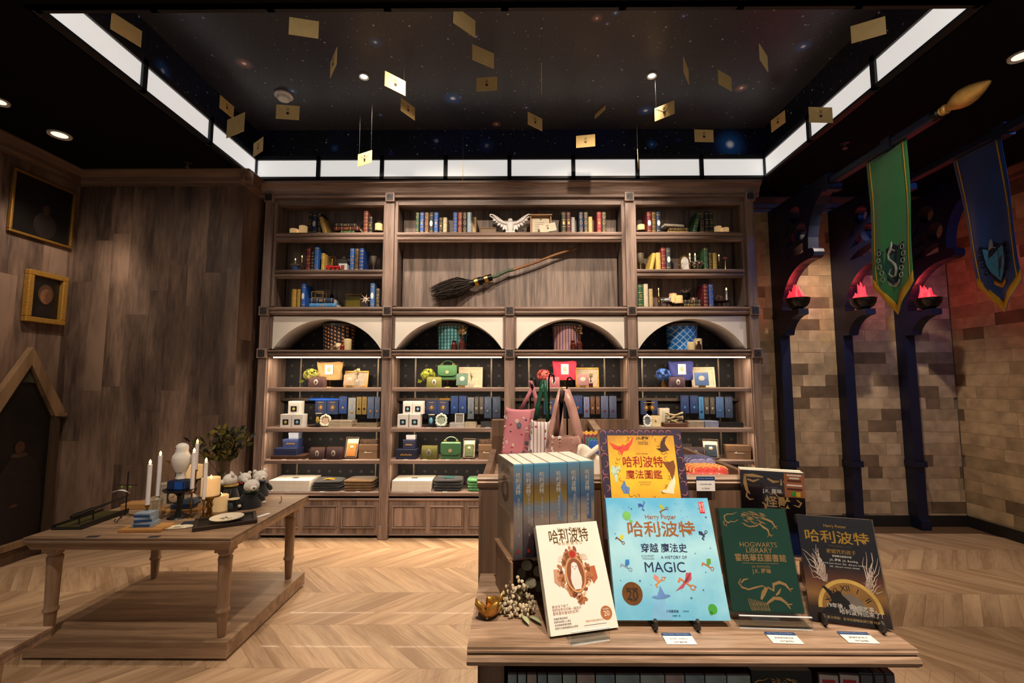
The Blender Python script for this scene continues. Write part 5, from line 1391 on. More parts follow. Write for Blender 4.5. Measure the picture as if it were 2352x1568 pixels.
dried_sprig((c.x + 4*s, YF + .19, Z['s2']), .17, ['26401c', '3a5428'], 'small green leafy spray behind the tapers', 10, .35, 'leafy_spray', .007)
c, s = px_item(1666, 606, YF + .11)
t = thing('ornament_stand', 'pink dome on a gold pedestal, right end of the middle right shelf', 'ornament', (c.x, YF + .11, Z['s2']))
B(MB().lathe([(.024, 0), (.018, .005), (.012, .015), (.010, 24*s), (.018, 26*s), (0, 26*s)], 14), 'pedestal', GOLD, t, True); B(MB().ell((0, 0, 29*s), .024, .024, .018), 'dome', colm('b04a5c', .5), t, True)
# bottom right curios
c, s = px_item(1532, 690, YF + .12)
cake_stand((c.x, YF + .12, Z['up']), .05, .055, 'dark footed dish with a pale bird, bottom right upper shelf', colm('3a2a20', .4))
t = thing('bird_ornament', 'pale blue ceramic bird on the dark footed dish', 'ornament', (c.x, YF + .12, Z['up'] + .055))
B(MB().ell((0, 0, .022), .035, .018, .018), 'body', colm('a9b4bc', .4), t, True); B(MB().ell((.03, 0, .042), .013, .012, .013), 'head', colm('a9b4bc', .4), t, True)
B(MB().poly([(-.03, 0, .028), (-.06, -.01, .02), (-.06, .012, .034)]), 'tail', colm('a9b4bc', .4), t, solid=.003)
c, s = px_item(1578, 680, YF + .10)
t = thing('cauldron', 'small black cauldron with dry grass on lying books', 'cauldron', (c.x, YF + .14, _z))
B(MB().lathe([(.02, 0), (.042, .012), (.052, .04), (.046, .066), (.05, .075), (.044, .075), (.04, .06), (0, .05)], 20), 'pot', BLACKM, t, True)
m = MB(); rr = random.Random(4)
for k in range(16): 
    a = rr.uniform(0, 2*PI); m.tube([(0, 0, .05), (.02*math.cos(a), .02*math.sin(a), .085), (.05*math.cos(a), .03*math.sin(a), .10 + rr.uniform(0, .03))], [.003, .003, .001], 4)
B(m, 'dry_grass', colm('8a7458'), t)
c, s = px_item(1597, 685, YF + .08)
t = thing('seashell', 'small beige shell on the lying black book', 'shell', (c.x, YF + .13, _z))
B(MB().lathe([(.016, 0), (.018, .008), (.012, .018), (.007, .026), (0, .034)], 12), 'shell', colm('b0886a'), t, True)

# broom on the back boards of the centre bay
YBR = YF + .17
p0, p1, pm_ = atY(1325, 569, YBR), atY(1180, 619, YBR), atY(1128, 637, YBR)
q1, q2, q3 = atY(1085, 651, YBR), atY(1045, 660, YBR), atY(992, 674, YBR)
t = thing('broom', 'old twig broomstick with brass bands hung in the centre bay', 'broom', pm_)
HANDLE = wood('broom_handle_wood', '6d4326', 'a5703f', 'x', 9, 8, .5)
MB().tube([p0, p0.lerp(p1, .33) + Vector((0, 0, .006)), p0.lerp(p1, .66) - Vector((0, 0, .004)), p1], [.010, .013, .014, .015], 10).build('handle', HANDLE, t, True)
MB().tube([p1, p1.lerp(pm_, .3) + Vector((0, 0, .012)), p1.lerp(pm_, .7) - Vector((0, 0, .004)), pm_.lerp(q1, .2)], [.016, .019, .017, .02], 10).build('handle_grip', mat('broom_grip_green', '41503a', .6, var=.3, scale=40), t, True)
dirv = (q1 - pm_).normalized(); up_ = Vector((0, -1, 0)).cross(dirv).normalized(); sd_ = dirv.cross(up_)
for f, m, nm, r in ((.0, BLACKM, 'collar', .040), (.18, GOLD, 'brass_band', .046), (.50, BLACKM, 'collar', .048), (.70, GOLD, 'brass_band', .050)):
    a_ = pm_.lerp(q1, f); b_ = pm_.lerp(q1, f + .18)
    MB().tube([a_, b_], r*.9, 16).build(nm, m, t, True)
MB().tube([pm_.lerp(q1, -.05), q1.lerp(q3, .08)], .036, 14).build('binding', BLACKM, t, True)
for f in (.3,): 
    MB().tube([pm_.lerp(q1, f) + up_*.045, pm_.lerp(q1, f) + up_*.062], [.006, .004], 8).build('rivet', GOLD, t, True)
    MB().tube([pm_.lerp(q1, f) - up_*.03 + Vector((0, -.035, 0)), pm_.lerp(q1, f) - up_*.03 + Vector((0, -.052, 0))], [.007, .004], 8).build('rivet', GOLD, t, True)
rr = random.Random(3); tw = MB()
for k in range(300):
    a = rr.uniform(0, 2*PI); r0 = .038*math.sqrt(rr.random()); rm = rr.uniform(.02, 1)**.5*.105; re = rr.uniform(0, 1)**.5*.075
    ln = rr.uniform(.72, 1.05)
    o0 = up_*math.cos(a) + sd_*math.sin(a)*.75
    a2 = a + rr.uniform(-.3, .3); o1 = up_*math.cos(a2) + sd_*math.sin(a2)*.75
    P0 = q1 + o0*r0; P1 = q1.lerp(q3, .42*ln) + o0*rm; P2 = q1.lerp(q3, .75*ln) + o1*rm*.9; P3 = q1.lerp(q3, ln) + o1*re + Vector((0, 0, rr.uniform(-.012, .012)))
    tw.tube([P0, P1, P2, P3], [.004, .004, .003, .0012], 4, False)
o = tw.build('twigs', mat('broom_twigs', '2c211a', .8, var=.4, scale=30), t); o['kind'] = 'stuff'

# ------------------------------------------------------------------ arched niches and open shelves of the bookcase
YN = YF + .20
BAY = ['first', 'second', 'third', 'fourth']
def X_at(u, v, y): return atY(u, v, y).x
# patterned bins with candles, bottles and dried flowers
for k, (u0, u1, kind, lab) in enumerate(((743, 814, 'arrows', 'round bin with orange and black print in the first arched niche'), (1004, 1074, 'scales', 'round teal scale-print bin in the second arched niche'),
                                (1268, 1336, 'plaid', 'round dusky pink plaid bin in the third arched niche'), (1531, 1601, 'lattice', 'round blue lattice-print bin in the fourth arched niche'))):
    y = YF + .29; c = atY((u0+u1)/2, 790, y); s = scl(c)
    pattern_bin((c.x, y, Z['l2t']), (u1-u0)*s/2*.99, 62*s, kind, lab)
def niche(u, y=YF + .13): c = atY(u, 795, y); return (c.x, y, Z['l2t']), scl(c)
p, s = niche(798); pillar_candle(p, 9*s, 27*s, 'tall ivory pillar candle in the first niche', False, 'ivory candles in the niches', False)
p, s = niche(777, YF + .12); pillar_candle(p, 6*s, 17*s, 'short ivory candle in the first niche', False, 'ivory candles in the niches', False)
p, s = niche(786, YF + .09); bottle(p, 5*s, 18*s, mat('red_glass', '7a1410', .08, coat=1.0), 'tiny red potion bottle in the first niche', .5, stopper=colm('1a1512'))
p, s = niche(770, YF + .085); dried_sprig(p, .035, ['a89482', '8a7264'], 'small dry moss tuft in the first niche', 14, 1.6, 'dry_moss', .004)
p, s = niche(1043); bottle(p, 7*s, 23*s, AMBER, 'short amber glass bottle in the second niche', .6, 'amber bottles in the niches')
p, s = niche(1061); bottle(p, 7.5*s, 30*s, AMBER, 'tall amber glass bottle in the second niche', .45, 'amber bottles in the niches')
dried_sprig((p[0], p[1], p[2] + 27*s), .12, ['b08a50', '6a5222', 'd0a878'], 'dried orchid spray in the tall amber bottle, second niche', 9, .45, leafw=.009)
p, s = niche(1316); bottle(p, 6.5*s, 23*s, AMBER, 'short amber glass bottle in the third niche', .6, 'amber bottles in the niches')
p, s = niche(1331); bottle(p, 7*s, 29*s, AMBER, 'tall dark glass bottle in the third niche', .45, 'amber bottles in the niches')
dried_sprig((p[0], p[1], p[2] + 27*s), .13, ['4a3a1c', 'c08a68', '6a5428'], 'dried flower spray in the tall dark bottle, third niche', 9, .4, leafw=.008)
p, s = niche(1588); pillar_candle(p, 9.5*s, 19*s, 'short square-looking ivory candle in the fourth niche', False, 'ivory candles in the niches', False)
p, s = niche(1603, YF + .17); pillar_candle(p, 9.5*s, 28*s, 'tall ivory pillar candle in the fourth niche', False, 'ivory candles in the niches', False)
p, s = niche(1605, YF + .09); bottle(p, 5.5*s, 21*s, mat('brown_glass', '2a120c', .08, coat=1.0), 'small brown potion bottle in the fourth niche', .5)

# first open shelf: flower, bag on stand, pouch, frame, card, bottle in each bay
def at_shelf(u, zn, y):
    v = {'A': 889, 'B': 982, 'C': 1057, 'D': 1132}[zn]
    c = atY(u, v, y); return (c.x, y, Z[zn]), scl(c)
BAGP = [
  dict(fl=714, fr=17, fc=['a8a84a', 'c2c06a', '8a9038'], leaf='6a7a2a', fn='pale green', bag=(757, 58, 40, '9a7a4c', 'brown paper'), pouch=(729, 40, 24, '5a3c38', 'brown'), frame=(816, 56, 39, 'gold'), card=(802, 26, 25, 'cfae8c', 'tan'), bot=(820, 11, 24, 'glass')),
  dict(fl=983, fr=17, fc=['a8b030', 'c4c84a', '7f8a22'], leaf='7f8a22', fn='lime green', bag=None, pouch=(997, 34, 24, '7a7a34', 'olive'), frame=(1080, 56, 48, 'cream'), card=(1061, 26, 28, '5f7f6e', 'sage green'), bot=(1082, 12, 17, 'glass')),
  dict(fl=1249, fr=16, fc=['c04848', 'd86a60', 'a83440'], leaf=None, fn='coral red', bag=(1297, 54, 42, 'b01f3a', 'crimson'), pouch=(1270, 30, 24, 'a8606a', 'dusty pink'), frame=(1349, 54, 47, 'gold'), card=(1339, 27, 26, 'b07a7c', 'rose'), bot=(1357, 10, 17, 'amber')),
  dict(fl=1523, fr=17, fc=['2f5fb0', '5a86d0', '20468c'], leaf=None, fn='blue', bag=(1565, 56, 42, '232a6a', 'navy'), pouch=(1555, 35, 24, '4a3440', 'plum'), frame=(1617, 52, 48, 'cream'), card=(1613, 30, 30, '5c7ab0', 'blue'), bot=None)]
for k, d in enumerate(BAGP):
    bay = BAY[k]
    y = YF + .22; p, s = at_shelf(d['fl'], 'A', y)
    t = thing('vase', f'small vase under the {d["fn"]} hydrangea', 'vase', p, 0, 'hydrangea vases')
    B(MB().lathe([(.016, 0), (.022, .02), (.014, .05), (.018, .06), (.012, .06), (.010, .04), (0, .02)], 14), 'vase', [GLASS, colm('3a3a34', .3), BRASS, BRASS][k] if k else colm('28407a', .3), t, True)
    hydrangea((p[0], p[1] - .01, p[2] + .045), d['fr']*s, d['fc'], f'{d["fn"]} hydrangea head on the first open shelf', d['leaf'])
    y = YF + .24
    if d['bag']:
        u, w, h, col, nm = d['bag']; p, s = at_shelf(u, 'A', y)
        cake_stand(p, .075, 17*s, f'brass footed stand under the {nm} bag')
        tote((p[0], p[1], p[2] + 17*s), w*s, h*s, .07, col, f'{nm} drawstring bag with crest card on a brass stand', card='d9cdb6')
    else:
        p, s = at_shelf(1028, 'A', y); cake_stand(p, .075, 17*s, 'brass footed stand under the upper green handbag')
        handbag((p[0], p[1], p[2] + 17*s), 42*s, 34*s, .07, 'green leather handbag standing on a brass stand, first open shelf')
    u, w, h, col, nm = d['pouch']; p, s = at_shelf(u, 'A', YF + .11)
    pouch(p, w*s, .07, h*s, col, f'{nm} zip pouch with oval badge on the first open shelf', rz=[-.12, .12, .1, .08][k])
    u, w, h, fm = d['frame']; p, s = at_shelf(u, 'A', YF + .27)
    picture_frame(p, w*s, h*s, f'{fm} picture frame leaning on the first open shelf, {bay} bay', FRGOLD if fm == 'gold' else colm('d2c4a6', .5, var=.15), colm('c2b49a' if k % 2 else 'a89a88', .6), .22, [.0, 0, -.12, -.2][k])
    u, w, h, col, nm = d['card']; p, s = at_shelf(u, 'A', YF + .14)
    t = thing('notebook', f'{nm} crest notebook in clear wrap on a small easel, first open shelf', 'notebook', (p[0], p[1], p[2] + .02), [.1, 0, -.1, -.15][k], 'crest notebooks on easels', rx=-.25)
    B(MB().box(-w*s/2, w*s/2, -.006, .006, 0, h*s), 'cover', colm(col, .5), t, bevel=.001)
    B(MB().ell((0, -.0065, h*s*.56), w*s*.22, .001, h*s*.2, 14, 8), 'emblem', colm('d8c8b4'), t, True)
    B(MB().box(-w*s/2-.002, w*s/2+.002, -.010, .008, -.002, h*s+.002), 'clear_wrap', POLY, t)
    B(MB().box(-.03, .03, -.012, .03, -.018, -.004), 'easel', BRASS, t)
    if d['bot']:
        u, w, h, g = d['bot']; p, s = at_shelf(u, 'A', YF + .10)
        bottle(p, w*s/2, h*s, AMBER if g == 'amber' else mat('tinted_clear_glass', 'b8b4a8', .05, var=0, alpha=.45, spec=.9), f'small {"amber" if g == "amber" else "clear"} glass bottle by the frame, first open shelf, {bay} bay', .3)
        dried_sprig((p[0], p[1], p[2] + h*s*.9), .09, ['d8ccb0', 'c0b088'], f'white flower twig in the small bottle, {bay} bay', 5, .6, leafw=.006)
# second open shelf
def mugboxes(items, word, off=0):
    for n, (u0, u1, v0, lvl, lab) in enumerate(items):
        y = YF + (.10 if lvl == 0 else .12); p, s = at_shelf((u0+u1)/2, 'B', y); h = 29*s
        gift_box((p[0], y + (u1-u0)*s*.5 - .03, p[2] + lvl*(h + .001)), (u1-u0)*s, (u1-u0)*s*.95, h, 'd6d2cc', lab, 0, False, 'window', 'white mug boxes', name='mug_box')
mugboxes([(646, 671, 953, 0, 'white mug box with yellow print, left of bottom pair, first bay'), (672.5, 697.5, 952, 0, 'white mug box with grey print, right of bottom pair, first bay'), (663, 689, 926, 1, 'white mug box with yellow print on top of the pair, first bay'),
          (914, 939, 953, 0, 'white mug box with blue print, left of bottom pair, second bay'), (941, 966, 952, 0, 'white mug box with blue print, right of bottom pair, second bay'), (926, 948, 926, 1, 'white mug box with green print on top, second bay'), (948.5, 972, 926, 1, 'white mug box with blue print on top, second bay'),
          (1204, 1226, 952, 0, 'white mug box behind the hanging totes, third bay')], 'w')
def crestboxes(us, bay):
    for n, u in enumerate(us):
        p, s = at_shelf(u, 'B', YF + .34); h = 32*s
        t = gift_box((p[0], YF + .34, p[2] + 24*s), 26*s, .05, h, '2b3c6a', f'navy crest box hung at the back of the second open shelf, {BAY[bay]} bay, {"left" if n == 0 else "right"} one', 0, False, 'crest', 'navy crest boxes')
        B(MB().box(-10*s, 10*s, -.02, .03, -24*s, -.001), 'riser', ACRYL, t)
crestboxes((737.5, 764.5), 0); crestboxes((991.5, 1018), 1); crestboxes((1262,), 2); crestboxes((1484, 1497.5), 3)
BLUEW = mat('glossy_blue_band', '0f62e8', .25, coat=.6)
for k in range(4):                                      # hanging rails
    a, b = PX[k] + .032, PX[k+1] - .032
    t = thing('hanging_rail', f'steel display rail across the second open shelf, {BAY[k]} bay', 'rail', ((a+b)/2, YF + .33, 1.33), 0, 'display rails')
    zr = atY(700, 917, YF + .33).z
    MB().box(a, b, YF + .325, YF + .335, zr - .016, zr + .016).build('rail', mat('rail_steel', '5c5048', .4, .7), t, bevel=.002)
    if k == 0:
        x0, x1 = atY(709, 917, YF + .32).x, atY(780, 917, YF + .32).x
        MB().lathe([(.010, 0), (.017, (x1-x0)*.2), (.019, (x1-x0)*.5), (.015, (x1-x0)*.85), (.009, x1-x0)], 12, (x0, YF + .325, zr), Matrix.Rotation(PI/2, 4, 'Y')).build('blue_band', BLUEW, t, True)
    if k == 1:
        x0, x1 = atY(1010, 917, YF + .32).x, atY(1034, 917, YF + .32).x
        MB().box(x0, x1, YF + .318, YF + .324, zr - .014, zr + .014).build('gold_band', GOLD, t)
PKS = [(0, [(779, 798, 910, 949, '2d4f9a', 'd0a040', 'blue keychain card'), (800, 818, 913, 962, 'a8b0ba', 'd8a838', 'grey keychain tag with a plush'), (819.5, 831, 911, 951, 'a58a4a', '3a3022', 'gold striped pencil'), (832, 843, 911, 951, 'a58a4a', '3a3022', 'second gold striped pencil'), (844, 860, 911, 960, '5a6e94', 'd0a080', 'slate blue necklace card'), (861, 873, 911, 960, '566a90', 'd0a080', 'half-hidden necklace card')]),
       (1, [(1035, 1053, 909, 949, '2a4a90', '5a8ae0', 'left royal blue keychain card'), (1054, 1072, 909, 949, '2c4c94', '8aa0b8', 'right royal blue keychain card'), (1074, 1089, 912, 961, '8a92a0', '1f8a8a', 'grey tag with teal charm'), (1090, 1099.5, 911, 950, '6a6460', 'c8c0b8', 'left silver pen'), (1101, 1111, 911, 950, '6a6460', 'c8c0b8', 'right silver pen'), (1112, 1129, 911, 959, '5f6f8e', 'a8b0b8', 'left steel blue necklace card'), (1131, 1150, 911, 959, '5a6a88', 'a8b0b8', 'right steel blue necklace card')]),
       (2, [(1316, 1338, 908, 949, '24417c', 'd08a40', 'navy lion keychain card'), (1340, 1354, 911, 958, '7a86b0', 'c04a48', 'lilac tag with red charm'), (1355.5, 1366, 910, 950, '6a4632', 'd0a080', 'left brown pen'), (1368, 1378, 910, 950, '6a4632', 'd0a080', 'right brown pen'), (1379.5, 1397, 909, 959, '66749c', '9a4a50', 'left blue-grey necklace card'), (1398.5, 1416, 909, 959, '66749c', '9a4a50', 'right blue-grey necklace card')]),
       (3, [(1562, 1582, 908, 948, '223a74', '58a8e0', 'left navy keychain card with sky ribbon'), (1584, 1603, 908, 948, '223a74', '58a8e0', 'right navy keychain card with sky ribbon'), (1604, 1616, 911, 961, '4a90cc', '2050a0', 'sky blue tag with charm'), (1617, 1628, 912, 950, '5a5450', 'c8c0b8', 'left dark pen'), (1630, 1641, 912, 950, '5a5450', 'c8c0b8', 'right dark pen'), (1643, 1662, 911, 958, '4f6ea8', '6ab0e0', 'left blue necklace card'), (1664, 1682, 911, 958, '4a5c84', 'a8b0b8', 'right blue necklace card')])]
for k, items in PKS:
    for u0, u1, v0, v1, col, ch, nm in items:
        y = YF + .28; c = atY((u0+u1)/2, v0, y); s = scl(c)
        hang_pack((c.x, y, c.z), (u1-u0)*s*.94, (v1-v0)*s, col, f'{nm} hanging in clear bag, second open shelf, {BAY[k]} bay', ch)
def on_b(u, y): return at_shelf(u, 'B', y)
p, s = on_b(734, YF + .15); tray(p, 54*s, .16, 'black oval tray with mug, second open shelf, first bay', '1c1a18')
p, s = on_b(732, YF + .20); mug((p[0], p[1], p[2] + .005), 8*s, 28*s, '1d2024', 'black mug with gold emblem and wide rim, first bay', 'a08a3a')
p, s = on_b(746, YF + .11); ornate_frame((p[0], p[1], p[2] + .006), 26*s, 28*s, 'c9c2a8', 'ivory ornate photo frame on the black tray')
p, s = on_b(1001, YF + .15); tray(p, 64*s, .16, 'dark oval tray with mug, second open shelf, second bay', '2a2620')
p, s = on_b(991, YF + .16); mug((p[0], p[1], p[2] + .005), 8*s, 26*s, '14202c', 'dark mug with blue emblem, second bay', '5f9ab4')
p, s = on_b(1013, YF + .12); ornate_frame((p[0], p[1], p[2] + .006), 27*s, 30*s, 'b4bcae', 'silver green ornate photo frame on the dark tray', '7f8a78')
p, s = on_b(1055, YF + .20); picture_frame((p[0], p[1], p[2] + .03), 21*s, 22*s, 'small grey wrapped frame above flat packs, second bay', colm('b8b4ac'), colm('5a5650'), .1, fw=.010)
p, s = on_b(1493, YF + .14); tray(p, 52*s, .15, 'white scalloped tray, second open shelf, fourth bay', 'd8d4cc')
p, s = on_b(1488, YF + .10); ornate_frame((p[0], p[1], p[2] + .006), 20*s, 28*s, 'c8ccd0', 'silver ornate photo frame on the white tray', '6a7078')
p, s = on_b(1506, YF + .16); pouch((p[0], p[1], p[2] + .006), 22*s, .05, 24*s, 'c8b68e', 'cream folded cloth bag on the white tray', -.2, 'd8c8a8')
p, s = on_b(1551, YF + .12)
t = thing('scarf_box', 'open brown box showing a cream knit in clear lid, fourth bay', 'box', p, -.03)
B(MB().box(-26*s, 26*s, -.03, .09, 0, 9*s), 'base', colm('5a3a2c', .5), t, bevel=.002); B(MB().box(-25*s, 25*s, .01, .06, 9*s, 36*s), 'lid', POLY, t)
m = MB()
for j in range(5): m.tube([(-20*s + a*40*s, .03 + .01*math.sin(a*9 + j), 12*s + j*4.2*s + 3*s*math.sin(a*6 + j*2)) for a in [q/8 for q in range(9)]], 2.6*s, 6)
B(m, 'knit', colm('d2bf98', .85), t, True)
p, s = on_b(1525, YF + .26); gift_box(p, 24*s, .05, 40*s, 'cfc7b6', 'white wrapped packet behind the brown scarf box', .1, False)
FP = [(788, 54, 15, 'a89a84', 'cream flat packs under a plush tag, first bay'), (847, 50, 9, '8f7f68', 'tan flat packs at the right, first bay'), (1052, 34, 10, 'b0aca8', 'white flat packs left pair, second bay'), (1082, 26, 11, 'b4a88e', 'gold edged flat packs right pair, second bay'), (1118, 26, 12, '3a3836', 'black flat packs, second bay'),
      (1352, 56, 9, 'c2b496', 'cream flat packs, third bay'), (1596, 34, 14, 'a89a86', 'white and tan flat packs left, fourth bay'), (1627, 34, 14, '8f98b0', 'blue-white flat packs right, fourth bay'), (1673, 54, 11, '22201f', 'black flat packs, fourth bay')]
for u, w, h, col, lab in FP:
    p, s = on_b(u, YF + .15); flat_pack(p, w*s, .15, h*s, col, lab + ', second open shelf')
# third open shelf
def on_c(u, y): return at_shelf(u, 'C', y)
p, s = on_c(671, YF + .16)
t = thing('box_tray', 'brown wooden tray under navy boxes, third open shelf, first bay', 'tray', p); B(MB().box(-38*s, 38*s, -.10, .10, 0, 8*s), 'tray', wood('tray_wood', '3a2418', '5a3a28', 'x', 9, 10), t, bevel=.002)
gift_box((p[0] - 8*s, p[1], p[2] + 8*s + .0005), 50*s, .16, 16*s, '222c50', 'wide flat navy box on the brown tray, first bay', 0, True, None, 'navy gift boxes')
z2 = p[2] + 24*s + .001
gift_box((p[0] - 2*s, p[1] + .02, z2), 34*s, .12, 19*s, '26325c', 'navy gift box with gold lettering on the flat navy box', .06, True, 'text', 'navy gift boxes')
gift_box((p[0] + 2*s, p[1] + .03, z2 + 19*s + .0008), 22*s, .09, 14*s, '6e7686', 'small grey-blue box on top of the navy pile, first bay', .05, True, None, 'navy gift boxes')
p, s = on_c(731, YF + .10); pouch(p, 36*s, .09, 26*s, '4a2f2a', 'dark brown wrapped pouch, left of two, third open shelf', .05, 'b8aaa0', wrapped=True)
p, s = on_c(769, YF + .10); pouch(p, 38*s, .09, 27*s, '42282a', 'dark brown wrapped pouch, right of two, third open shelf', -.04, 'b8aaa0', wrapped=True)
def wallet_box(u, w, h, col, inner, lab, rz=0):
    p, s = on_c(u, YF + .12)
    t = thing('wallet_box', lab, 'box', p, rz, 'open wallet boxes on the third shelf', rx=-.35)
    w, h = w*s, h*s; m = colm(col, .5)
    B(MB().box(-w/2, w/2, .0, .004, 0, h), 'back', m, t)
    for x0, x1, z0, z1 in ((-w/2, -w/2+.004, 0, h), (w/2-.004, w/2, 0, h), (-w/2, w/2, 0, .012), (-w/2, w/2, h-.004, h)): B(MB().box(x0, x1, -.03, .004, z0, z1), 'rim', m, t)
    B(MB().box(-w/2+.005, w/2-.005, -.004, 0, .012, h-.005), 'lining', colm('c9bfae', .7), t)
    B(MB().box(-w*.36, w*.36, -.024, -.005, .016, h*.72), 'wallet', mat('wallet_' + inner, inner, .4, var=.12), t, bevel=.006)
    B(MB().ell((0, -.026, h*.52), w*.12, .003, w*.12), 'clasp', mat('bag_clasp', 'e6c8a0', .3, .6), t, True)
wallet_box(806, 30, 48, '4a3222', 'b0702e', 'open box with tan leather wallet, third open shelf, first bay')
wallet_box(1077, 28, 45, '54402e', '4f5a34', 'open box with olive leather key case, third open shelf, second bay')
wallet_box(1634, 34, 44, '4c3a2c', '26323e', 'open box with navy leather key case, third open shelf, fourth bay', -.25)
def lidbox(u, w, h, lab, y=YF + .14, rz=0, pack=True):
    p, s = on_c(u, y)
    t = gift_box(p, w*s, .10, h*s, '7a5f48', lab, rz, True, 'logo', 'brown logo boxes on the third shelf', rx=0)
    if pack:
        q = thing('wrapped_packet', 'shiny wrapped brown packet on the ' + ' '.join(lab.split()[:3]) + lab[lab.rfind(','):], 'packet', (p[0], p[1] + .01, p[2] + h*s + .001), rz, 'wrapped packets on logo boxes')
        B(rbox(w*s*.95, .08, 11*s, .012), 'packet', mat('wrapped_brown', '4a3a30', .25, var=.35, scale=40, bump=.4, coat=.6), q, True)
lidbox(848, 42, 32, 'brown logo box at the right end, first bay'); lidbox(1117, 34, 32, 'tan logo box at the right end, second bay')
lidbox(1694, 52, 31, 'brown logo box at the right end, fourth bay', rz=-.12, pack=False)
p, s = on_c(936, YF + .14)
gift_box(p, 46*s, .14, 22*s, '1c2038', 'wide dark navy box with gold lettering, third open shelf, second bay', 0, True, 'text', 'navy gift boxes')
gift_box((p[0] + 4*s, p[1] + .02, p[2] + 22*s + .0008), 27*s, .10, 20*s, '20243e', 'small dark navy box with gold lettering on the wide one, second bay', 0, True, 'text', 'navy gift boxes')
gift_box((p[0] + 6*s, p[1] + .04, p[2] + 42*s + .0016), 21*s, .07, 10*s, '8a8a90', 'little grey box on the dark navy pile, second bay', 0, True, None, 'navy gift boxes')
p, s = on_c(987, YF + .11); pouch(p, 38*s, .09, 30*s, '6e6a30', 'olive wrapped pouch, third open shelf, second bay', -.05, '9a988a', wrapped=True)
p, s = on_c(1036, YF + .12); handbag(p, 44*s, 38*s, .08, 'green leather handbag standing on the third open shelf', -.06)
p, s = on_c(1596, YF + .12); pouch(p, 42*s, .09, 27*s, '3c2e34', 'plum wrapped pouch, third open shelf, fourth bay', -.1, '9a948e', wrapped=True)
p, s = on_c(1576, YF + .24); pouch(p, 30*s, .09, 30*s, '352c30', 'dark wrapped pouch behind the plum one, fourth bay', .05, '8a848e', wrapped=True)
# bottom open shelf
def on_d(u, y): return at_shelf(u, 'D', y)
for u, w, lab in ((677, 92, 'first bay'), (951, 88, 'second bay')):
    p, s = on_d(u, YF + .19)
    for j in range(3):
        t = gift_box((p[0] - .0 + j*.002, p[1], p[2] + j*(8*s + .0006)), w*s, .27, 8*s, 'd8d2c6', f'flat white gift box, {["bottom", "middle", "top"][j]} of the stack on the bottom shelf, {lab}', 0, False, None, 'flat white boxes on the bottom shelf')
    B(MB().box(-.03, .03, -.02, .02, 8*s, 8*s + .0008), 'print', colm('3a3634'), t)
FS = [(757, 64, 22, '17161a', 'b88a2a', 'black folded shirts with yellow print, bottom shelf, first bay'), (829, 68, 24, '5c4222', None, 'brown folded shirts, bottom shelf, first bay'), (1031, 64, 26, '1a1a1e', '1f6a6a', 'black folded shirts with teal print, bottom shelf, second bay'), (1100, 50, 26, '3f7a48', None, 'green folded shirts, bottom shelf, second bay')]
for u, w, h, col, ac, lab in FS:
    p, s = on_d(u, YF + .18); folded_shirts(p, w*s, .22, h*s, col, lab, 4, ac)
for u in (1240, 1330, 1530, 1640):
    p, s = on_d(u, YF + .18); folded_shirts(p, 66*s, .22, 24*s, ['2a2a30', '6a2430', '23305a', '3a3a40'][(u // 100) % 4], f'folded shirts low behind the book display, {["left", "second", "third", "right"][(1240, 1330, 1530, 1640).index(u)]} pile', 4)
# price cards on the shelf edges
def price_tag(loc, rz, label, w=.05, d=.03, rx=0, big=False):
    t = thing('price_card', label, 'price card', loc, rz, 'price cards', rx=rx)
    B(MB().box(-w/2, w/2, -d/2, d/2, 0, .0008), 'card', WHITEC, t); B(MB().box(-w/2, w/2, d*.22, d/2, .0009, .0012), 'header', colm('1f3f74', .4), t)
    return t
n = 0
for zn, us, bays in (('D', (660, 740, 822, 945, 1022), (0, 0, 0, 1, 1)), ('C', (653, 690, 746, 798, 932, 976, 1028, 1075), (0, 0, 0, 0, 1, 1, 1, 1)), ('B', (985, 1008, 1120), (1, 1, 1))):
    cnt = {}
    for u, b_ in zip(us, bays):
        p, s = at_shelf(u, zn, YF + .06); cnt[b_] = cnt.get(b_, 0) + 1
        price_tag((p[0], p[1], p[2] + .0004), 0, f'little price card on the {dict(B="second", C="third", D="bottom")[zn]} open shelf edge, {BAY[b_]} bay, {ORD[cnt[b_]-1]} from left', .042, .02)

# ------------------------------------------------------------------ left display table
def mould_top(t, x0, x1, y0, y1, z1, th, m, name='table_top', out=.0):
    """slab with an ovolo moulded edge all round"""
    prof = [(0, 0), (0, -.006), (-.006, -.010), (-.006, -.016), (-.002, -.020), (-.002, -.030), (-.012, -th*.7), (-.022, -th)]
    mb = MB(); loops = []
    for o, dz in [(p[0], p[1]) for p in prof]:
        loops.append([(x0 - o, y0 - o, z1 + dz), (x1 + o, y0 - o, z1 + dz), (x1 + o, y1 + o, z1 + dz), (x0 - o, y1 + o, z1 + dz)])
    for A_, B_ in zip(loops, loops[1:]): mb.strip(A_, B_)
    mb.poly(loops[0]); mb.poly(loops[-1][::-1])
    return mb.build(name, m, t)
TX0, TX1, TY0, TY1, TZ = -2.665, -1.535, 2.53, 3.47, .655
lt = thing('display_table', 'low oak display table with turned legs on a plinth, left of the room', 'table', ((TX0+TX1)/2, 3.0, 0))
mould_top(lt, TX0, TX1, TY0, TY1, TZ, .07, LTAB)
MB().box(TX0 + .0, TX1 - .02, 2.575, 3.49, .012, .098).build('plinth', LTAB, lt, bevel=.003)
MB().box(TX0 + .04, TX1 - .06, 2.61, 3.45, 0, .012).build('plinth_foot', mat('painted_gap_shade', '0c0a09', .9), lt)  # near-black stands in for the shade under the plinth
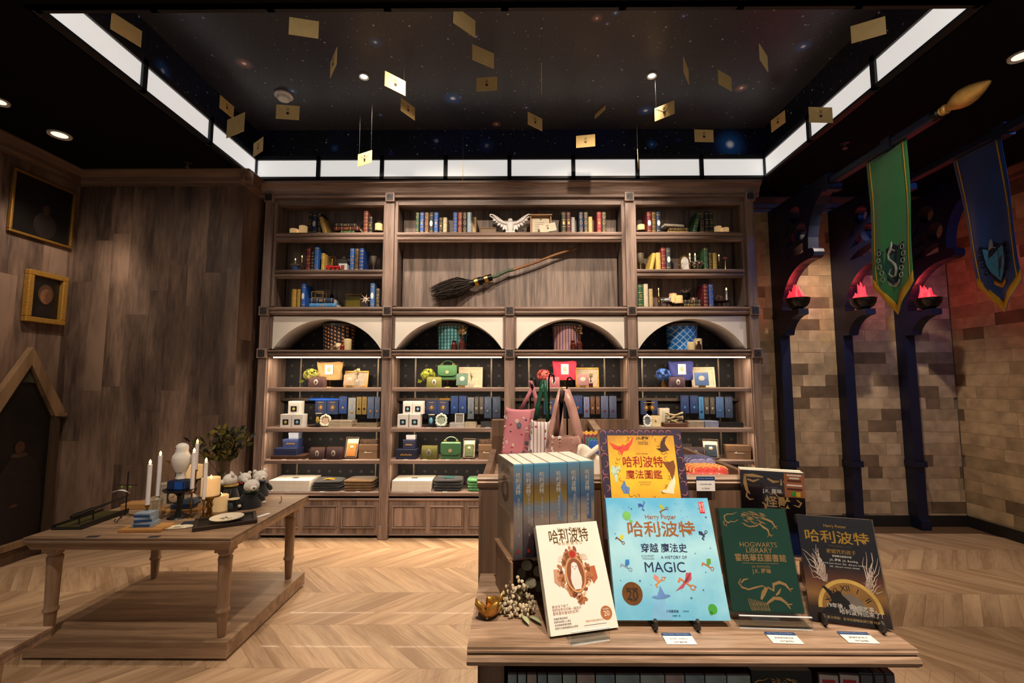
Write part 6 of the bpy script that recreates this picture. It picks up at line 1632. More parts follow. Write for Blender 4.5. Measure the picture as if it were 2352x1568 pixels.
for sx in (0, 1):
    for sy in (0, 1):
        lx = TX0 + .085 if sx == 0 else TX1 - .085; ly = TY0 + .10 if sy == 0 else TY1 - .10
        H_ = TZ - .07
        lg = MB().lathe([(.019, .098), (.022, .11), (.028, .22), (.030, .228), (.036, .234), (.036, .242), (.031, .250), (.030, .26), (.035, H_ - .09), (.038, H_ - .07), (.036, H_ - .06), (.028, H_ - .052), (.036, H_ - .044), (.040, H_ - .036), (.036, H_ - .028)], 20, (lx, ly, 0))
        lg.box(lx - .04, lx + .04, ly - .04, ly + .04, H_ - .03, H_ + .002)
        lg.build('leg', LTABZ, lt, True)
def lt_at(u, v): p = atZ(u, v, TZ); return (p.x, min(max(p.y, TY0 + .03), TY1 - .04), TZ + .0006)
# near corner of another table, lower left
nt = thing('display_table', 'pale wood corner of another table at the lower left edge', 'table', (-1.7, 1.1, 0))
q = atZ(122, 1438, .80)
mould_top(nt, q.x - .75, q.x, .55, q.y, .80, .04, TABX)
for lx, ly in ((q.x - .09, q.y - .09), (q.x - .66, q.y - .09)): MB().lathe([(.02, 0), (.03, .3), (.035, .7), (.04, .762)], 16, (lx, ly, 0)).build('leg', LTABZ, nt, True)

# wand on its stand over a long black tray
a0, a1 = lt_at(168, 1214), lt_at(238, 1184)
pc = Vector(((a0[0]+a1[0])/2, (a0[1]+a1[1])/2 + .02, TZ + .0006)); ln = .34
t = thing('wand_tray', 'long black display tray with olive lining on the left table', 'tray', pc, 1.62)
B(MB().box(-ln/2, ln/2, -.085, .085, 0, .012), 'base', colm('0d0b0a', .4), t, bevel=.002)
for y0, y1 in ((-.085, -.075), (.075, .085)): B(MB().box(-ln/2, ln/2, y0, y1, .012, .026), 'rim', colm('0d0b0a', .4), t)
B(MB().box(-ln/2 + .01, ln/2 - .01, -.07, .07, .012, .016), 'lining', colm('3a3410', .6), t)
w0, w1, w2 = atY(163, 1188, 2.66), atY(218, 1167, 2.80), atY(298, 1136, 3.0)
t = thing('wand', 'dark carved magic wand resting on small stand over black tray', 'wand', (w0.x, w0.y, TZ + .02))
MB().tube([w0, w0.lerp(w1, .2), w0.lerp(w1, .5), w0.lerp(w1, .8), w1, w1.lerp(w2, .3), w2], [.010, .015, .012, .014, .009, .006, .0025], 10).build('shaft', colm('120e0b', .35), t, True)
for f in (.35, .95):
    q = w0.lerp(w1, f); MB().tube([q, (q.x, q.y, TZ + .0145)], .004, 6).build('stand_peg', colm('120e0b', .35), t)
# scrolled metal jewellery stand
p = lt_at(287, 1195)
t = thing('jewellery_stand', 'thin dark scrolled jewellery stand with white feather on left table', 'stand', p)
IRON = mat('dark_iron', '1a1210', .5, .5)
B(MB().tube([(0, 0, .03), (0, 0, .29)], .0035, 6), 'rod', IRON, t)
for k in range(3):
    a = 2*PI*k/3 + .5
    B(MB().tube([(0, 0, .04), (.03*math.cos(a), .03*math.sin(a), .03), (.06*math.cos(a), .06*math.sin(a), .006), (.075*math.cos(a), .075*math.sin(a), .014), (.066*math.cos(a), .066*math.sin(a), .026)], .0028, 6), 'foot_scroll', IRON, t, True)
B(MB().tube([(-.06, 0, .21), (.06, 0, .21)], .0025, 5), 'cross_bar', IRON, t)
B(MB().grid(lambda a, b: (-.085 + .11*a, -.01 + (b-.5)*.03*math.sin(PI*min(1, a + .1)), .165 + .018*math.sin(PI*a)), 8, 2), 'feather', colm('d8d4d0'), t, True, solid=.002)
for x_ in (-.03, .02): B(MB().ell((x_, -.004, .20), .008, .004, .008), 'green_charm', colm('6a8a2a'), t, True)
# tapers in brass holders
for u, vb, hpx, hh, lab in ((335, 1212, 92, .13, 'leftmost lit white taper in brass holder on left table'), (359, 1190, 92, .135, 'second lit white taper from left on left table'), (437, 1188, 88, .16, 'lit white taper right of the owl on left table'), (466, 1192, 84, .12, 'rightmost lit white taper, before the pillar candle'), (445, 1160, 60, .24, 'lit taper at the back, flame above another taper')):
    p = lt_at(u, vb); s = scl(p); taper(p, .0115, hpx*s, lab, WAXW, True, hh, 'white tapers on the left table')
# stem vases and glasses
CG = mat('table_clear_glass', 'dcd8c8', .04, var=0, alpha=.25, spec=1.0)
for u, v, r, h, lab in ((352, 1196, .045, .13, 'clear glass tumbler at the front left of left table'), (380, 1165, .05, .16, 'clear glass bell jar with gold inside on left table')):
    p = lt_at(u, v); t = thing('glass_jar', lab, 'glass', p, 0, 'glassware on the left table')
    B(MB().lathe([(r*.7, 0), (r*.75, .006), (r, h), (r*.94, h), (r*.7, .012), (0, .012)], 20), 'glass', CG, t, True)
    B(MB().lathe([(r, h*.99), (r*1.03, h), (r*.95, h*1.01)], 20), 'rim', mat('bright_rim', 'e8dcc0', .2, .6), t, True)
p = lt_at(383, 1150)
t = thing('gold_ornament', 'gold leaf ornament high on a stem beside the white owl', 'ornament', p)
B(MB().tube([(0, 0, 0), (0, 0, .26)], .003, 6), 'stem', GOLD, t); B(MB().lathe([(.03, 0), (.004, .008)], 14), 'foot', GOLD, t, True)
m = MB()
for k in range(5):
    a = k*2*PI/5; m.poly([(0, 0, .26), (.025*math.cos(a-.4), .02*math.sin(a-.4), .275), (.055*math.cos(a), .03*math.sin(a), .27), (.025*math.cos(a+.4), .02*math.sin(a+.4), .275)])
B(m, 'leaves', GOLD, t, solid=.0015)
# owl on a black pedestal
p = lt_at(409, 1188); s = scl(p)
t = thing('cake_stand', 'black footed pedestal plate under the white owl', 'stand', p, 0, 'metal display stands')
B(MB().lathe([(.06, 0), (.055, .008), (.02, .016), (.012, .05), (.012, .13), (.03, .15), (.085, .165), (.09, .175), (0, .172)], 24), 'stand', colm('0e0d10', .35), t, True)
zt = TZ + .175
t = thing('blue_block', 'dark blue faceted block the owl sits on', 'block', (p[0], p[1], zt)); B(MB().box(-.055, .055, -.04, .04, 0, .055), 'block', mat('navy_satin', '10244e', .3, var=.4, scale=20), t, bevel=.006)
B(MB().box(-.005, .045, -.042, -.040, .004, .05), 'blue_panel', colm('1450a8', .3), t)
t = thing('owl_figurine', 'white china owl figurine seen from behind on black pedestal', 'figurine', (p[0], p[1], zt + .0555))
OWLM = mat('white_china_owl', 'ded9d2', .35, var=.04, scale=30, coat=.3)
B(MB().lathe([(.022, 0), (.030, .008), (.024, .03), (.034, .055), (.050, .09), (.056, .12), (.052, .148), (.040, .165), (.036, .178), (.038, .195), (.034, .212), (.020, .224), (0, .228)], 24, sy=.85), 'body', OWLM, t, True)
m = MB()
for r_ in range(5):
    for k in range(-2, 3):
        zc = .05 + r_*.02; rad = .030 + r_*.0055
        a = -PI/2 + k*.34 + (.17 if r_ % 2 else 0)
        m.tube([(rad*1.02*math.cos(a + d_), rad*.88*math.sin(a + d_), zc - .008 + abs(d_)*.05) for d_ in (-.16, 0, .16)], .0012, 4)
B(m, 'feather_lines', colm('4a4644'), t)['kind'] = 'stuff'
B(MB().ell((-.022, -.028, .196), .005, .003, .003), 'eye', colm('3a3634'), t, True)
# pillar candles on brass stands, right group
def brass_stand(u, v, r, h, lab, m=BRASS):
    p = lt_at(u, v); t = thing('candle_stand', lab, 'stand', p, 0, 'candle stands on the left table')
    B(MB().lathe([(r*.9, 0), (r*.85, .008), (r*.3, .016), (r*.22, h*.4), (r*.4, h*.55), (r*.25, h*.7), (r*.5, h - .012), (r*1.1, h - .008), (r*1.12, h), (0, h)], 20), 'stand', m, t, True)
    return p
p = brass_stand(480, 1186, .055, .13, 'brass stand under the tall glowing pillar candle'); pillar_candle((p[0], p[1], p[2] + .1305), .052, .11, 'tall glowing ivory pillar candle on brass stand, left table', True, 'glowing pillar candles on the left table')
p = lt_at(506, 1172); pillar_candle(p, .044, .10, 'low glowing pillar candle beside the bears, left table', True, 'glowing pillar candles on the left table')
p = brass_stand(442, 1155, .055, .17, 'dark stand under the back pillar candle', colm('2a1d12', .4)); pillar_candle((p[0], p[1], p[2] + .1705), .05, .09, 'glowing pillar candle behind the tapers, left table', True, 'glowing pillar candles on the left table', False)
for q_ in ((484, 1110), (506, 1150)):
    pp = atY(*q_, 2.8); l = bpy.data.lights.new('candle_glow', 'POINT'); l.energy = .12; l.color = (1, .6, .25); l.shadow_soft_size = .03
    lo = bpy.data.objects.new('candle_glow', l); lo.location = (pp.x, pp.y - .07, pp.z + .02); COL.objects.link(lo)
# vase of dried leaves
p = lt_at(505, 1148)
t = thing('vase', 'slim dark vase holding dried leaves on left table', 'vase', p); B(MB().lathe([(.035, 0), (.04, .01), (.03, .1), (.022, .17), (.026, .19), (.02, .19), (.016, .15), (0, .1)], 18), 'vase', mat('smoky_glass', '3a2f22', .1, coat=1.0), t, True)
dried_sprig((p[0], p[1], p[2] + .15), .36, ['5a5a1c', '3f3c18', '7a6a24', '232220'], 'olive dried leaf bouquet in the dark vase', 34, .62, 'dried_bouquet', .016)
# plush bears in cloaks
def bear(u, v, sc, rz, acc, lab, ry=0):
    p = lt_at(u, v); t = thing('plush_bear', lab, 'plush toy', p, rz, 'white plush bears in black cloaks')
    FUR = mat('white_plush', 'dcd6cf', .95, var=.12, scale=120, bump=.6, sheen=.5); RB = mat('black_cloak', '0e0d10', .9, var=.2, scale=50, sheen=.3)
    k = sc
    B(MB().lathe([(.058*k, 0), (.06*k, .01*k), (.045*k, .06*k), (.03*k, .10*k), (0, .105*k)], 16, sy=.85), 'cloak', RB, t, True)
    B(MB().ell((0, -.006*k, .125*k), .042*k, .038*k, .036*k, 16, 12), 'head', FUR, t, True)
    B(MB().ell((.0, -.042*k, .116*k), .020*k, .018*k, .016*k, 12, 8), 'muzzle', FUR, t, True)
    for s_ in (-1, 1):
        B(MB().ell((s_*.030*k, .004*k, .157*k), .013*k, .009*k, .013*k, 10, 8), 'ear', FUR, t, True)
        B(MB().tube([(s_*.035*k, -.01*k, .075*k), (s_*.06*k, -.02*k, .045*k), (s_*.062*k, -.03*k, .03*k)], [.014*k, .014*k, .010*k], 8), 'arm', RB, t, True)
        B(MB().ell((s_*.063*k, -.032*k, .026*k), .010*k, .010*k, .010*k), 'paw', FUR, t, True)
        B(MB().ell((s_*.015*k, -.037*k, .133*k), .004*k, .003*k, .004*k, 8, 6), 'eye', colm('121014', .2), t, True)
    B(MB().ell((0, -.060*k, .120*k), .006*k, .004*k, .004*k, 8, 6), 'nose', colm('121014', .2), t, True)
    B(MB().lathe([(.034*k, .088*k), (.042*k, .094*k), (.036*k, .102*k)], 16), 'collar', colm(acc), t, True)
bear(528, 1152, 1.2, -.9, '9a7a20', 'white plush bear with yellow collar, leftmost of the four'); bear(562, 1138, 1.05, .6, 'a01c1c', 'white plush bear with red collar, at the back')
bear(575, 1165, 1.15, .75, '1c3a28', 'white plush bear with green collar, front right'); bear(597, 1138, 1.15, .9, '1a3f8a', 'white plush bear with blue collar, furthest right')
p = lt_at(536, 1172); mug(p, .036, .075, '12161c', 'black mug with cream inside, in front of the bears', '3a4448')
p = lt_at(519, 1200)
t = thing('dark_frame', 'dark wooden tray frame under the round plate, left table', 'tray', p, .55); DKW = wood('dark_walnut', '20140e', '3a2618', 'x', 9, 12)
B(MB().box(-.15, .15, -.10, .10, 0, .012), 'base', colm('100c0b', .5), t)
for x0, x1, y0, y1 in ((-.16, .16, -.11, -.09), (-.16, .16, .09, .11), (-.16, -.14, -.09, .09), (.14, .16, -.09, .09)): B(MB().box(x0, x1, y0, y1, 0, .022), 'rim', DKW, t, bevel=.003)
t = thing('plate', 'round cream plate with dark printed motif, front right of left table', 'plate', (p[0] + .01, p[1] - .01, p[2] + .0235), 0, None)
B(MB().lathe([(.05, 0), (.06, .003), (.088, .010), (.09, .014), (.085, .013), (.055, .006), (0, .005)], 28), 'plate', colm('e4dcc8', .25, coat=.4), t, True)
m = MB(); rr = random.Random(8)
for k in range(9): m.ell((rr.uniform(-.03, .03), rr.uniform(-.022, .022), .0062), rr.uniform(.004, .012), rr.uniform(.003, .007), .0012, 8, 4)
B(m, 'printed_motif', colm('4a4638'), t, True)['kind'] = 'stuff'
t = thing('ceramic_figure', 'tiny white ceramic figure behind the plate', 'ornament', lt_at(527, 1170)); B(MB().lathe([(.010, 0), (.013, .012), (.008, .022), (.010, .03), (0, .04)], 12), 'figure', colm('e0dad0', .3), t, True)
# soap boxes on a pine tray
p = lt_at(335, 1216)
t = thing('wood_tray', 'small pine tray under stacked blue boxes, front of left table', 'tray', p, .05); B(MB().box(-.115, .115, -.055, .07, 0, .018), 'tray', PINE, t, bevel=.003)
zb_ = p[2] + .0185
for k, (w_, r_) in enumerate(((.115, .1), (.095, .25), (.085, .05))):
    gift_box((p[0] - .01, p[1] + .01, zb_), w_, .07, .026, '8fa0b0', f'small blue and white box, {["bottom", "middle", "top"][k]} of the stack on pine tray', r_, False, None, 'small blue boxes on the pine tray')
    o_ = [c for c in bpy.data.objects if c.name.startswith('gift_box')][-1]
    zb_ += .0265
for nm_ in [o for o in bpy.data.objects if o.get('group') == 'small blue boxes on the pine tray']:
    w_ = .1
    B(MB().box(-.044, .044, -.0362, -.0352, .004, .016), 'blue_label', colm('23406e', .4), nm_)
p = lt_at(407, 1212); t = thing('spoon_rest', 'flat cream oval spoon rest with printed motif, front of left table', 'dish', p, .25)
B(MB().lathe([(.085, 0), (.092, .006), (.088, .008), (.07, .004), (0, .004)], 28, sy=.36), 'dish', colm('e2d8be', .3, coat=.3), t, True); B(MB().ell((0, 0, .0046), .02, .006, .001), 'motif', colm('6a5a3a'), t, True)
p = lt_at(412, 1172); t = thing('wood_tray', 'long pine tray with clock box behind the soap boxes', 'tray', p, .12); B(MB().box(-.15, .14, -.05, .06, 0, .016), 'tray', PINE, t, bevel=.003)
gift_box((p[0] + .03, p[1] + .0, p[2] + .0165), .13, .07, .03, '22304e', 'flat navy box on the long pine tray', .12, False, None, 'small navy boxes on the left table')
t = thing('clock', 'small square brass-faced clock on the navy box', 'clock', (p[0] - .03, p[1], p[2] + .047), .1)
B(MB().box(-.045, .045, -.02, .02, 0, .085), 'case', colm('3a3a3c', .3), t, bevel=.005); B(MB().lathe([(0, .002), (.03, .002), (.034, 0)], 24, (0, -.0205, .043), RX), 'face', colm('c9a888', .4), t, True)
B(MB().tube([(0, -.0235, .043), (.004, -.0235, .06)], .0012, 4), 'hand', colm('201a18'), t); B(MB().tube([(0, -.0235, .043), (-.014, -.0235, .043)], .0012, 4), 'hand', colm('201a18'), t)
gift_box((p[0] + .075, p[1], p[2] + .047), .07, .06, .032, '5c6c80', 'pale blue box beside the brass clock', .12, False, None, 'small navy boxes on the left table')
t = thing('shell', 'white spiral shell on the pale blue box', 'shell', (p[0] + .08, p[1], p[2] + .0795)); B(MB().lathe([(.02, 0), (.026, .008), (.022, .018), (.012, .026), (0, .032)], 14, sy=.8), 'shell', colm('ddd0c6'), t, True)
p = lt_at(333, 1165); t = thing('wood_tray', 'low pine box at the back left of left table', 'tray', p, .1); B(MB().box(-.12, .14, -.05, .05, 0, .035), 'tray', PINE, t, bevel=.003)
p = lt_at(436, 1204); gift_box(p, .075, .05, .014, '2a2e3c', 'small dark flat box behind the spoon rest', .3, False)
p = lt_at(409, 1190)
for u, v, lab, w_ in ((222, 1229, 'dark price card at the front edge of left table, left one', .06), (365, 1228, 'dark price card at the front edge of left table, right one', .055)):
    p = lt_at(u, v); t = thing('price_card', lab, 'price card', (p[0], TY0 + .02, p[2]), .1, 'price cards'); B(MB().box(-w_/2, w_/2, -.014, .014, 0, .001), 'card', colm('2a2c36'), t)
for u, v, lab in ((571, 1200, 'white price card near the plate on left table'), (605, 1183, 'white price card at the right edge of left table')):
    p = lt_at(u, v); t = thing('price_card', lab, 'price card', p, 1.2, 'price cards'); B(MB().box(-.045, .045, -.015, .015, 0, .001), 'card', WHITEC, t)
p = lt_at(641, 1155); t = thing('metal_hook', 'small bent metal hook on the right of left table', 'hook', p); B(MB().tube([(0, 0, .003), (.012, 0, .004), (.016, 0, .02), (.012, 0, .045)], .003, 6), 'hook', STEEL, t, True)

# ------------------------------------------------------------------ foreground book display
def txt(s, M_, m, parent, name='lettering', w=None, h=None, align='CENTER', bold=0., spacing=1.0, shear=0.):
    """text as a thin flat mesh; M_ = (x, z, y) centre in the parent's local face, fitted to width/height"""
    cu = bpy.data.curves.new('t', 'FONT'); cu.body = s; cu.align_x = 'CENTER'; cu.align_y = 'CENTER'; cu.size = 1; cu.space_character = spacing
    cu.offset = bold; cu.shear = shear; cu.resolution_u = 3
    vs, fs = _mesh_of(cu)
    if not vs: return None
    xs = [v[0] for v in vs]; ys = [v[1] for v in vs]
    W_, H_ = max(xs)-min(xs), max(ys)-min(ys); cx_, cy_ = (max(xs)+min(xs))/2, (max(ys)+min(ys))/2
    kx = w/W_ if w else None; ky = h/H_ if h else None
    kx = kx or ky; ky = ky or kx
    x, z, y = M_
    mb = MB(); mb.v = [(x + (v[0]-cx_)*kx, y, z + (v[1]-cy_)*ky) for v in vs]; mb.f = fs
    o = bpy.data.objects.new(name, bpy.data.meshes.new(name)); o.data.from_pydata(mb.v, [], mb.f); o.data.materials.append(m)
    COL.objects.link(o); o.parent = parent
    return o
def grad_mat(key, stops, zmax, rough=.35, noise=.25, scale=12, coat=.3):
    """printed picture: colours by height on the cover, broken up by noise"""
    m = bpy.data.materials.new(key); m.use_nodes = True; nt_ = m.node_tree; N = nt_.nodes; b = N['Principled BSDF']
    b.inputs['Roughness'].default_value = rough; b.inputs['Coat Weight'].default_value = coat
    tc = N.new('ShaderNodeTexCoord'); sx = N.new('ShaderNodeSeparateXYZ'); nt_.links.new(tc.outputs['Object'], sx.inputs[0])
    no = N.new('ShaderNodeTexNoise'); no.inputs['Scale'].default_value = scale; no.inputs['Detail'].default_value = 5; nt_.links.new(tc.outputs['Object'], no.inputs['Vector'])
    d = N.new('ShaderNodeMath'); d.operation = 'DIVIDE'; d.inputs[1].default_value = zmax; nt_.links.new(sx.outputs[2], d.inputs[0])
    a = N.new('ShaderNodeMath'); a.operation = 'MULTIPLY_ADD'; a.inputs[1].default_value = noise; nt_.links.new(no.outputs['Fac'], a.inputs[0])
    a2 = N.new('ShaderNodeMath'); a2.operation = 'SUBTRACT'; a2.inputs[1].default_value = noise/2; nt_.links.new(d.outputs[0], a2.inputs[0]); nt_.links.new(a2.outputs[0], a.inputs[2])
    cr = N.new('ShaderNodeValToRGB'); e = cr.color_ramp.elements
    e[0].position = stops[0][0]; e[0].color = lin(stops[0][1]) + (1,); e[1].position = stops[-1][0]; e[1].color = lin(stops[-1][1]) + (1,)
    for p_, c_ in stops[1:-1]: k = e.new(p_); k.color = lin(c_) + (1,)
    nt_.links.new(a.outputs[0], cr.inputs[0]); nt_.links.new(cr.outputs[0], b.inputs['Base Color'])
    return m
# --- the table: moulded top, tier box behind, shelf below
DX0, DX1, DY0, DZ = -.098, .815, .978, .96
YR = 1.335
dt = thing('book_display', 'tiered oak display unit in the foreground with a moulded front edge', 'display unit', (.35, 1.4, 0))
EDGE = [(.36, 0), (0, 0), (0, -.005), (-.003, -.006), (-.003, -.010), (.002, -.011), (.002, -.014), (-.008, -.016), (-.011, -.023), (-.008, -.030), (-.002, -.031), (-.002, -.035), (.016, -.038), (.36, -.038)]
MB().prism(EDGE, lambda p_, a: (a, DY0 + p_[0], DZ + p_[1]), DX0, DX1).build('table_top', TABX, dt)
MB().box(DX0 + .025, DX0 + .075, DY0 + .03, YR, 0, DZ - .039).build('side_panel', TABZ, dt)
MB().box(DX1 - .06, DX1 - .02, DY0 + .12, YR, 0, DZ - .039).build('side_panel', TABZ, dt)
MB().box(DX0 + .075, DX1 - .06, 1.28, 1.30, 0, DZ - .039).build('back_panel', TABZ, dt)
MB().box(DX0 + .075, DX1 - .06, DY0 + .02, 1.28, .62, .645).build('lower_shelf', TABX, dt)
XR = .775
MB().box(DX0 - .006, XR, YR, YR + .022, .60, 1.196).build('tier_front', TABZ, dt)
RAILP = [(.03, 0), (-.008, 0), (-.012, -.006), (-.008, -.012), (-.012, -.016), (-.004, -.026), (0, -.034), (.03, -.034)]
MB().prism(RAILP, lambda p_, a: (a, YR + p_[0], 1.228 + p_[1]), DX0 - .010, XR + .004).build('tier_rail', TABX, dt)
MB().box(DX0 - .006, DX0 + .016, YR + .022, 2.12, 0, 1.20).build('tier_side', TABZ, dt)
MB().box(XR - .022, XR, YR + .022, 2.12, 0, 1.20).build('tier_side', TABZ, dt)
MB().box(DX0, XR, YR + .022, 2.12, 1.12, 1.135).build('tier_floor', TABX, dt)
MB().box(DX0 - .006, .535, 2.12, 2.145, 0, 1.325).build('tall_back', TABZ, dt)
MB().box(DX0 - .006, DX0 + .06, 2.06, 2.12, 1.12, 1.325).build('tall_back_post', TABZ, dt)
a_, b_ = atY(1338, 998, 1.95), atY(1385, 1052, 1.5)
MB().box(.30, .318, YR + .03, 2.11, 1.135, 1.235).build('divider', TABX, dt)
m = MB(); m.prism([(YR + .03, 1.21), (2.10, 1.325), (2.10, 1.30), (YR + .03, 1.185)], lambda p_, a: (a, p_[0], p_[1]), .33, .36); m.build('divider_slope', TABX, dt)

# --- display books
def dbook(label, loc, yaw, tilt, w, h, th, cov, pages=PAPER, hard=True, name='book', group=None):
    t = thing(name, label, 'book', loc, math.radians(yaw), group, rx=-math.radians(tilt))
    c = .0022 if hard else .0008; ov = .003 if hard else 0
    B(MB().box(-w/2, w/2, 0, c, 0, h), 'front_cover', cov, t)
    B(MB().box(-w/2, w/2, th-c, th, 0, h), 'back_cover', cov, t)
    B(MB().box(-w/2, -w/2 + c, c, th-c, 0, h), 'spine', cov, t)
    B(MB().box(-w/2 + c, w/2 - ov, c, th-c, ov, h-ov), 'page_block', pages, t)
    return t
def easel(loc, yaw, w, label):
    t = thing('wire_easel', label, 'easel', loc, math.radians(yaw), 'black wire easels')
    for s in (-1, 1):
        B(MB().tube([(s*w*.18, .09, .14), (s*w*.18, .06, .002), (s*w*.18, -.015, .003), (s*w*.18, -.024, .009), (s*w*.18, -.022, .020), (s*w*.18, -.014, .022)], .004, 8), 'foot', colm('2a2420', .4), t, True)
    B(MB().tube([(-w*.18, .06, .002), (w*.18, .06, .002)], .003, 6), 'bar', colm('2a2420', .4), t)
    return t
def acrylic(loc, yaw, w, label, tilt):
    t = thing('acrylic_stand', label, 'stand', loc, math.radians(yaw), 'clear acrylic book stands')
    B(MB().box(-w/2, w/2, -.020, -.017, 0, .026), 'lip', ACRYL, t); B(MB().box(-w/2, w/2, -.020, .05, 0, .003), 'foot', ACRYL, t)
    a = math.radians(tilt)
    B(MB().prism([(.020, .003), (.020 + .12*math.sin(a), .003 + .12*math.cos(a)), (.023 + .12*math.sin(a), .12*math.cos(a)), (.023, .003)], lambda p_, q_: (q_, p_[0] + .01, p_[1]), -w/2, w/2), 'back_plate', ACRYL, t)
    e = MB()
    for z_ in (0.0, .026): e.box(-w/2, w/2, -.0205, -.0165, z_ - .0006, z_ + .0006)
    B(e, 'painted_edge_glint', mat('acrylic_edge_glint', 'dcdcdc', .2), t)['kind'] = 'stuff'  # pale strips paint the light caught along the acrylic edges
    return t
YQ = -.0006
def disc(x, z, r, y, n=28): return MB().poly([(x + r*math.cos(2*PI*k/n), y, z + r*math.sin(2*PI*k/n)) for k in range(n)])
def star4(x, z, r, y, rot=0): return MB().poly([(x + (r if k % 2 == 0 else r*.35)*math.cos(rot + k*PI/5), y, z + (r if k % 2 == 0 else r*.35)*math.sin(rot + k*PI/5)) for k in range(10)])
# cream paperback
CRM = mat('cream_cover', 'e6dfd2', .3, var=.02, scale=6, coat=.3)
GIN = mat('foil_bronze', '6a4c1c', .3, .55, var=.25, scale=60); BRZ = colm('a5663c', .5); BRZD = colm('7c3f22', .5)
w, h = .155, .222
ck = dbook('cream paperback with oval owl emblem leaning on clear stand at left', (.150, 1.024, .966), 14.04, 29.5, w, h, .022, CRM, hard=False)
T_ = 'title_lettering'
txt('Harry Potter', (.004, h*.935, YQ), GIN, ck, T_, w=.058); txt('哈利波特', (.0, h*.875, YQ), GIN, ck, T_, w=.098, h=.031, bold=.006)
txt('· 神 秘 的 魔 法 石 ·', (.0, h*.80, YQ), colm('b89a66', .5), ck, 'subtitle', w=.068, bold=.004)
rr = random.Random(17)
for nm, mm, n0, r0_, r1_ in (('emblem_wreath', BRZ, 60, 1.0, 1.45), ('emblem_wreath_shade', BRZD, 34, 1.0, 1.40), ('emblem_wreath_light', colm('d0a884', .5), 26, .98, 1.42)):
    em = MB()
    for k in range(n0):
        a = rr.uniform(0, 2*PI); q_ = rr.uniform(r0_, r1_); sz = rr.uniform(.0016, .0048); wob = 1 + .14*math.cos(4*a)
        c_ = Vector((.025*q_*wob*math.cos(a), YQ*(1 + .2*n0/30), h*.50 + .037*q_*wob*math.sin(a))); ro = Matrix.Rotation(rr.uniform(0, 3), 4, 'Y')
        em.poly([c_ + ro @ Vector((sz*math.cos(b_)*1.8, 0, sz*math.sin(b_))) for b_ in [2*PI*j/7 for j in range(7)]])
    B(em, nm, mm, ck)['kind'] = 'stuff'
m = MB(); m.poly([(.0215*math.cos(a), YQ*3.6, h*.50 + .034*math.sin(a)) for a in [2*PI*k/28 for k in range(28)]]); B(m, 'emblem_oval', BRZD, ck)
m = MB(); m.strip([(.0245*math.cos(a), YQ*3.8, h*.50 + .037*math.sin(a)) for a in [2*PI*k/28 for k in range(28)]], [(.0205*math.cos(a), YQ*3.8, h*.50 + .033*math.sin(a)) for a in [2*PI*k/28 for k in range(28)]]); B(m, 'emblem_rim', colm('c08a50', .5), ck)
m = MB(); m.poly([(x_*.8, YQ*4.2, h*.49 + z_) for x_, z_ in ((-.009, -.028), (-.015, -.016), (-.016, -.004), (-.012, .008), (-.010, .018), (-.0075, .025), (0, .028), (.0075, .025), (.010, .018), (.012, .008), (.016, -.004), (.015, -.016), (.009, -.028))]); B(m, 'emblem_bird', colm('d8cfc6', .6), ck)
m = MB()
for x_ in (-.004, .004): m.add(disc(x_, h*.49 + .018, .0013, YQ*4.8, 8))
m.poly([(-.0014, YQ*4.8, h*.49 + .0145), (.0014, YQ*4.8, h*.49 + .0145), (0, YQ*4.8, h*.49 + .011)]); B(m, 'emblem_bird_face', BRZD, ck)['kind'] = 'stuff'
for s in (-1, 1):
    m = MB(); m.poly([(s*.012, YQ, h*.655), (s*.022, YQ, h*.69), (s*.034, YQ, h*.68), (s*.037, YQ, h*.63), (s*.028, YQ, h*.625)]); B(m, 'emblem_scroll', colm('cdbfae', .6), ck)
    m = MB(); m.poly([(s*.036, YQ*1.2, h*.56), (s*.050, YQ*1.2, h*.565), (s*.052, YQ*1.2, h*.45), (s*.040, YQ*1.2, h*.40), (s*.034, YQ*1.2, h*.47)]); B(m, 'emblem_supporter', colm('a8542e' if s > 0 else 'b88a6a', .5), ck)
B(disc(0, h*.69, .0075, YQ*4.6), 'emblem_jewel', colm('a8281c', .3), ck); B(disc(0, h*.69, .010, YQ*4.2), 'emblem_jewel_ring', BRZ, ck)
for k, (s_, w_) in enumerate((('男孩活下來了，', .040), ('我們世界中的每一個孩子', .066), ('都將會知道他的名字！', .060))):
    txt(s_, (-.066 + w_/2, h*(.235 - .028*k), YQ), colm('9c6e5a', .6), ck, 'blurb', w=w_)
for k, (s_, w_) in enumerate((('改編的賣座電影', .032), ('翻譯成80種以上語言', .038), ('全球總銷突破5億冊', .038), ('繁體中文版銷量超過640萬冊', .052))):
    txt(s_, (-.066 + w_/2, h*(.135 - .026*k), YQ), colm('4a3a34', .6), ck, 'blurb', w=w_)
txt('繁體中文版20週年紀念！', (.026, h*.085, YQ), colm('b07a4a', .6), ck, 'blurb', w=.042)
B(MB().box(-.0, .052, YQ, YQ*.5, h*.05, h*.0525), 'rule', colm('4a3a34', .6), ck)
B(disc(.056, h*.135, .0135, YQ), 'badge', colm('a5663c', .4), ck); txt('20', (.056, h*.13, YQ*2), CRM, ck, 'badge_lettering', w=.013); txt('哈利波特', (.056, h*.167, YQ*2), CRM, ck, 'badge_lettering', w=.013)
acrylic((.152, 1.012, .9605), 14.04, .085, 'clear acrylic stand under the cream paperback', 29.5)
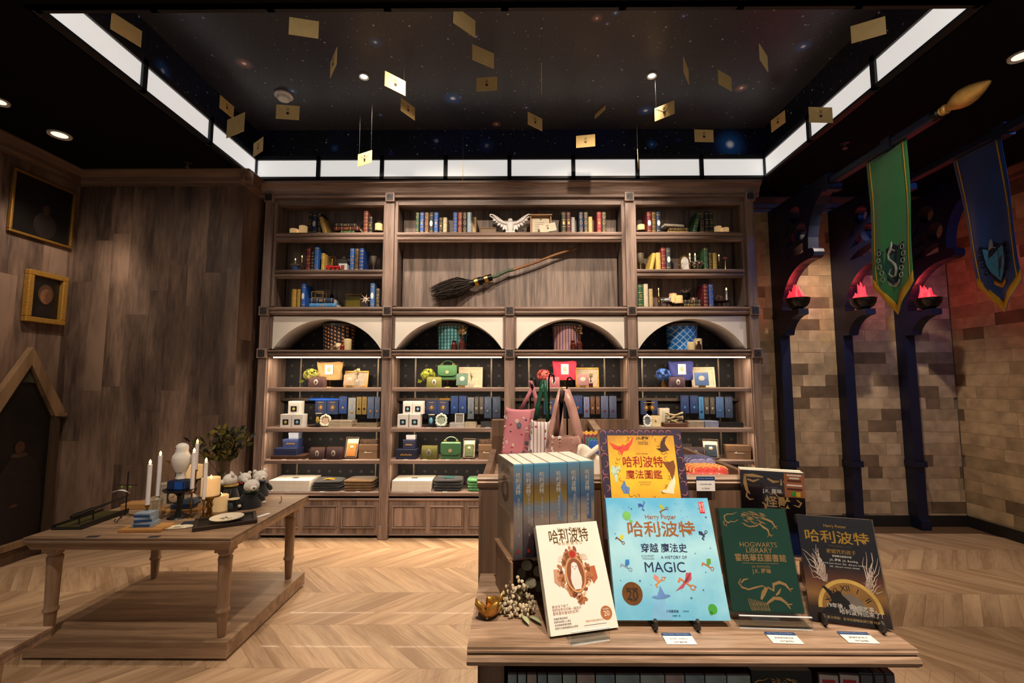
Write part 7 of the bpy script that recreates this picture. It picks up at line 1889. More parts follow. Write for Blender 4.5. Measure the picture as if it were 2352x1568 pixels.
# blue large book
BLC = grad_mat('blue_cover_print', [(.0, '6db8da'), (.3, '8fcde4'), (.55, 'a9dcea'), (.8, '86c6e2'), (1.0, '5fb2da')], .258, .3, .8, 14)
w, h = .251, .258
bk = dbook('large sky-blue book with bronze and navy title on wire easel', (.348, 1.052, .976), -.1, 23.2, w, h, .018, BLC, hard=False)
BRO = mat('bronze_print', 'a8683a', .35, .3, var=.1, scale=40); NAV = colm('16234e', .5)
fx = lambda a: (a - .5)*w
txt('Harry Potter', (fx(.515), h*.825, YQ), BRO, bk, T_, w=w*.30, bold=.008); txt('哈利波特', (fx(.505), h*.725, YQ), BRO, bk, T_, w=w*.64, h=h*.135, bold=.014)
txt('穿越 魔法史', (fx(.505), h*.565, YQ), NAV, bk, T_, w=w*.43, bold=.010)
txt('A JOURNEY\nTHROUGH', (fx(.345), h*.487, YQ), colm('5a6f8e'), bk, T_, w=w*.12); txt('A HISTORY OF', (fx(.585), h*.487, YQ), NAV, bk, T_, w=w*.24); txt('MAGIC', (fx(.49), h*.408, YQ), NAV, bk, T_, w=w*.37, h=h*.082)
B(disc(fx(.165), h*.20, w*.092, YQ), 'badge', mat('bronze_badge', '7a4f28', .35, .4, var=.2, scale=60), bk)
DKI = colm('1e1712', .5)
txt('哈利波特', (fx(.165), h*.235, YQ*2), DKI, bk, 'badge_lettering', w=w*.10, bold=.01); txt('20', (fx(.165), h*.19, YQ*2), DKI, bk, 'badge_lettering', w=w*.10); txt('週年紀念', (fx(.165), h*.148, YQ*2), DKI, bk, 'badge_lettering', w=w*.06)
HATC = colm('5f86c4', .5)
m = MB(); m.poly([(fx(.42) + x_*w, YQ, h*.17 + z_*h) for x_, z_ in ((-.085, .0), (-.04, -.012), (.03, -.008), (.085, .012), (.07, .022), (.035, .024), (.02, .055), (.0, .095), (-.012, .055), (-.035, .014), (-.07, .012))]); B(m, 'printed_hat', HATC, bk)
m = MB(); m.poly([(fx(.40) + x_*w, YQ*.9, h*.15 + z_*h) for x_, z_ in ((-.04, 0), (.045, .005), (.075, -.07), (.085, -.145), (-.085, -.145), (-.07, -.06))]); B(m, 'printed_robe', colm('79b4dc', .5), bk)
def key_print(x_, z_, s_, rot, c1, c2):
    R2 = Matrix.Rotation(rot, 2); P_ = lambda a, b: (x_ + (R2 @ Vector((a*s_, b*s_))).x, YQ, z_ + (R2 @ Vector((a*s_, b*s_))).y)
    m = MB(); m.poly([P_(-.5, -.06), P_(.35, -.06), P_(.35, .06), P_(-.5, .06)]); m.poly([P_(-.5, -.06), P_(-.36, -.06), P_(-.36, -.26), P_(-.5, -.26)])
    m.strip([P_(.5 + .18*math.cos(a), .18*math.sin(a)) for a in [k*PI/6 for k in range(12)]], [P_(.5 + .11*math.cos(a), .11*math.sin(a)) for a in [k*PI/6 for k in range(12)]])
    B(m, 'printed_key', colm(c1, .5), bk)['kind'] = 'stuff'
    m = MB(); m.poly([P_(-.1, .05), P_(-.25, .55), P_(.05, .75), P_(.22, .4), P_(.1, .05)]); B(m, 'printed_key_wing', colm(c2, .5), bk)
key_print(fx(.10), h*.63, .020, -.7, '6a3a28', 'c8c83a'); key_print(fx(.13), h*.41, .024, -.5, '8a9ab0', '2f7ac0'); key_print(fx(.88), h*.42, .024, -.55, 'b06a3a', '5a9a2a'); key_print(fx(.90), h*.67, .020, .9, '2a3040', '22345a')
key_print(fx(.55), h*.89, .020, .4, '7a4a30', 'a8b83a'); key_print(fx(.36), h*.925, .018, 1.2, '2a5aa8', '1f4a98'); key_print(fx(.42), h*.29, .024, .6, 'c8803a', 'd08a78'); 
m = MB(); m.poly([(fx(.555), YQ, h*.22), (fx(.62), YQ, h*.27), (fx(.66), YQ, h*.31), (fx(.72), YQ, h*.375), (fx(.69), YQ, h*.315), (fx(.63), YQ, h*.245)]); B(m, 'printed_red_wing', colm('b04a5a', .5), bk)
key_print(fx(.66), h*.285, .034, -.6, 'c07a4a', 'b04a5a')
sm = MB(); rr = random.Random(5)
for k in range(34): sm.add(star4(fx(rr.uniform(.06, .95)), h*rr.uniform(.12, .95), rr.uniform(.0012, .0034), YQ*.8, rr.uniform(0, 3)))
B(sm, 'printed_stars', colm('37507e', .5), bk)['kind'] = 'stuff'
for x_, z_, r_ in ((.19, .84, .010), (.86, .085, .010), (.84, .055, .004), (.225, .79, .004)): B(disc(fx(x_), h*z_, r_*1.0, YQ*.8), 'printed_spot', colm('6fb85a' if x_ < .5 else '3f9a34', .5), bk)
lb = B(MB().box(fx(.925) - .006, fx(.925) + .006, YQ*1.5, YQ, h*.865, h*.965), 'red_label', colm('c8202c', .4), bk)
o = txt('BRITISH\nLIBRARY', (0, 0, 0), WHITEC, bk, 'label_lettering', w=.022)
o.rotation_euler = (0, PI/2, 0); o.location = (fx(.925), YQ*2, h*.915)
txt('大英圖書館', (fx(.50), h*.068, YQ*1.2), NAV, bk, 'publisher_lettering', w=w*.11, bold=.006); txt('特別策畫', (fx(.62), h*.068, YQ*1.2), NAV, bk, 'publisher_lettering', w=w*.05); txt('林靜華．譯', (fx(.53), h*.035, YQ*1.2), NAV, bk, 'publisher_lettering', w=w*.07)
easel((.35, 1.055, .9605), -.1, .255, 'black wire easel under the sky-blue book')
# green hardback
GRN = mat('green_cover', '0f4a38', .22, var=.12, scale=8, coat=.6); GLD = mat('gold_foil_print', 'd0a468', .35, .35, var=.15, scale=70)
w, h = .157, .220
gk = dbook('dark green slipcased book with gold beast drawings on clear stand', (.570, 1.078, .981), -3.06, 16.0, w, h, .030, GRN, mat('slip_pages', '6a3a24', .5, var=.3, scale=30, vec=(1, 30, 1)))
txt('HOGWARTS', (0.002, h*.635, YQ), GLD, gk, T_, w=w*.54, h=.0105); txt('LIBRARY', (.002, h*.58, YQ), GLD, gk, T_, w=w*.38, h=.0105); txt('霍格華茲圖書館', (.002, h*.508, YQ), GLD, gk, T_, w=w*.74, bold=.010)
B(MB().box(-w*.26, w*.26, YQ, YQ*.5, h*.452, h*.456), 'rule', GLD, gk); txt('J.K. ROWLING', (0, h*.42, YQ), GLD, gk, 'author_lettering', w=w*.26); txt('J.K. 羅琳', (0, h*.378, YQ), GLD, gk, 'author_lettering', w=w*.27, bold=.008)
def stroke(par, pts, r0, r1, name, m):
    n_ = len(pts); mb = MB(); L_, R_2 = [], []
    for k, (x_, z_) in enumerate(pts):
        a = pts[min(k+1, n_-1)]; b = pts[max(k-1, 0)]; d = Vector((a[0]-b[0], a[1]-b[1])); d = d.normalized() if d.length else Vector((1, 0)); nn = Vector((-d.y, d.x))
        rad = (r0 + (r1-r0)*k/(n_-1))*math.sin(PI*min(.97, max(.12, (k+.6)/(n_+.2))))
        L_.append((x_ + nn.x*rad, YQ, z_ + nn.y*rad)); R_2.append((x_ - nn.x*rad, YQ, z_ - nn.y*rad))
    mb.strip(L_, R_2, False); return mb
def beast(par, ox, oz, s, flip, rot=0.0, mm=None):
    """loose gold line drawing of a furry beast: body hatching, legs, neck, tail"""
    rr = random.Random(int(ox*999 + oz*777)); mb = MB(); q = lambda x_, z_: (ox + flip*s*(x_*math.cos(rot) - z_*math.sin(rot)), oz + s*(x_*math.sin(rot) + z_*math.cos(rot)))
    for k in range(46):
        x0 = rr.uniform(-.35, .32); z0 = rr.uniform(-.02, .30) - .25*abs(x0)*.4; ln = rr.uniform(.08, .2)
        mb.add(stroke(par, [q(x0, z0), q(x0 + ln*.5, z0 - .02 + rr.uniform(-.02, .02)), q(x0 + ln, z0 - .06 + rr.uniform(-.02, .02))], .011*s, .006*s, '', None))
    for pts, a, b in (([(-.4, .05), (-.52, -.02), (-.62, .0), (-.70, -.05), (-.78, .02), (-.80, .14), (-.70, .20), (-.55, .2), (-.4, .26)], .018, .02), ([(-.78, .02), (-.84, -.02), (-.82, -.1), (-.76, -.14), (-.75, -.04)], .016, .012),
                    ([(-.25, -.08), (-.1, -.14), (.1, -.12), (.3, -.02)], .02, .016), ([(.2, -.05), (.32, -.16), (.42, -.22), (.44, -.34), (.5, -.42)], .04, .016), ([(.44, -.34), (.38, -.42)], .014, .008), ([(.44, -.34), (.55, -.38)], .014, .008),
                    ([(.3, .1), (.45, .06), (.58, .0), (.64, -.12), (.70, -.2)], .045, .014), ([(.64, -.12), (.56, -.2)], .014, .008), ([(.64, -.12), (.72, -.12)], .014, .008)):
        mb.add(stroke(par, [q(*p_) for p_ in pts], a*s, b*s, '', None))
    return B(mb, 'printed_beast', mm or GLD, par)
beast(gk, -.004, h*.865, .080, 1)['kind'] = 'stuff'
bb = MB(); rr = random.Random(9)
for pts, a, b in (([(-.055, .115), (-.062, .10), (-.055, .085), (-.040, .078), (-.020, .086), (-.004, .092), (.004, .084)], .0035, .003), ([(-.056, .10), (-.048, .112), (-.036, .116)], .004, .002), ([(.006, .086), (-.004, .066), (-.012, .044)], .010, .006),
                  ([(.008, .088), (.022, .076), (.024, .098), (.040, .106), (.054, .098), (.060, .084), (.064, .074)], .007, .004), ([(.060, .080), (.070, .086)], .003, .002), ([(.026, .060), (.034, .07), (.040, .084)], .005, .003), ([(.0, .030), (.02, .050), (.036, .048), (.048, .034), (.056, .014)], .008, .004), ([(.05, .03), (.062, .03)], .003, .002)):
    bb.add(stroke(gk, [(x_*.9, z_*.58) for x_, z_ in pts], a*.6, b*.6, '', None))
for k in range(16): x_ = -.034 + k*.0026; bb.add(stroke(gk, [(x_, .003), (x_ - .004 + .002*(k % 3), .016), (x_ - .006, .028 - .0006*k)], .0009, .0005, '', None))
B(bb, 'printed_beast_tail', GLD, gk)['kind'] = 'stuff'
B(MB().box(-w/2 - .002, w/2 + .002, -.0012, .032, -.001, h + .001), 'clear_wrap', POLY, gk)
acrylic((.571, 1.068, .9605), -3.06, .155, 'clear acrylic stand under the dark green book', 16.0)
# black hardback with clock
BLK = grad_mat('black_cover_print', [(.0, '120d0b'), (.12, '3a2412'), (.25, 'a5743a'), (.38, '6a3a22'), (.52, '1c1416'), (.7, '15131a'), (1.0, '1d1c24')], .221, .2, .10, 20, .7)
w, h = .155, .221
kk = dbook('black book with gold title, lightning and clock face, rightmost in front', (.741, 1.059, .966), -16.47, 18.7, w, h, .012, BLK, hard=False)
GT = mat('gold_title_print', 'c99a3c', .35, .4, var=.15, scale=50); WT = colm('e6ded2', .5)
txt('Harry Potter', (.0, h*.905, YQ), GT, kk, T_, w=w*.30, bold=.01); txt('哈利波特', (.0, h*.80, YQ), GT, kk, T_, w=w*.84, h=h*.125, bold=.014)
txt('THE CURSED CHILD', (.004, h*.712, YQ), colm('6a5030'), kk, T_, w=w*.30); txt('被詛咒的孩子', (.004, h*.66, YQ), GT, kk, T_, w=w*.38, bold=.006)
txt('首部舞台劇劇本書', (.004, h*.615, YQ), WT, kk, 'credit_lettering', w=w*.25, bold=.008); txt('J.K. 羅琳  J.K. Rowling', (.006, h*.575, YQ), WT, kk, 'credit_lettering', w=w*.36, bold=.006)
txt('約翰．帝夫尼 JOHN TIFFANY  傑克．索恩 JACK THORNE', (0, h*.540, YQ), WT, kk, 'credit_lettering', w=w*.62); txt('傑克．索恩 JACK THORNE  劇本撰寫', (.006, h*.512, YQ), WT, kk, 'credit_lettering', w=w*.38)
GLOWR = mat('clock_ring_print', 'f0c060', .4, var=.2); CLF = mat('clock_face_print', 'a8783c', .45, var=.25, scale=30)
cx_, cz_ = .004, h*.12; R_ = w*.36
def half(r, y): return MB().poly([(cx_ + r*math.cos(a), y, cz_ + r*math.sin(a)) for a in [PI*k/24 for k in range(25)]])
B(half(R_, YQ), 'clock_face', CLF, kk)
m = MB(); m.strip([(cx_ + R_*1.12*math.cos(a), YQ*1.4, cz_ + R_*1.12*math.sin(a)) for a in [PI*k/24 for k in range(25)]], [(cx_ + R_*.98*math.cos(a), YQ*1.4, cz_ + R_*.98*math.sin(a)) for a in [PI*k/24 for k in range(25)]], False); B(m, 'clock_ring', GLOWR, kk)
B(half(R_*.58, YQ*1.3), 'clock_inner', colm('8a7a6a', .5), kk); B(half(R_*.26, YQ*1.6), 'clock_hub', colm('b8aca0', .5), kk)
for s_, a in (('XII', PI/2 + .12), ('XI', PI/2 + .65), ('I', PI/2 - .45), ('X', PI/2 + 1.15), ('II', PI/2 - 1.0)):
    o = txt(s_, (0, 0, 0), DKI, kk, 'numeral', h=R_*.2); o.location = (cx_ + R_*.79*math.cos(a), YQ*1.8, cz_ + R_*.79*math.sin(a)); o.rotation_euler = (0, -(a - PI/2), 0)
m = MB(); m.poly([(-.052, YQ*2, h*.075), (-.03, YQ*2, h*.20), (-.036, YQ*2, h*.26), (-.046, YQ*2, h*.315), (-.040, YQ*2, h*.32), (-.024, YQ*2, h*.255), (-.018, YQ*2, h*.285), (-.010, YQ*2, h*.285), (-.008, YQ*2, h*.25), (.004, YQ*2, h*.20), (.010, YQ*2, h*.075)]); B(m, 'printed_figure', colm('171210', .5), kk)
LGT = mat('lightning_print', 'ffdcc8', .4, var=.15, scale=60)
rr = random.Random(12); lg = MB()
for side, (sx, sz) in ((-1, (-.034, .36)), (1, (.046, .30))):
    for k in range(22):
        x_, z_ = sx, h*sz; pts = [(x_, z_)]; ex, ez = side*rr.uniform(.040, .076), h*(sz + rr.uniform(.05, .36) if side < 0 else sz + rr.uniform(.0, .46))
        for j in range(1, 6): f = j/5; pts.append((x_ + (ex-x_)*f + rr.uniform(-.004, .004), z_ + (ez-z_)*f + rr.uniform(-.006, .006)))
        lg.add(stroke(kk, [(max(-.076, min(.076, a)), b) for a, b in pts], .0012, .0005, '', None))
B(lg, 'printed_lightning', LGT, kk)['kind'] = 'stuff'
txt('19年後，第8個故事，', (.006, h*.150, YQ*3), WT, kk, 'blurb', w=w*.60, bold=.012); txt('哈利波特回來了！', (.022, h*.105, YQ*3), WT, kk, 'blurb', w=w*.52, bold=.012); txt('魔法現場！全球各國暢銷排行榜 TOP1', (.006, h*.040, YQ*3), colm('c8a870', .5), kk, 'blurb', w=w*.66)
B(MB().box(-w/2 - .0016, w/2 + .0016, -.003, .014, -.001, h + .001), 'clear_wrap', POLY, kk)
easel((.742, 1.062, .9605), -16.47, .30, 'black wire easel under the black clock book')
# yellow large book on a riser behind
YEL_ = grad_mat('yellow_cover_print', [(.0, 'b06a24'), (.25, 'd89a2c'), (.55, 'f2c238'), (.8, 'e6b03a'), (1.0, 'c08a3c')], .28, .3, .5, 16)
w, h = .23, .285
yk = dbook('large yellow illustrated book with red title at the back', (.352, 1.226, 1.090), -.3, 16.6, w, h, .026, YEL_)
PUR = colm('2c1c38', .5, var=.3); RED_ = colm('9c1c18', .45)
for x0, x1, z0, z1 in ((-w/2, -w/2 + .022, 0, h), (w/2 - .022, w/2, 0, h), (-w/2 + .022, w/2 - .022, h - .016, h)): B(MB().box(x0, x1, YQ*.8, YQ*.3, z0, z1), 'border_print', PUR, yk)
PKL = colm('b86a5c', .5); rr = random.Random(2); m = MB()
for k in range(26):
    sx = -1 if k % 2 else 1; x_ = sx*(w/2 - .011); z_ = h*(.04 + .037*k)
    m.add(stroke(yk, [(x_ + .008*math.cos(a + k), z_ + .008*math.sin(a + k)) for a in (0, .8, 1.6, 2.4, 3.2)], .0012, .0008, '', None))
for k in range(9): m.add(stroke(yk, [(-.08 + k*.02 + .007*math.cos(a), h - .008 + .006*math.sin(a)) for a in (0, .9, 1.8, 2.7, 3.6)], .001, .0008, '', None))
B(m, 'border_tracery', PKL, yk)['kind'] = 'stuff'
m = MB(); m.poly([(-.088 + x_*.72, YQ, h*.83 + z_*.72) for x_, z_ in ((0, .018), (.022, .008), (.040, .0), (.052, .012), (.056, .004), (.075, .016), (.098, .044), (.088, .016), (.07, -.012), (.052, -.016), (.044, -.034), (.036, -.014), (.014, -.006))]); B(m, 'printed_bird', colm('d8442c', .5), yk)
m = MB(); m.poly([(.062 + x_*.72, YQ, h*.80 + z_*.72) for x_, z_ in ((-.030, .006), (-.008, -.008), (.020, .0), (.012, .012), (.006, .026), (.012, .045), (.022, .056), (.004, .05), (-.010, .030), (-.014, .008))]); B(m, 'printed_hat', colm('4a2a20', .5), yk)
m = MB(); m.poly([(.075 + x_*.72, YQ, h*.62 + z_*.72) for x_, z_ in ((-.03, .03), (-.006, .026), (.014, .034), (.018, .01), (.01, -.02), (.0, -.04), (-.006, -.012), (-.016, .004))]); B(m, 'printed_creature', colm('7a4420', .5), yk)
m = MB(); m.poly([(-.08 + x_*.72, YQ, h*.58 + z_*.72) for x_, z_ in ((-.008, .03), (.014, .022), (.022, .03), (.024, .02), (.012, .0), (.008, -.03), (.002, -.034), (-.004, -.006), (-.014, .006))]); B(m, 'printed_creature', colm('bcd8c0', .5), yk)
m = MB(); m.poly([(.065 + x_*.72, YQ, h*.43 + z_*.72) for x_, z_ in ((-.04, -.004), (-.012, .002), (.006, .03), (.022, .058), (.026, .03), (.016, .0), (.014, -.014), (-.004, -.012), (-.02, -.010))]); B(m, 'printed_white_bird', colm('ece0c0', .5), yk)
m = MB(); m.poly([(-.055 + x_*.72, YQ, h*.44 + z_*.72) for x_, z_ in ((0, .03), (-.016, .006), (-.006, -.016), (.014, -.018), (.018, .004), (.006, .010))]); B(m, 'printed_gnome', colm('5a7fb8', .5), yk)
m = MB(); rr = random.Random(31)
for k in range(44):
    a = 2*PI*k/44; x_, z_ = .070*math.cos(a)*rr.uniform(.95, 1.15), h*.64 + .080*math.sin(a)*rr.uniform(.95, 1.15); r_ = rr.uniform(.004, .010); o_ = rr.uniform(0, 6)
    m.add(stroke(yk, [(x_ + r_*(.3 + j*.14)*math.cos(o_ + j*.8), z_ + r_*(.3 + j*.14)*math.sin(o_ + j*.8)) for j in range(6)], .0011, .0005, '', None))
B(m, 'printed_swirls', colm('9a5a24', .5), yk)['kind'] = 'stuff'
txt('J.K. 羅琳', (.004, h*.915, YQ), DKI, yk, 'author_lettering', w=w*.155, bold=.008); txt('哈利波特系列\n官方魔法圖鑑', (.006, h*.868, YQ), colm('5a4030'), yk, 'author_lettering', w=w*.12)
txt('Harry Potter', (.0, h*.765, YQ), colm('8a4a20'), yk, T_, w=w*.14); txt('哈利波特', (.0, h*.69, YQ), RED_, yk, T_, w=w*.48, h=h*.105, bold=.012); txt('魔法圖鑑', (.0, h*.572, YQ), RED_, yk, T_, w=w*.43, bold=.008); txt('WIZARDING\nALMANAC', (.0, h*.49, YQ), colm('b87a34'), yk, T_, w=w*.15)
t = thing('book_riser', 'brown board riser under the yellow book', 'riser', (.352, 1.24, .9605), 0)
for s in (-1, 1): B(MB().box(s*.10 - .006, s*.10 + .006, -.05, .085, 0, .124), 'side', PLY, t)
B(MB().box(-.106, .106, -.05, .085, .1242, .129), 'top', PLY, t)
# black stack of two at the back right
NBK = grad_mat('night_cover_print', [(.0, '16244e'), (.22, '1a2a5c'), (.30, '0e0c10'), (.6, '120f14'), (.8, '2a1a22'), (1.0, '201e26')], .22, .18, .12, 14, .8)
w, h = .155, .22
t0_ = Vector((.706, 1.285)); yw = math.radians(-20)
for k in range(2):
    off = Vector((-math.sin(yw), math.cos(yw)))*(.024*k)
    nk = dbook('black illustrated book with brown corner sticker, front of the back-right pair' if k == 0 else 'white-edged book behind the black one with sticker', (t0_.x + off.x, t0_.y + off.y, 1.032), -20, 1.0, w, h, .022, NBK if k == 0 else colm('d8d2c8', .4), hard=False, group=None)
    if k == 0:
        txt('J.K. ROWLING', (.0, h*.80, YQ), colm('8a8078'), nk, 'author_lettering', w=w*.18); txt('J.K. 羅琳', (.0, h*.755, YQ), WT, nk, 'author_lettering', w=w*.30, bold=.010)
        txt('怪獸', (.012, h*.63, YQ), mat('gold_foil_print', 'd0a468'), nk, T_, w=w*.40, bold=.016)
        m = MB()
        for pts, a, b in (([(-.068, .205), (-.045, .206), (-.02, .203)], .006, .003), ([(-.066, .206), (-.066, .185), (-.062, .165), (-.055, .155)], .006, .003), ([(-.06, .195), (-.045, .19), (-.03, .197)], .004, .002), ([(-.062, .16), (-.064, .148), (-.056, .14), (-.046, .142)], .003, .002), ([(-.01, .20), (.004, .192), (.018, .194)], .004, .003), ([(.028, .194), (.04, .192), (.052, .20)], .004, .003), ([(.023, .20), (.023, .184)], .0015, .003), ([(-.006, .158), (.006, .162), (.016, .15), (.004, .146)], .002, .002), ([(-.026, .135), (-.018, .13), (-.016, .10), (-.018, .086)], .003, .003), ([(.058, .148), (.068, .14), (.062, .13), (.05, .134)], .003, .002)):
            m.add(stroke(nk, pts, a, b, '', None))
        B(m, 'gold_ornament_print', GLD, nk)['kind'] = 'stuff'
        st_ = B(MB().box(.030, w/2, YQ*2, YQ, h*.70, h*.985), 'sticker', colm('a8623a', .5), nk)
        for z_, ww, cc in ((.965, .034, 'e8d0b8'), (.93, .024, 'e8d0b8'), (.90, .032, '5a2418'), (.845, .036, 'f0e0d0'), (.80, .036, '4a1c14')): B(MB().box(.054 - ww/2, .054 + ww/2, YQ*3, YQ*2.1, h*z_ - .0022, h*z_ + .0022), 'sticker_line', colm(cc), nk)
        B(MB().box(.046, .056, YQ*3, YQ*2.1, h*.72, h*.77), 'sticker_green', colm('3f9a34'), nk); B(MB().box(.057, .067, YQ*3, YQ*2.1, h*.71, h*.765), 'sticker_yellow', colm('e0b828'), nk)
        B(MB().box(-w/2 - .001, w/2 + .001, -.0035, .024, 0, h + .001), 'clear_wrap', POLY, nk)
t = thing('book_riser', 'brown board riser under the black sticker book', 'riser', (.712, 1.292, .9605), yw)
for s in (-1, 1): B(MB().box(s*.066 - .006, s*.066 + .006, -.02, .03, 0, .066), 'side', PLY, t)
B(MB().box(-.08, .08, -.025, .035, .0662, .0708), 'top', PLY, t)
# row of upright volumes at the left: cover side and seven painted spines
SPM = grad_mat('spine_sky_print', [(.0, '2a2230'), (.22, '5a4a50'), (.40, 'a08c84'), (.52, '8a98a8'), (.60, 'a8862c'), (.74, '8a6a34'), (.86, '7a98b8'), (1.0, '6fb4d8')], .222, .18, .22, 16, .8)
SPM2 = grad_mat('spine_castle_print', [(.0, '4a4048'), (.3, 'a89488'), (.5, 'b0a094'), (.62, '4a6a94'), (.75, '5a84a8'), (.88, '8a98a4'), (1.0, '7ab4d4')], .222, .18, .22, 16, .8)
base = Vector((-.0042, 1.125, 1.0775)); ang = math.radians(15.25); ex = Vector((math.cos(ang), math.sin(ang), 0)); hh = .2215; dd = .164
x_ = 0
for k, wd_ in enumerate((.0225, .0265, .039, .0455, .033, .037)):
    c_ = base + ex*(x_ + wd_/2 + .0006)
    t = thing('book', f'tall paperback of the matching set, {ORD[k]} spine from the left', 'book', c_, ang, 'matching paperback set with painted spines')
    sp_ = SPM if k in (1, 2, 3) else SPM2
    B(MB().box(-wd_/2, wd_/2, 0, .0012, 0, hh), 'spine', sp_, t)
    CRV = mat('sepia_cover', 'c9b8a4', .25, var=.12, scale=14, coat=.5)
    B(MB().box(-wd_/2, -wd_/2 + .001, .0012, dd, 0, hh), 'front_cover', CRV, t); B(MB().box(wd_/2 - .001, wd_/2, .0012, dd, 0, hh), 'back_cover', CRV, t)
    B(MB().box(-wd_/2 + .001, wd_/2 - .001, .0012, dd - .001, .001, hh - .001), 'page_block', mat('white_pages', 'ece4d4', .8, var=.05, scale=200, vec=(30, 1, 1)), t)
    txt('哈\n利\n波\n特', (0, hh*.79, -.0005), WT, t, T_, w=.0125, h=.052, bold=.012)
    txt('\n'.join(['消失的密室', '阿茲卡班的逃犯', '火盃的考驗', '鳳凰會的密令', '混血王子的背叛', '死神的聖物'][k]), (.001, hh*.52, -.0005), colm('cfd4dc', .5), t, 'subtitle', w=.0062, h=.052 if k != 1 else .07)
    txt('羅\n琳', (.002, hh*.24, -.0005), WT, t, 'author_lettering', w=.0035)
    B(MB().box(-.003, .003, -.0008, -.0003, .012, .020), 'publisher_mark', colm('c8321c', .4), t)
    if k in (3, 4, 5):
        m = MB(); m.poly([(-wd_*.05, -.0004, hh*.36), (-wd_*.05, -.0004, hh*.56), (wd_*.12, -.0004, hh*.72), (wd_*.28, -.0004, hh*.56), (wd_*.28, -.0004, hh*.36)]); B(m, 'printed_tower', colm('7a8aa0' if k != 5 else '5a6a90', .5), t)
    if k == 0:
        m = MB(); 
        for j in range(14): a = 2*PI*j/14; m.ell((-wd_/2 - .0002, dd*.52 + .03*math.cos(a), hh*.66 + .024*math.sin(a)), .0004, .010, .009, 8, 6)
        B(m, 'cover_drawing', colm('8a6a54', .6), t, True)['kind'] = 'stuff'
        B(MB().box(-wd_/2 - .0006, -wd_/2, .03, dd*.85, hh*.03, hh*.42), 'cover_panel', colm('b59a7c', .5), t)
        o = txt('哈利波特', (0, 0, 0), GIN, t, T_, w=.085, bold=.01); o.rotation_euler = (0, 0, -PI/2); o.location = (-wd_/2 - .0008, dd*.5, hh*.88)
    x_ += wd_ + .0014
    B(MB().box(-wd_/2 - .0006, wd_/2 + .0006, -.0016, dd + .001, -.0004, hh + .0004), 'clear_wrap', POLY, t)
t = thing('book_riser', 'brown board riser under the matching paperback set', 'riser', base + ex*.10 + Vector((0, 0, -.117)), ang)
for x0_ in (-.106, .10): B(MB().box(x0_ - .003, x0_ + .003, -.008, .15, 0, .112), 'side', PLY, t)
B(MB().box(-.112, .112, .004, .155, .1122, .1165), 'top', PLY, t)
# books lying under the table edge
x_ = DX0 + .082; rr = random.Random(6)
UCOL = ['3a2018', '351c16', '402419', '38201a']; UPG = ['8fa0a0', '9aa8a4', 'a89a94', '7f9498']
k = 0
for wd_ in (.020, .018, .021, .020, .030, .028, .038, .040, .050, .050, .040, .040, .044, .048):
    t = thing('book', f'brown-topped slipcased volume under the table edge, {ORD[k]} from the left', 'book', (x_ + wd_/2, DY0 + .012, .6455), 0, 'slipcased volumes on the lower shelf')
    B(MB().box(-wd_/2 + .0006, wd_/2 - .0006, .004, .15, .0, .256), 'case', colm(UCOL[k % 4], .5, var=.2), t, bevel=.002)
    B(MB().box(-wd_/2 + .001, wd_/2 - .001, 0, .0035, .0, .254), 'spine', colm(UPG[k % 4], .3, var=.25), t)
    x_ += wd_ + .0008; k += 1
t = dbook('green-black book with gold beast lying under the table edge', (.555, DY0 + .014, .6465), 0, 4, .125, .252, .02, mat('dark_beast_cover', '12160f', .3, coat=.4), hard=False); beast(t, 0, .22, .07, 1)['kind'] = 'stuff'
x_ = .632
for k, (c_, wd_) in enumerate((('2e0c10', .040), ('30101a', .040), ('3c3a40', .026), ('3a3840', .020), ('424048', .020))):
    t = thing('book', ['dark red volume under the table edge, left of two', 'dark red volume under the table edge, right of two', 'grey volume under the table edge, first of three', 'grey volume under the table edge, middle of three', 'grey volume under the table edge, last of three'][k], 'book', (x_ + wd_/2, DY0 + .03, .6455), -.12, 'volumes at the right of the lower shelf')
    B(MB().box(-wd_/2, wd_/2, .003, .15, 0, .248), 'cover', colm(c_, .4, var=.2), t, bevel=.0015); B(MB().box(-wd_/2 + .002, wd_/2 - .002, 0, .0028, .002, .245), 'spine_panel', colm('b8aca4' if k < 2 else '55535a', .5), t)
    if k < 2: B(MB().box(-wd_/2 + .008, wd_/2 - .008, -.001, 0, .18, .236), 'spine_title', colm('a82028'), t)
    x_ += wd_ + .003
# price cards on the table and on the rail
def shop_card(loc, rz, label, lines, rx=0, wdt=.062, dp=.034):
    t = thing('price_card', label, 'price card', loc, rz, 'shop price cards', rx=rx)
    B(MB().box(-wdt/2, wdt/2, -.0004, .0004, 0, dp), 'card', WHITEC, t); B(MB().box(-wdt/2, wdt/2, -.0007, -.0004, dp*.73, dp), 'header', colm('1c3a68', .4), t)
    txt('Harry Potter | Mahou Dokoro', (0, dp*.865, -.0010), colm('b8c8dc'), t, 'header_lettering', w=wdt*.86)
    txt(lines[0], (0, dp*.47, -.0008), colm('4a4a4c'), t, 'item_lettering', w=wdt*.62); txt(lines[1], (0, dp*.16, -.0008), colm('5a5a5c'), t, 'price_lettering', w=wdt*.42)
for u, v, ln, lab in ((1567, 1471, ('哈利波特：穿越魔法史', 'NT$949'), 'white and navy price card before the blue book'), (1812, 1469, ('霍格華茲圖書館', 'NT$990'), 'white and navy price card before the green book'), (1986, 1468, ('被詛咒的孩子', 'NT$480'), 'white and navy price card before the black clock book')):
    p = atZ(u, v + 10, DZ); shop_card((p.x, max(DY0 + .004, p.y), DZ + .0012), .0 if u < 1700 else -.05, lab, ln, rx=-PI/2 + .03, wdt=.062, dp=.040)
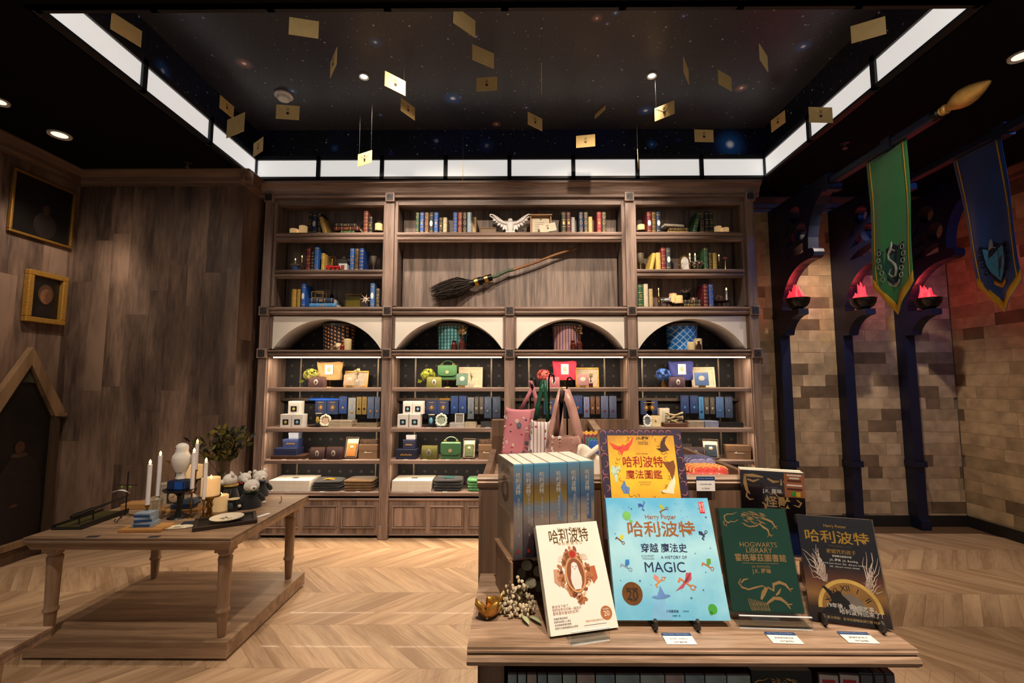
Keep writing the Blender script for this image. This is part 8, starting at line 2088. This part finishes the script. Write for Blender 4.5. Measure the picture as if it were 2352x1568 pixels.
p = atY(1621, 1127, YR - .014); shop_card((p.x, YR - .015, p.z), -.0, 'white and navy price card hung on the tier rail', ('哈利波特魔法圖鑑', 'NT$999'), rx=.0, wdt=.052, dp=.040)
# dried flowers at the left end
def petal_flower(loc, r, rz, label, lean):
    t = thing('gold_flower', label, 'dried flower', loc, rz, 'gilded seed flowers on the table')
    GP = mat('gilded_petal', 'b07f38', .35, .7, var=.3, scale=60, bump=.4)
    for k in range(4):
        a = k*PI/2 + .3
        def fn(u_, v_, a=a):
            rad = r*u_; wv = (v_ - .5)*r*.85*math.sin(PI*min(1, .12 + u_*.88))**.8; z_ = r*(.12 + .55*u_**1.6 + .35*((v_-.5)*2)**2*u_)
            return (rad*math.cos(a) - wv*math.sin(a), rad*math.sin(a) + wv*math.cos(a), z_)
        B(MB().grid(fn, 6, 5), 'petal', GP, t, True, solid=.0012)
    B(MB().ell((0, 0, r*.15), r*.12, r*.12, r*.16), 'centre', GP, t, True)
    t.rotation_euler = (lean, .25, rz)
petal_flower(atZ(1118, 1422, DZ + .004), .036, .2, 'gilded four-petal seed flower, nearest the table corner', -.5)
petal_flower(atZ(1140, 1402, DZ + .006), .034, 1.1, 'gilded four-petal seed flower behind the first', -.6)
p = atZ(1192, 1405, DZ)
t = thing('dried_cluster', 'cream dried flower cluster with pale leaves at table left', 'dried flowers', p)
rr = random.Random(21); m = MB(); mt = MB()
for k in range(170):
    a = rr.uniform(0, 2*PI); q_ = math.sqrt(rr.random()); zz = rr.random()
    c_ = Vector((q_*.044*math.cos(a) - .004, q_*.036*math.sin(a), .006 + (1 - q_*q_)*.060*zz + .012*zz))
    m.ell(c_, .0042*rr.uniform(.7, 1.2), .0042, .0042, 6, 4)
    if k % 3 == 0: mt.tube([(.0, 0, .004), c_*.6, c_], .0009, 4, False)
B(m, 'florets', mat('cream_floret', 'c8b89a', .85, var=.25, scale=80), t, True)['kind'] = 'stuff'; B(mt, 'stems', colm('6a5a3a'), t)['kind'] = 'stuff'
for x0_, y0_, a in ((-.048, -.03, 2.3), (.012, -.055, -1.2), (.045, -.06, -.9)):
    B(MB().grid(lambda u_, v_: (x0_*.5 + u_*.045*math.cos(a) - (v_-.5)*.012*math.sin(PI*u_)*math.sin(a), y0_*.5 + u_*.045*math.sin(a) + (v_-.5)*.012*math.sin(PI*u_)*math.cos(a), .006 + .004*math.sin(PI*u_)), 6, 2), 'leaf', colm('a8b08a', .7), t, True, solid=.001)
p = atZ(1215, 1380, DZ)
t = thing('eucalyptus_sprig', 'grey-green eucalyptus sprig behind the cream flower cluster', 'dried flowers', p)
B(MB().tube([(0, 0, .003), (.006, .01, .05), (.002, .015, .10)], .0016, 5), 'stem', colm('5a4a3a'), t)
for k in range(11):
    f = .3 + .7*k/10; a = k*2.4; c_ = Vector((.006*f, .012*f, .11*f)) + Vector((.022*math.cos(a), .018*math.sin(a), 0)); n_ = Vector((math.cos(a), math.sin(a) - .9, .5)).normalized()
    M_ = Matrix.Translation(c_) @ n_.to_track_quat('Z', 'Y').to_matrix().to_4x4()
    B(MB().poly([M_ @ Vector((.014*math.cos(b_), .012*math.sin(b_), .001*math.cos(2*b_))) for b_ in [2*PI*j/12 for j in range(12)]]), 'leaf', mat('eucalyptus_leaf', '8f8a76', .75, var=.15), t, solid=.0008)

# --- bags, scarves and socks on the tier behind
HK = mat('black_hook_rod', '08080a', .3, .5)
def hook_rod(x, y, ztop, label, lean=0):
    t = thing('hook_stand', label, 'stand', (x, y, 1.1355), 0, 'black hook stands for the bags')
    z = ztop - 1.1355
    B(MB().tube([(0, 0, 0), (0, 0, z - .02), (.004, -.004, z), (.012, -.01, z + .004), (.02, -.012, z - .004), (.021, -.012, z - .03)], .0035, 8), 'rod', HK, t, True)
    B(MB().lathe([(.035, 0), (.035, .003), (.006, .006)], 16), 'foot', HK, t, True)
def bag(label, u0, u1, vt, vb, y, col, mat_, straps, lean=0, d=.03, prints=None, taper=.10, pleat=0):
    a, b, c_ = atY(u0, vb, y), atY(u1, vb, y), atY((u0+u1)/2, vt, y)
    w = b.x - a.x; h = c_.z - a.z
    t = thing('tote_bag', label, 'bag', ((a.x+b.x)/2, y, a.z), 0, 'bags hanging over the display')
    def fn(p_, q_):
        an = 2*PI*p_; k = 1 - taper*q_
        x = w/2*math.copysign(abs(math.cos(an))**.5, math.cos(an))*k + lean*q_*h; yy = d/2*math.copysign(abs(math.sin(an))**.7, math.sin(an))*(1 + .3*math.sin(PI*q_)) + .004*math.sin(5*q_ + 9*p_) + pleat*math.sin(p_*2*PI*9)*(1 - .4*q_)
        return (x, yy, h*q_ - .012*math.sin(PI*p_*2)**2*(q_ > .95))
    B(MB().grid(fn, 28, 10), 'body', mat_, t, True, solid=.0015)
    for pts, ww, mm in straps:
        P = [atY(u_, v_, y - .006) - t.location for u_, v_ in pts]
        s = scl(atY(pts[0][0], pts[0][1], y)); hw2 = ww*s/2
        m = MB(); A_ = [Vector(p_) + Vector((-hw2, 0, 0)) for p_ in P]; B2 = [Vector(p_) + Vector((hw2, 0, 0)) for p_ in P]
        m.strip(A_, B2, False); B(m, 'strap', mm, t, True, solid=.0025)
    if prints:
        rr = random.Random(len(label)); 
        for cc, n_, sz in prints:
            m = MB()
            for k in range(n_):
                q_ = rr.uniform(.05, .9); p_ = rr.uniform(.55, .95); x, yy, zz = fn(p_, q_); r_ = sz*rr.uniform(.5, 1.2)
                m.ell((x, yy - .001, zz), r_*rr.uniform(.4, 1), .0008, r_*rr.uniform(.5, 1), 7, 5)
            B(m, 'prints', colm(cc), t, True)['kind'] = 'stuff'
    return t
def stripe_cloth(key, a, b, scale):
    m = bpy.data.materials.new(key); m.use_nodes = True; nt_ = m.node_tree; N = nt_.nodes; bs = N['Principled BSDF']; bs.inputs['Roughness'].default_value = .8
    tc = N.new('ShaderNodeTexCoord'); wv = N.new('ShaderNodeTexWave'); wv.inputs['Scale'].default_value = scale; nt_.links.new(tc.outputs['Object'], wv.inputs['Vector'])
    g = N.new('ShaderNodeMath'); g.operation = 'GREATER_THAN'; g.inputs[1].default_value = .86; nt_.links.new(wv.outputs['Fac'], g.inputs[0])
    mx = N.new('ShaderNodeMix'); mx.data_type = 'RGBA'; mx.inputs['A'].default_value = lin(a) + (1,); mx.inputs['B'].default_value = lin(b) + (1,)
    nt_.links.new(g.outputs[0], mx.inputs['Factor']); nt_.links.new(mx.outputs['Result'], bs.inputs['Base Color']); return m
PINKC = mat('pink_print_cotton', 'c47a84', .8, var=.10, scale=14); ROSE = mat('rose_satin', 'b08478', .35, var=.25, scale=16, sheen=.4, bump=.2); STRC = stripe_cloth('striped_cotton', 'd8ccc8', '8a6a74', 22); DGR = mat('dark_green_strap', '0f4a34', .45)
yb_ = 1.93
bag('pink printed cotton tote hanging at the left of the display', 1152, 1232, 934, 1046, yb_, '', PINKC, [([(1196, 940), (1215, 905), (1222, 888), (1218, 874)], 9, PINKC), ([(1232, 945), (1230, 910), (1224, 890), (1219, 876)], 9, PINKC)], .06, prints=[('4a3a4a', 22, .006), ('c4b4a8', 18, .009), ('a83a44', 10, .006), ('5a5a6a', 5, .014)])
bag('white striped tote with broad dark green strap', 1212, 1263, 962, 1046, yb_ - .07, '', STRC, [([(1229, 965), (1236, 930), (1243, 895), (1247, 872), (1256, 872)], 10, DGR), ([(1258, 970), (1255, 935), (1253, 895), (1252, 873)], 8, DGR)], .08, prints=[('a82030', 4, .007), ('2a4a8a', 5, .006), ('8a6a3a', 4, .010)])
bag('shiny rose satin bag gathered to a hook', 1250, 1345, 996, 1042, yb_ - .10, '', ROSE, [([(1258, 1030), (1266, 985), (1276, 935), (1288, 893)], 10, ROSE), ([(1290, 1030), (1290, 985), (1289, 935), (1290, 895)], 9, ROSE), ([(1334, 1030), (1326, 985), (1313, 935), (1298, 893)], 22, ROSE), ([(1276, 1010), (1284, 960), (1290, 915), (1292, 897)], 12, mat('rose_satin_painted_shade', '6a4840', .5, var=.3, scale=20))], .0, prints=[('c89c8c', 16, .007), ('8a5c54', 12, .006), ('d8d0cc', 5, .010)], taper=.30, pleat=.006)  # darker last strap paints the shaded inside between the others
p = atY(1219, 872, yb_ - .02); hook_rod(p.x, yb_ + .03, p.z + .004, 'black hook rod holding the pink tote')
p = atY(1262, 862, yb_ - .07); hook_rod(p.x, yb_ - .03, p.z + .004, 'tall black hook rod holding the striped tote')
p = atY(1305, 868, yb_ - .1); hook_rod(p.x, yb_ - .05, p.z, 'tall black hook rod holding the satin bag')
p = atY(1350, 1062, 1.50)
t = thing('cotton_bag', 'folded white cotton bag behind the yellow book', 'bag', (p.x, 1.52, 1.1355))
B(MB().grid(lambda a, b: (-.055 + .11*a + .03*b, .02*math.sin(a*7), .02 + .115*b + .022*math.sin(a*5 + 1)*b), 14, 8), 'cloth', mat('white_cotton', 'ded2c2', .85, var=.06), t, True, solid=.006)
B(MB().tube([(-.03, -.012, .09), (0, -.02, .125), (.035, -.015, .15), (.055, -.01, .16)], [.005, .009, .009, .006], 8), 'fold', mat('white_cotton', 'ded2c2'), t, True)
# rolled striped scarves, row behind row, and rolled socks on the right
SCARF = [('c9a030', '1e1c20'), ('a0402c', '2a1418'), ('1f6a5c', 'b8b8b0'), ('d09028', '7a1c24')]
n_ = 0
for r_, (y_, z_) in enumerate(((2.06, 1.262), (2.00, 1.250), (1.94, 1.238))):
    for k in range(8):
        u_ = 1338 + k*13.5; x_ = atY(u_, 985, y_).x
        t = thing('rolled_scarf', f'rolled striped knit scarf, {["back", "middle", "front"][r_]} row, {ORD[k]} from the left', 'scarf', (x_, y_, z_ - .115), 0, 'rolled striped scarves on the display')
        c1, c2 = SCARF[r_]
        B(rbox(.020, .05, .105, .006), 'roll', mat('scarf_' + c1, c1, .9, var=.25, scale=60, sheen=.3), t, True); B(MB().tube([(-.008, -.02, .106), (.0, 0, .112), (.008, .02, .106)], .007, 6), 'fold', mat('scarf_' + c2, c2, .9, var=.2, scale=60, sheen=.3), t, True)
for k, (c_, v0, v1) in enumerate((('c08a24', 990, 997), ('6a1c28', 997, 1004), ('1f5a4a', 1004, 1010), ('1a4a9a', 1010, 1017))):
    y_ = 1.86 - .05*k; a, b = atY(1333 + k*6, v1, y_), atY(1385, v0, y_)
    t = thing('folded_scarf', ['mustard', 'maroon', 'teal green', 'bright blue'][k] + ' folded knit scarf behind the yellow book', 'scarf', ((a.x+b.x)/2, y_, 1.1355), 0, 'folded scarves behind the yellow book')
    B(MB().grid(lambda p_, q_: ((p_-.5)*(b.x-a.x), .02*(q_-.5) - .02*q_, (b.z - 1.1355)*q_ + .003*math.sin(p_*30)*q_), 24, 4), 'knit', mat('scarf_' + c_, c_, .9, var=.25, scale=60, sheen=.3), t, True, solid=.016)
SOCK = [[('d8d2cc', '1c1c20'), 1.46, 1.188], [('d8c8c2', 'd0584c'), 1.535, 1.205], [('d0483c', 'e0a058'), 1.61, 1.222], [('8a84a8', '5a5878'), 1.68, 1.240]]
for r_, ((c1, c2), y_, z_) in enumerate(SOCK):
    for k in range(6 - r_):
        u_ = 1590 + k*17 - (10 if r_ == 3 else 0); x_ = atY(u_, 1075 - 12*r_, y_).x
        if x_ > XR - .03: continue
        t = thing('rolled_socks', f'rolled {["white and black", "white and coral", "red and orange", "lilac grey"][r_]} patterned socks, {ORD[k]} from the left', 'socks', (x_, y_, z_ - .05), .25, 'rolled socks on the display')
        B(MB().lathe([(.006, -.05), (.017, -.047), (.0195, -.03), (.020, .03), (.017, .047), (.006, .05)], 14, (0, 0, .02), RX), 'roll', mat('sock_' + c1, c1, .9, var=.1, scale=40, sheen=.3), t, True)
        m = MB()
        for j in range(4): m.tube([(.0195*math.cos(a), -.035 + .018*j + .006*math.sin(3*a + k), .02 + .0205*math.sin(a)) for a in [PI*q_/6 for q_ in range(7)]], .0035, 5)
        B(m, 'pattern', mat('sock_' + c2, c2, .9, var=.1, scale=40), t, True)['kind'] = 'stuff'
t = thing('sock_support', 'stepped oak insert under the rolled socks', 'insert', (.55, 1.57, 1.1355))
for r_, (_c, y_, z_) in enumerate(SOCK): B(MB().box(-.2, XR - .024 - .55, y_ - 1.57 - .036, y_ - 1.57 + .036, 0, z_ - .05 - 1.1355 - .001), 'step', TABX, t)
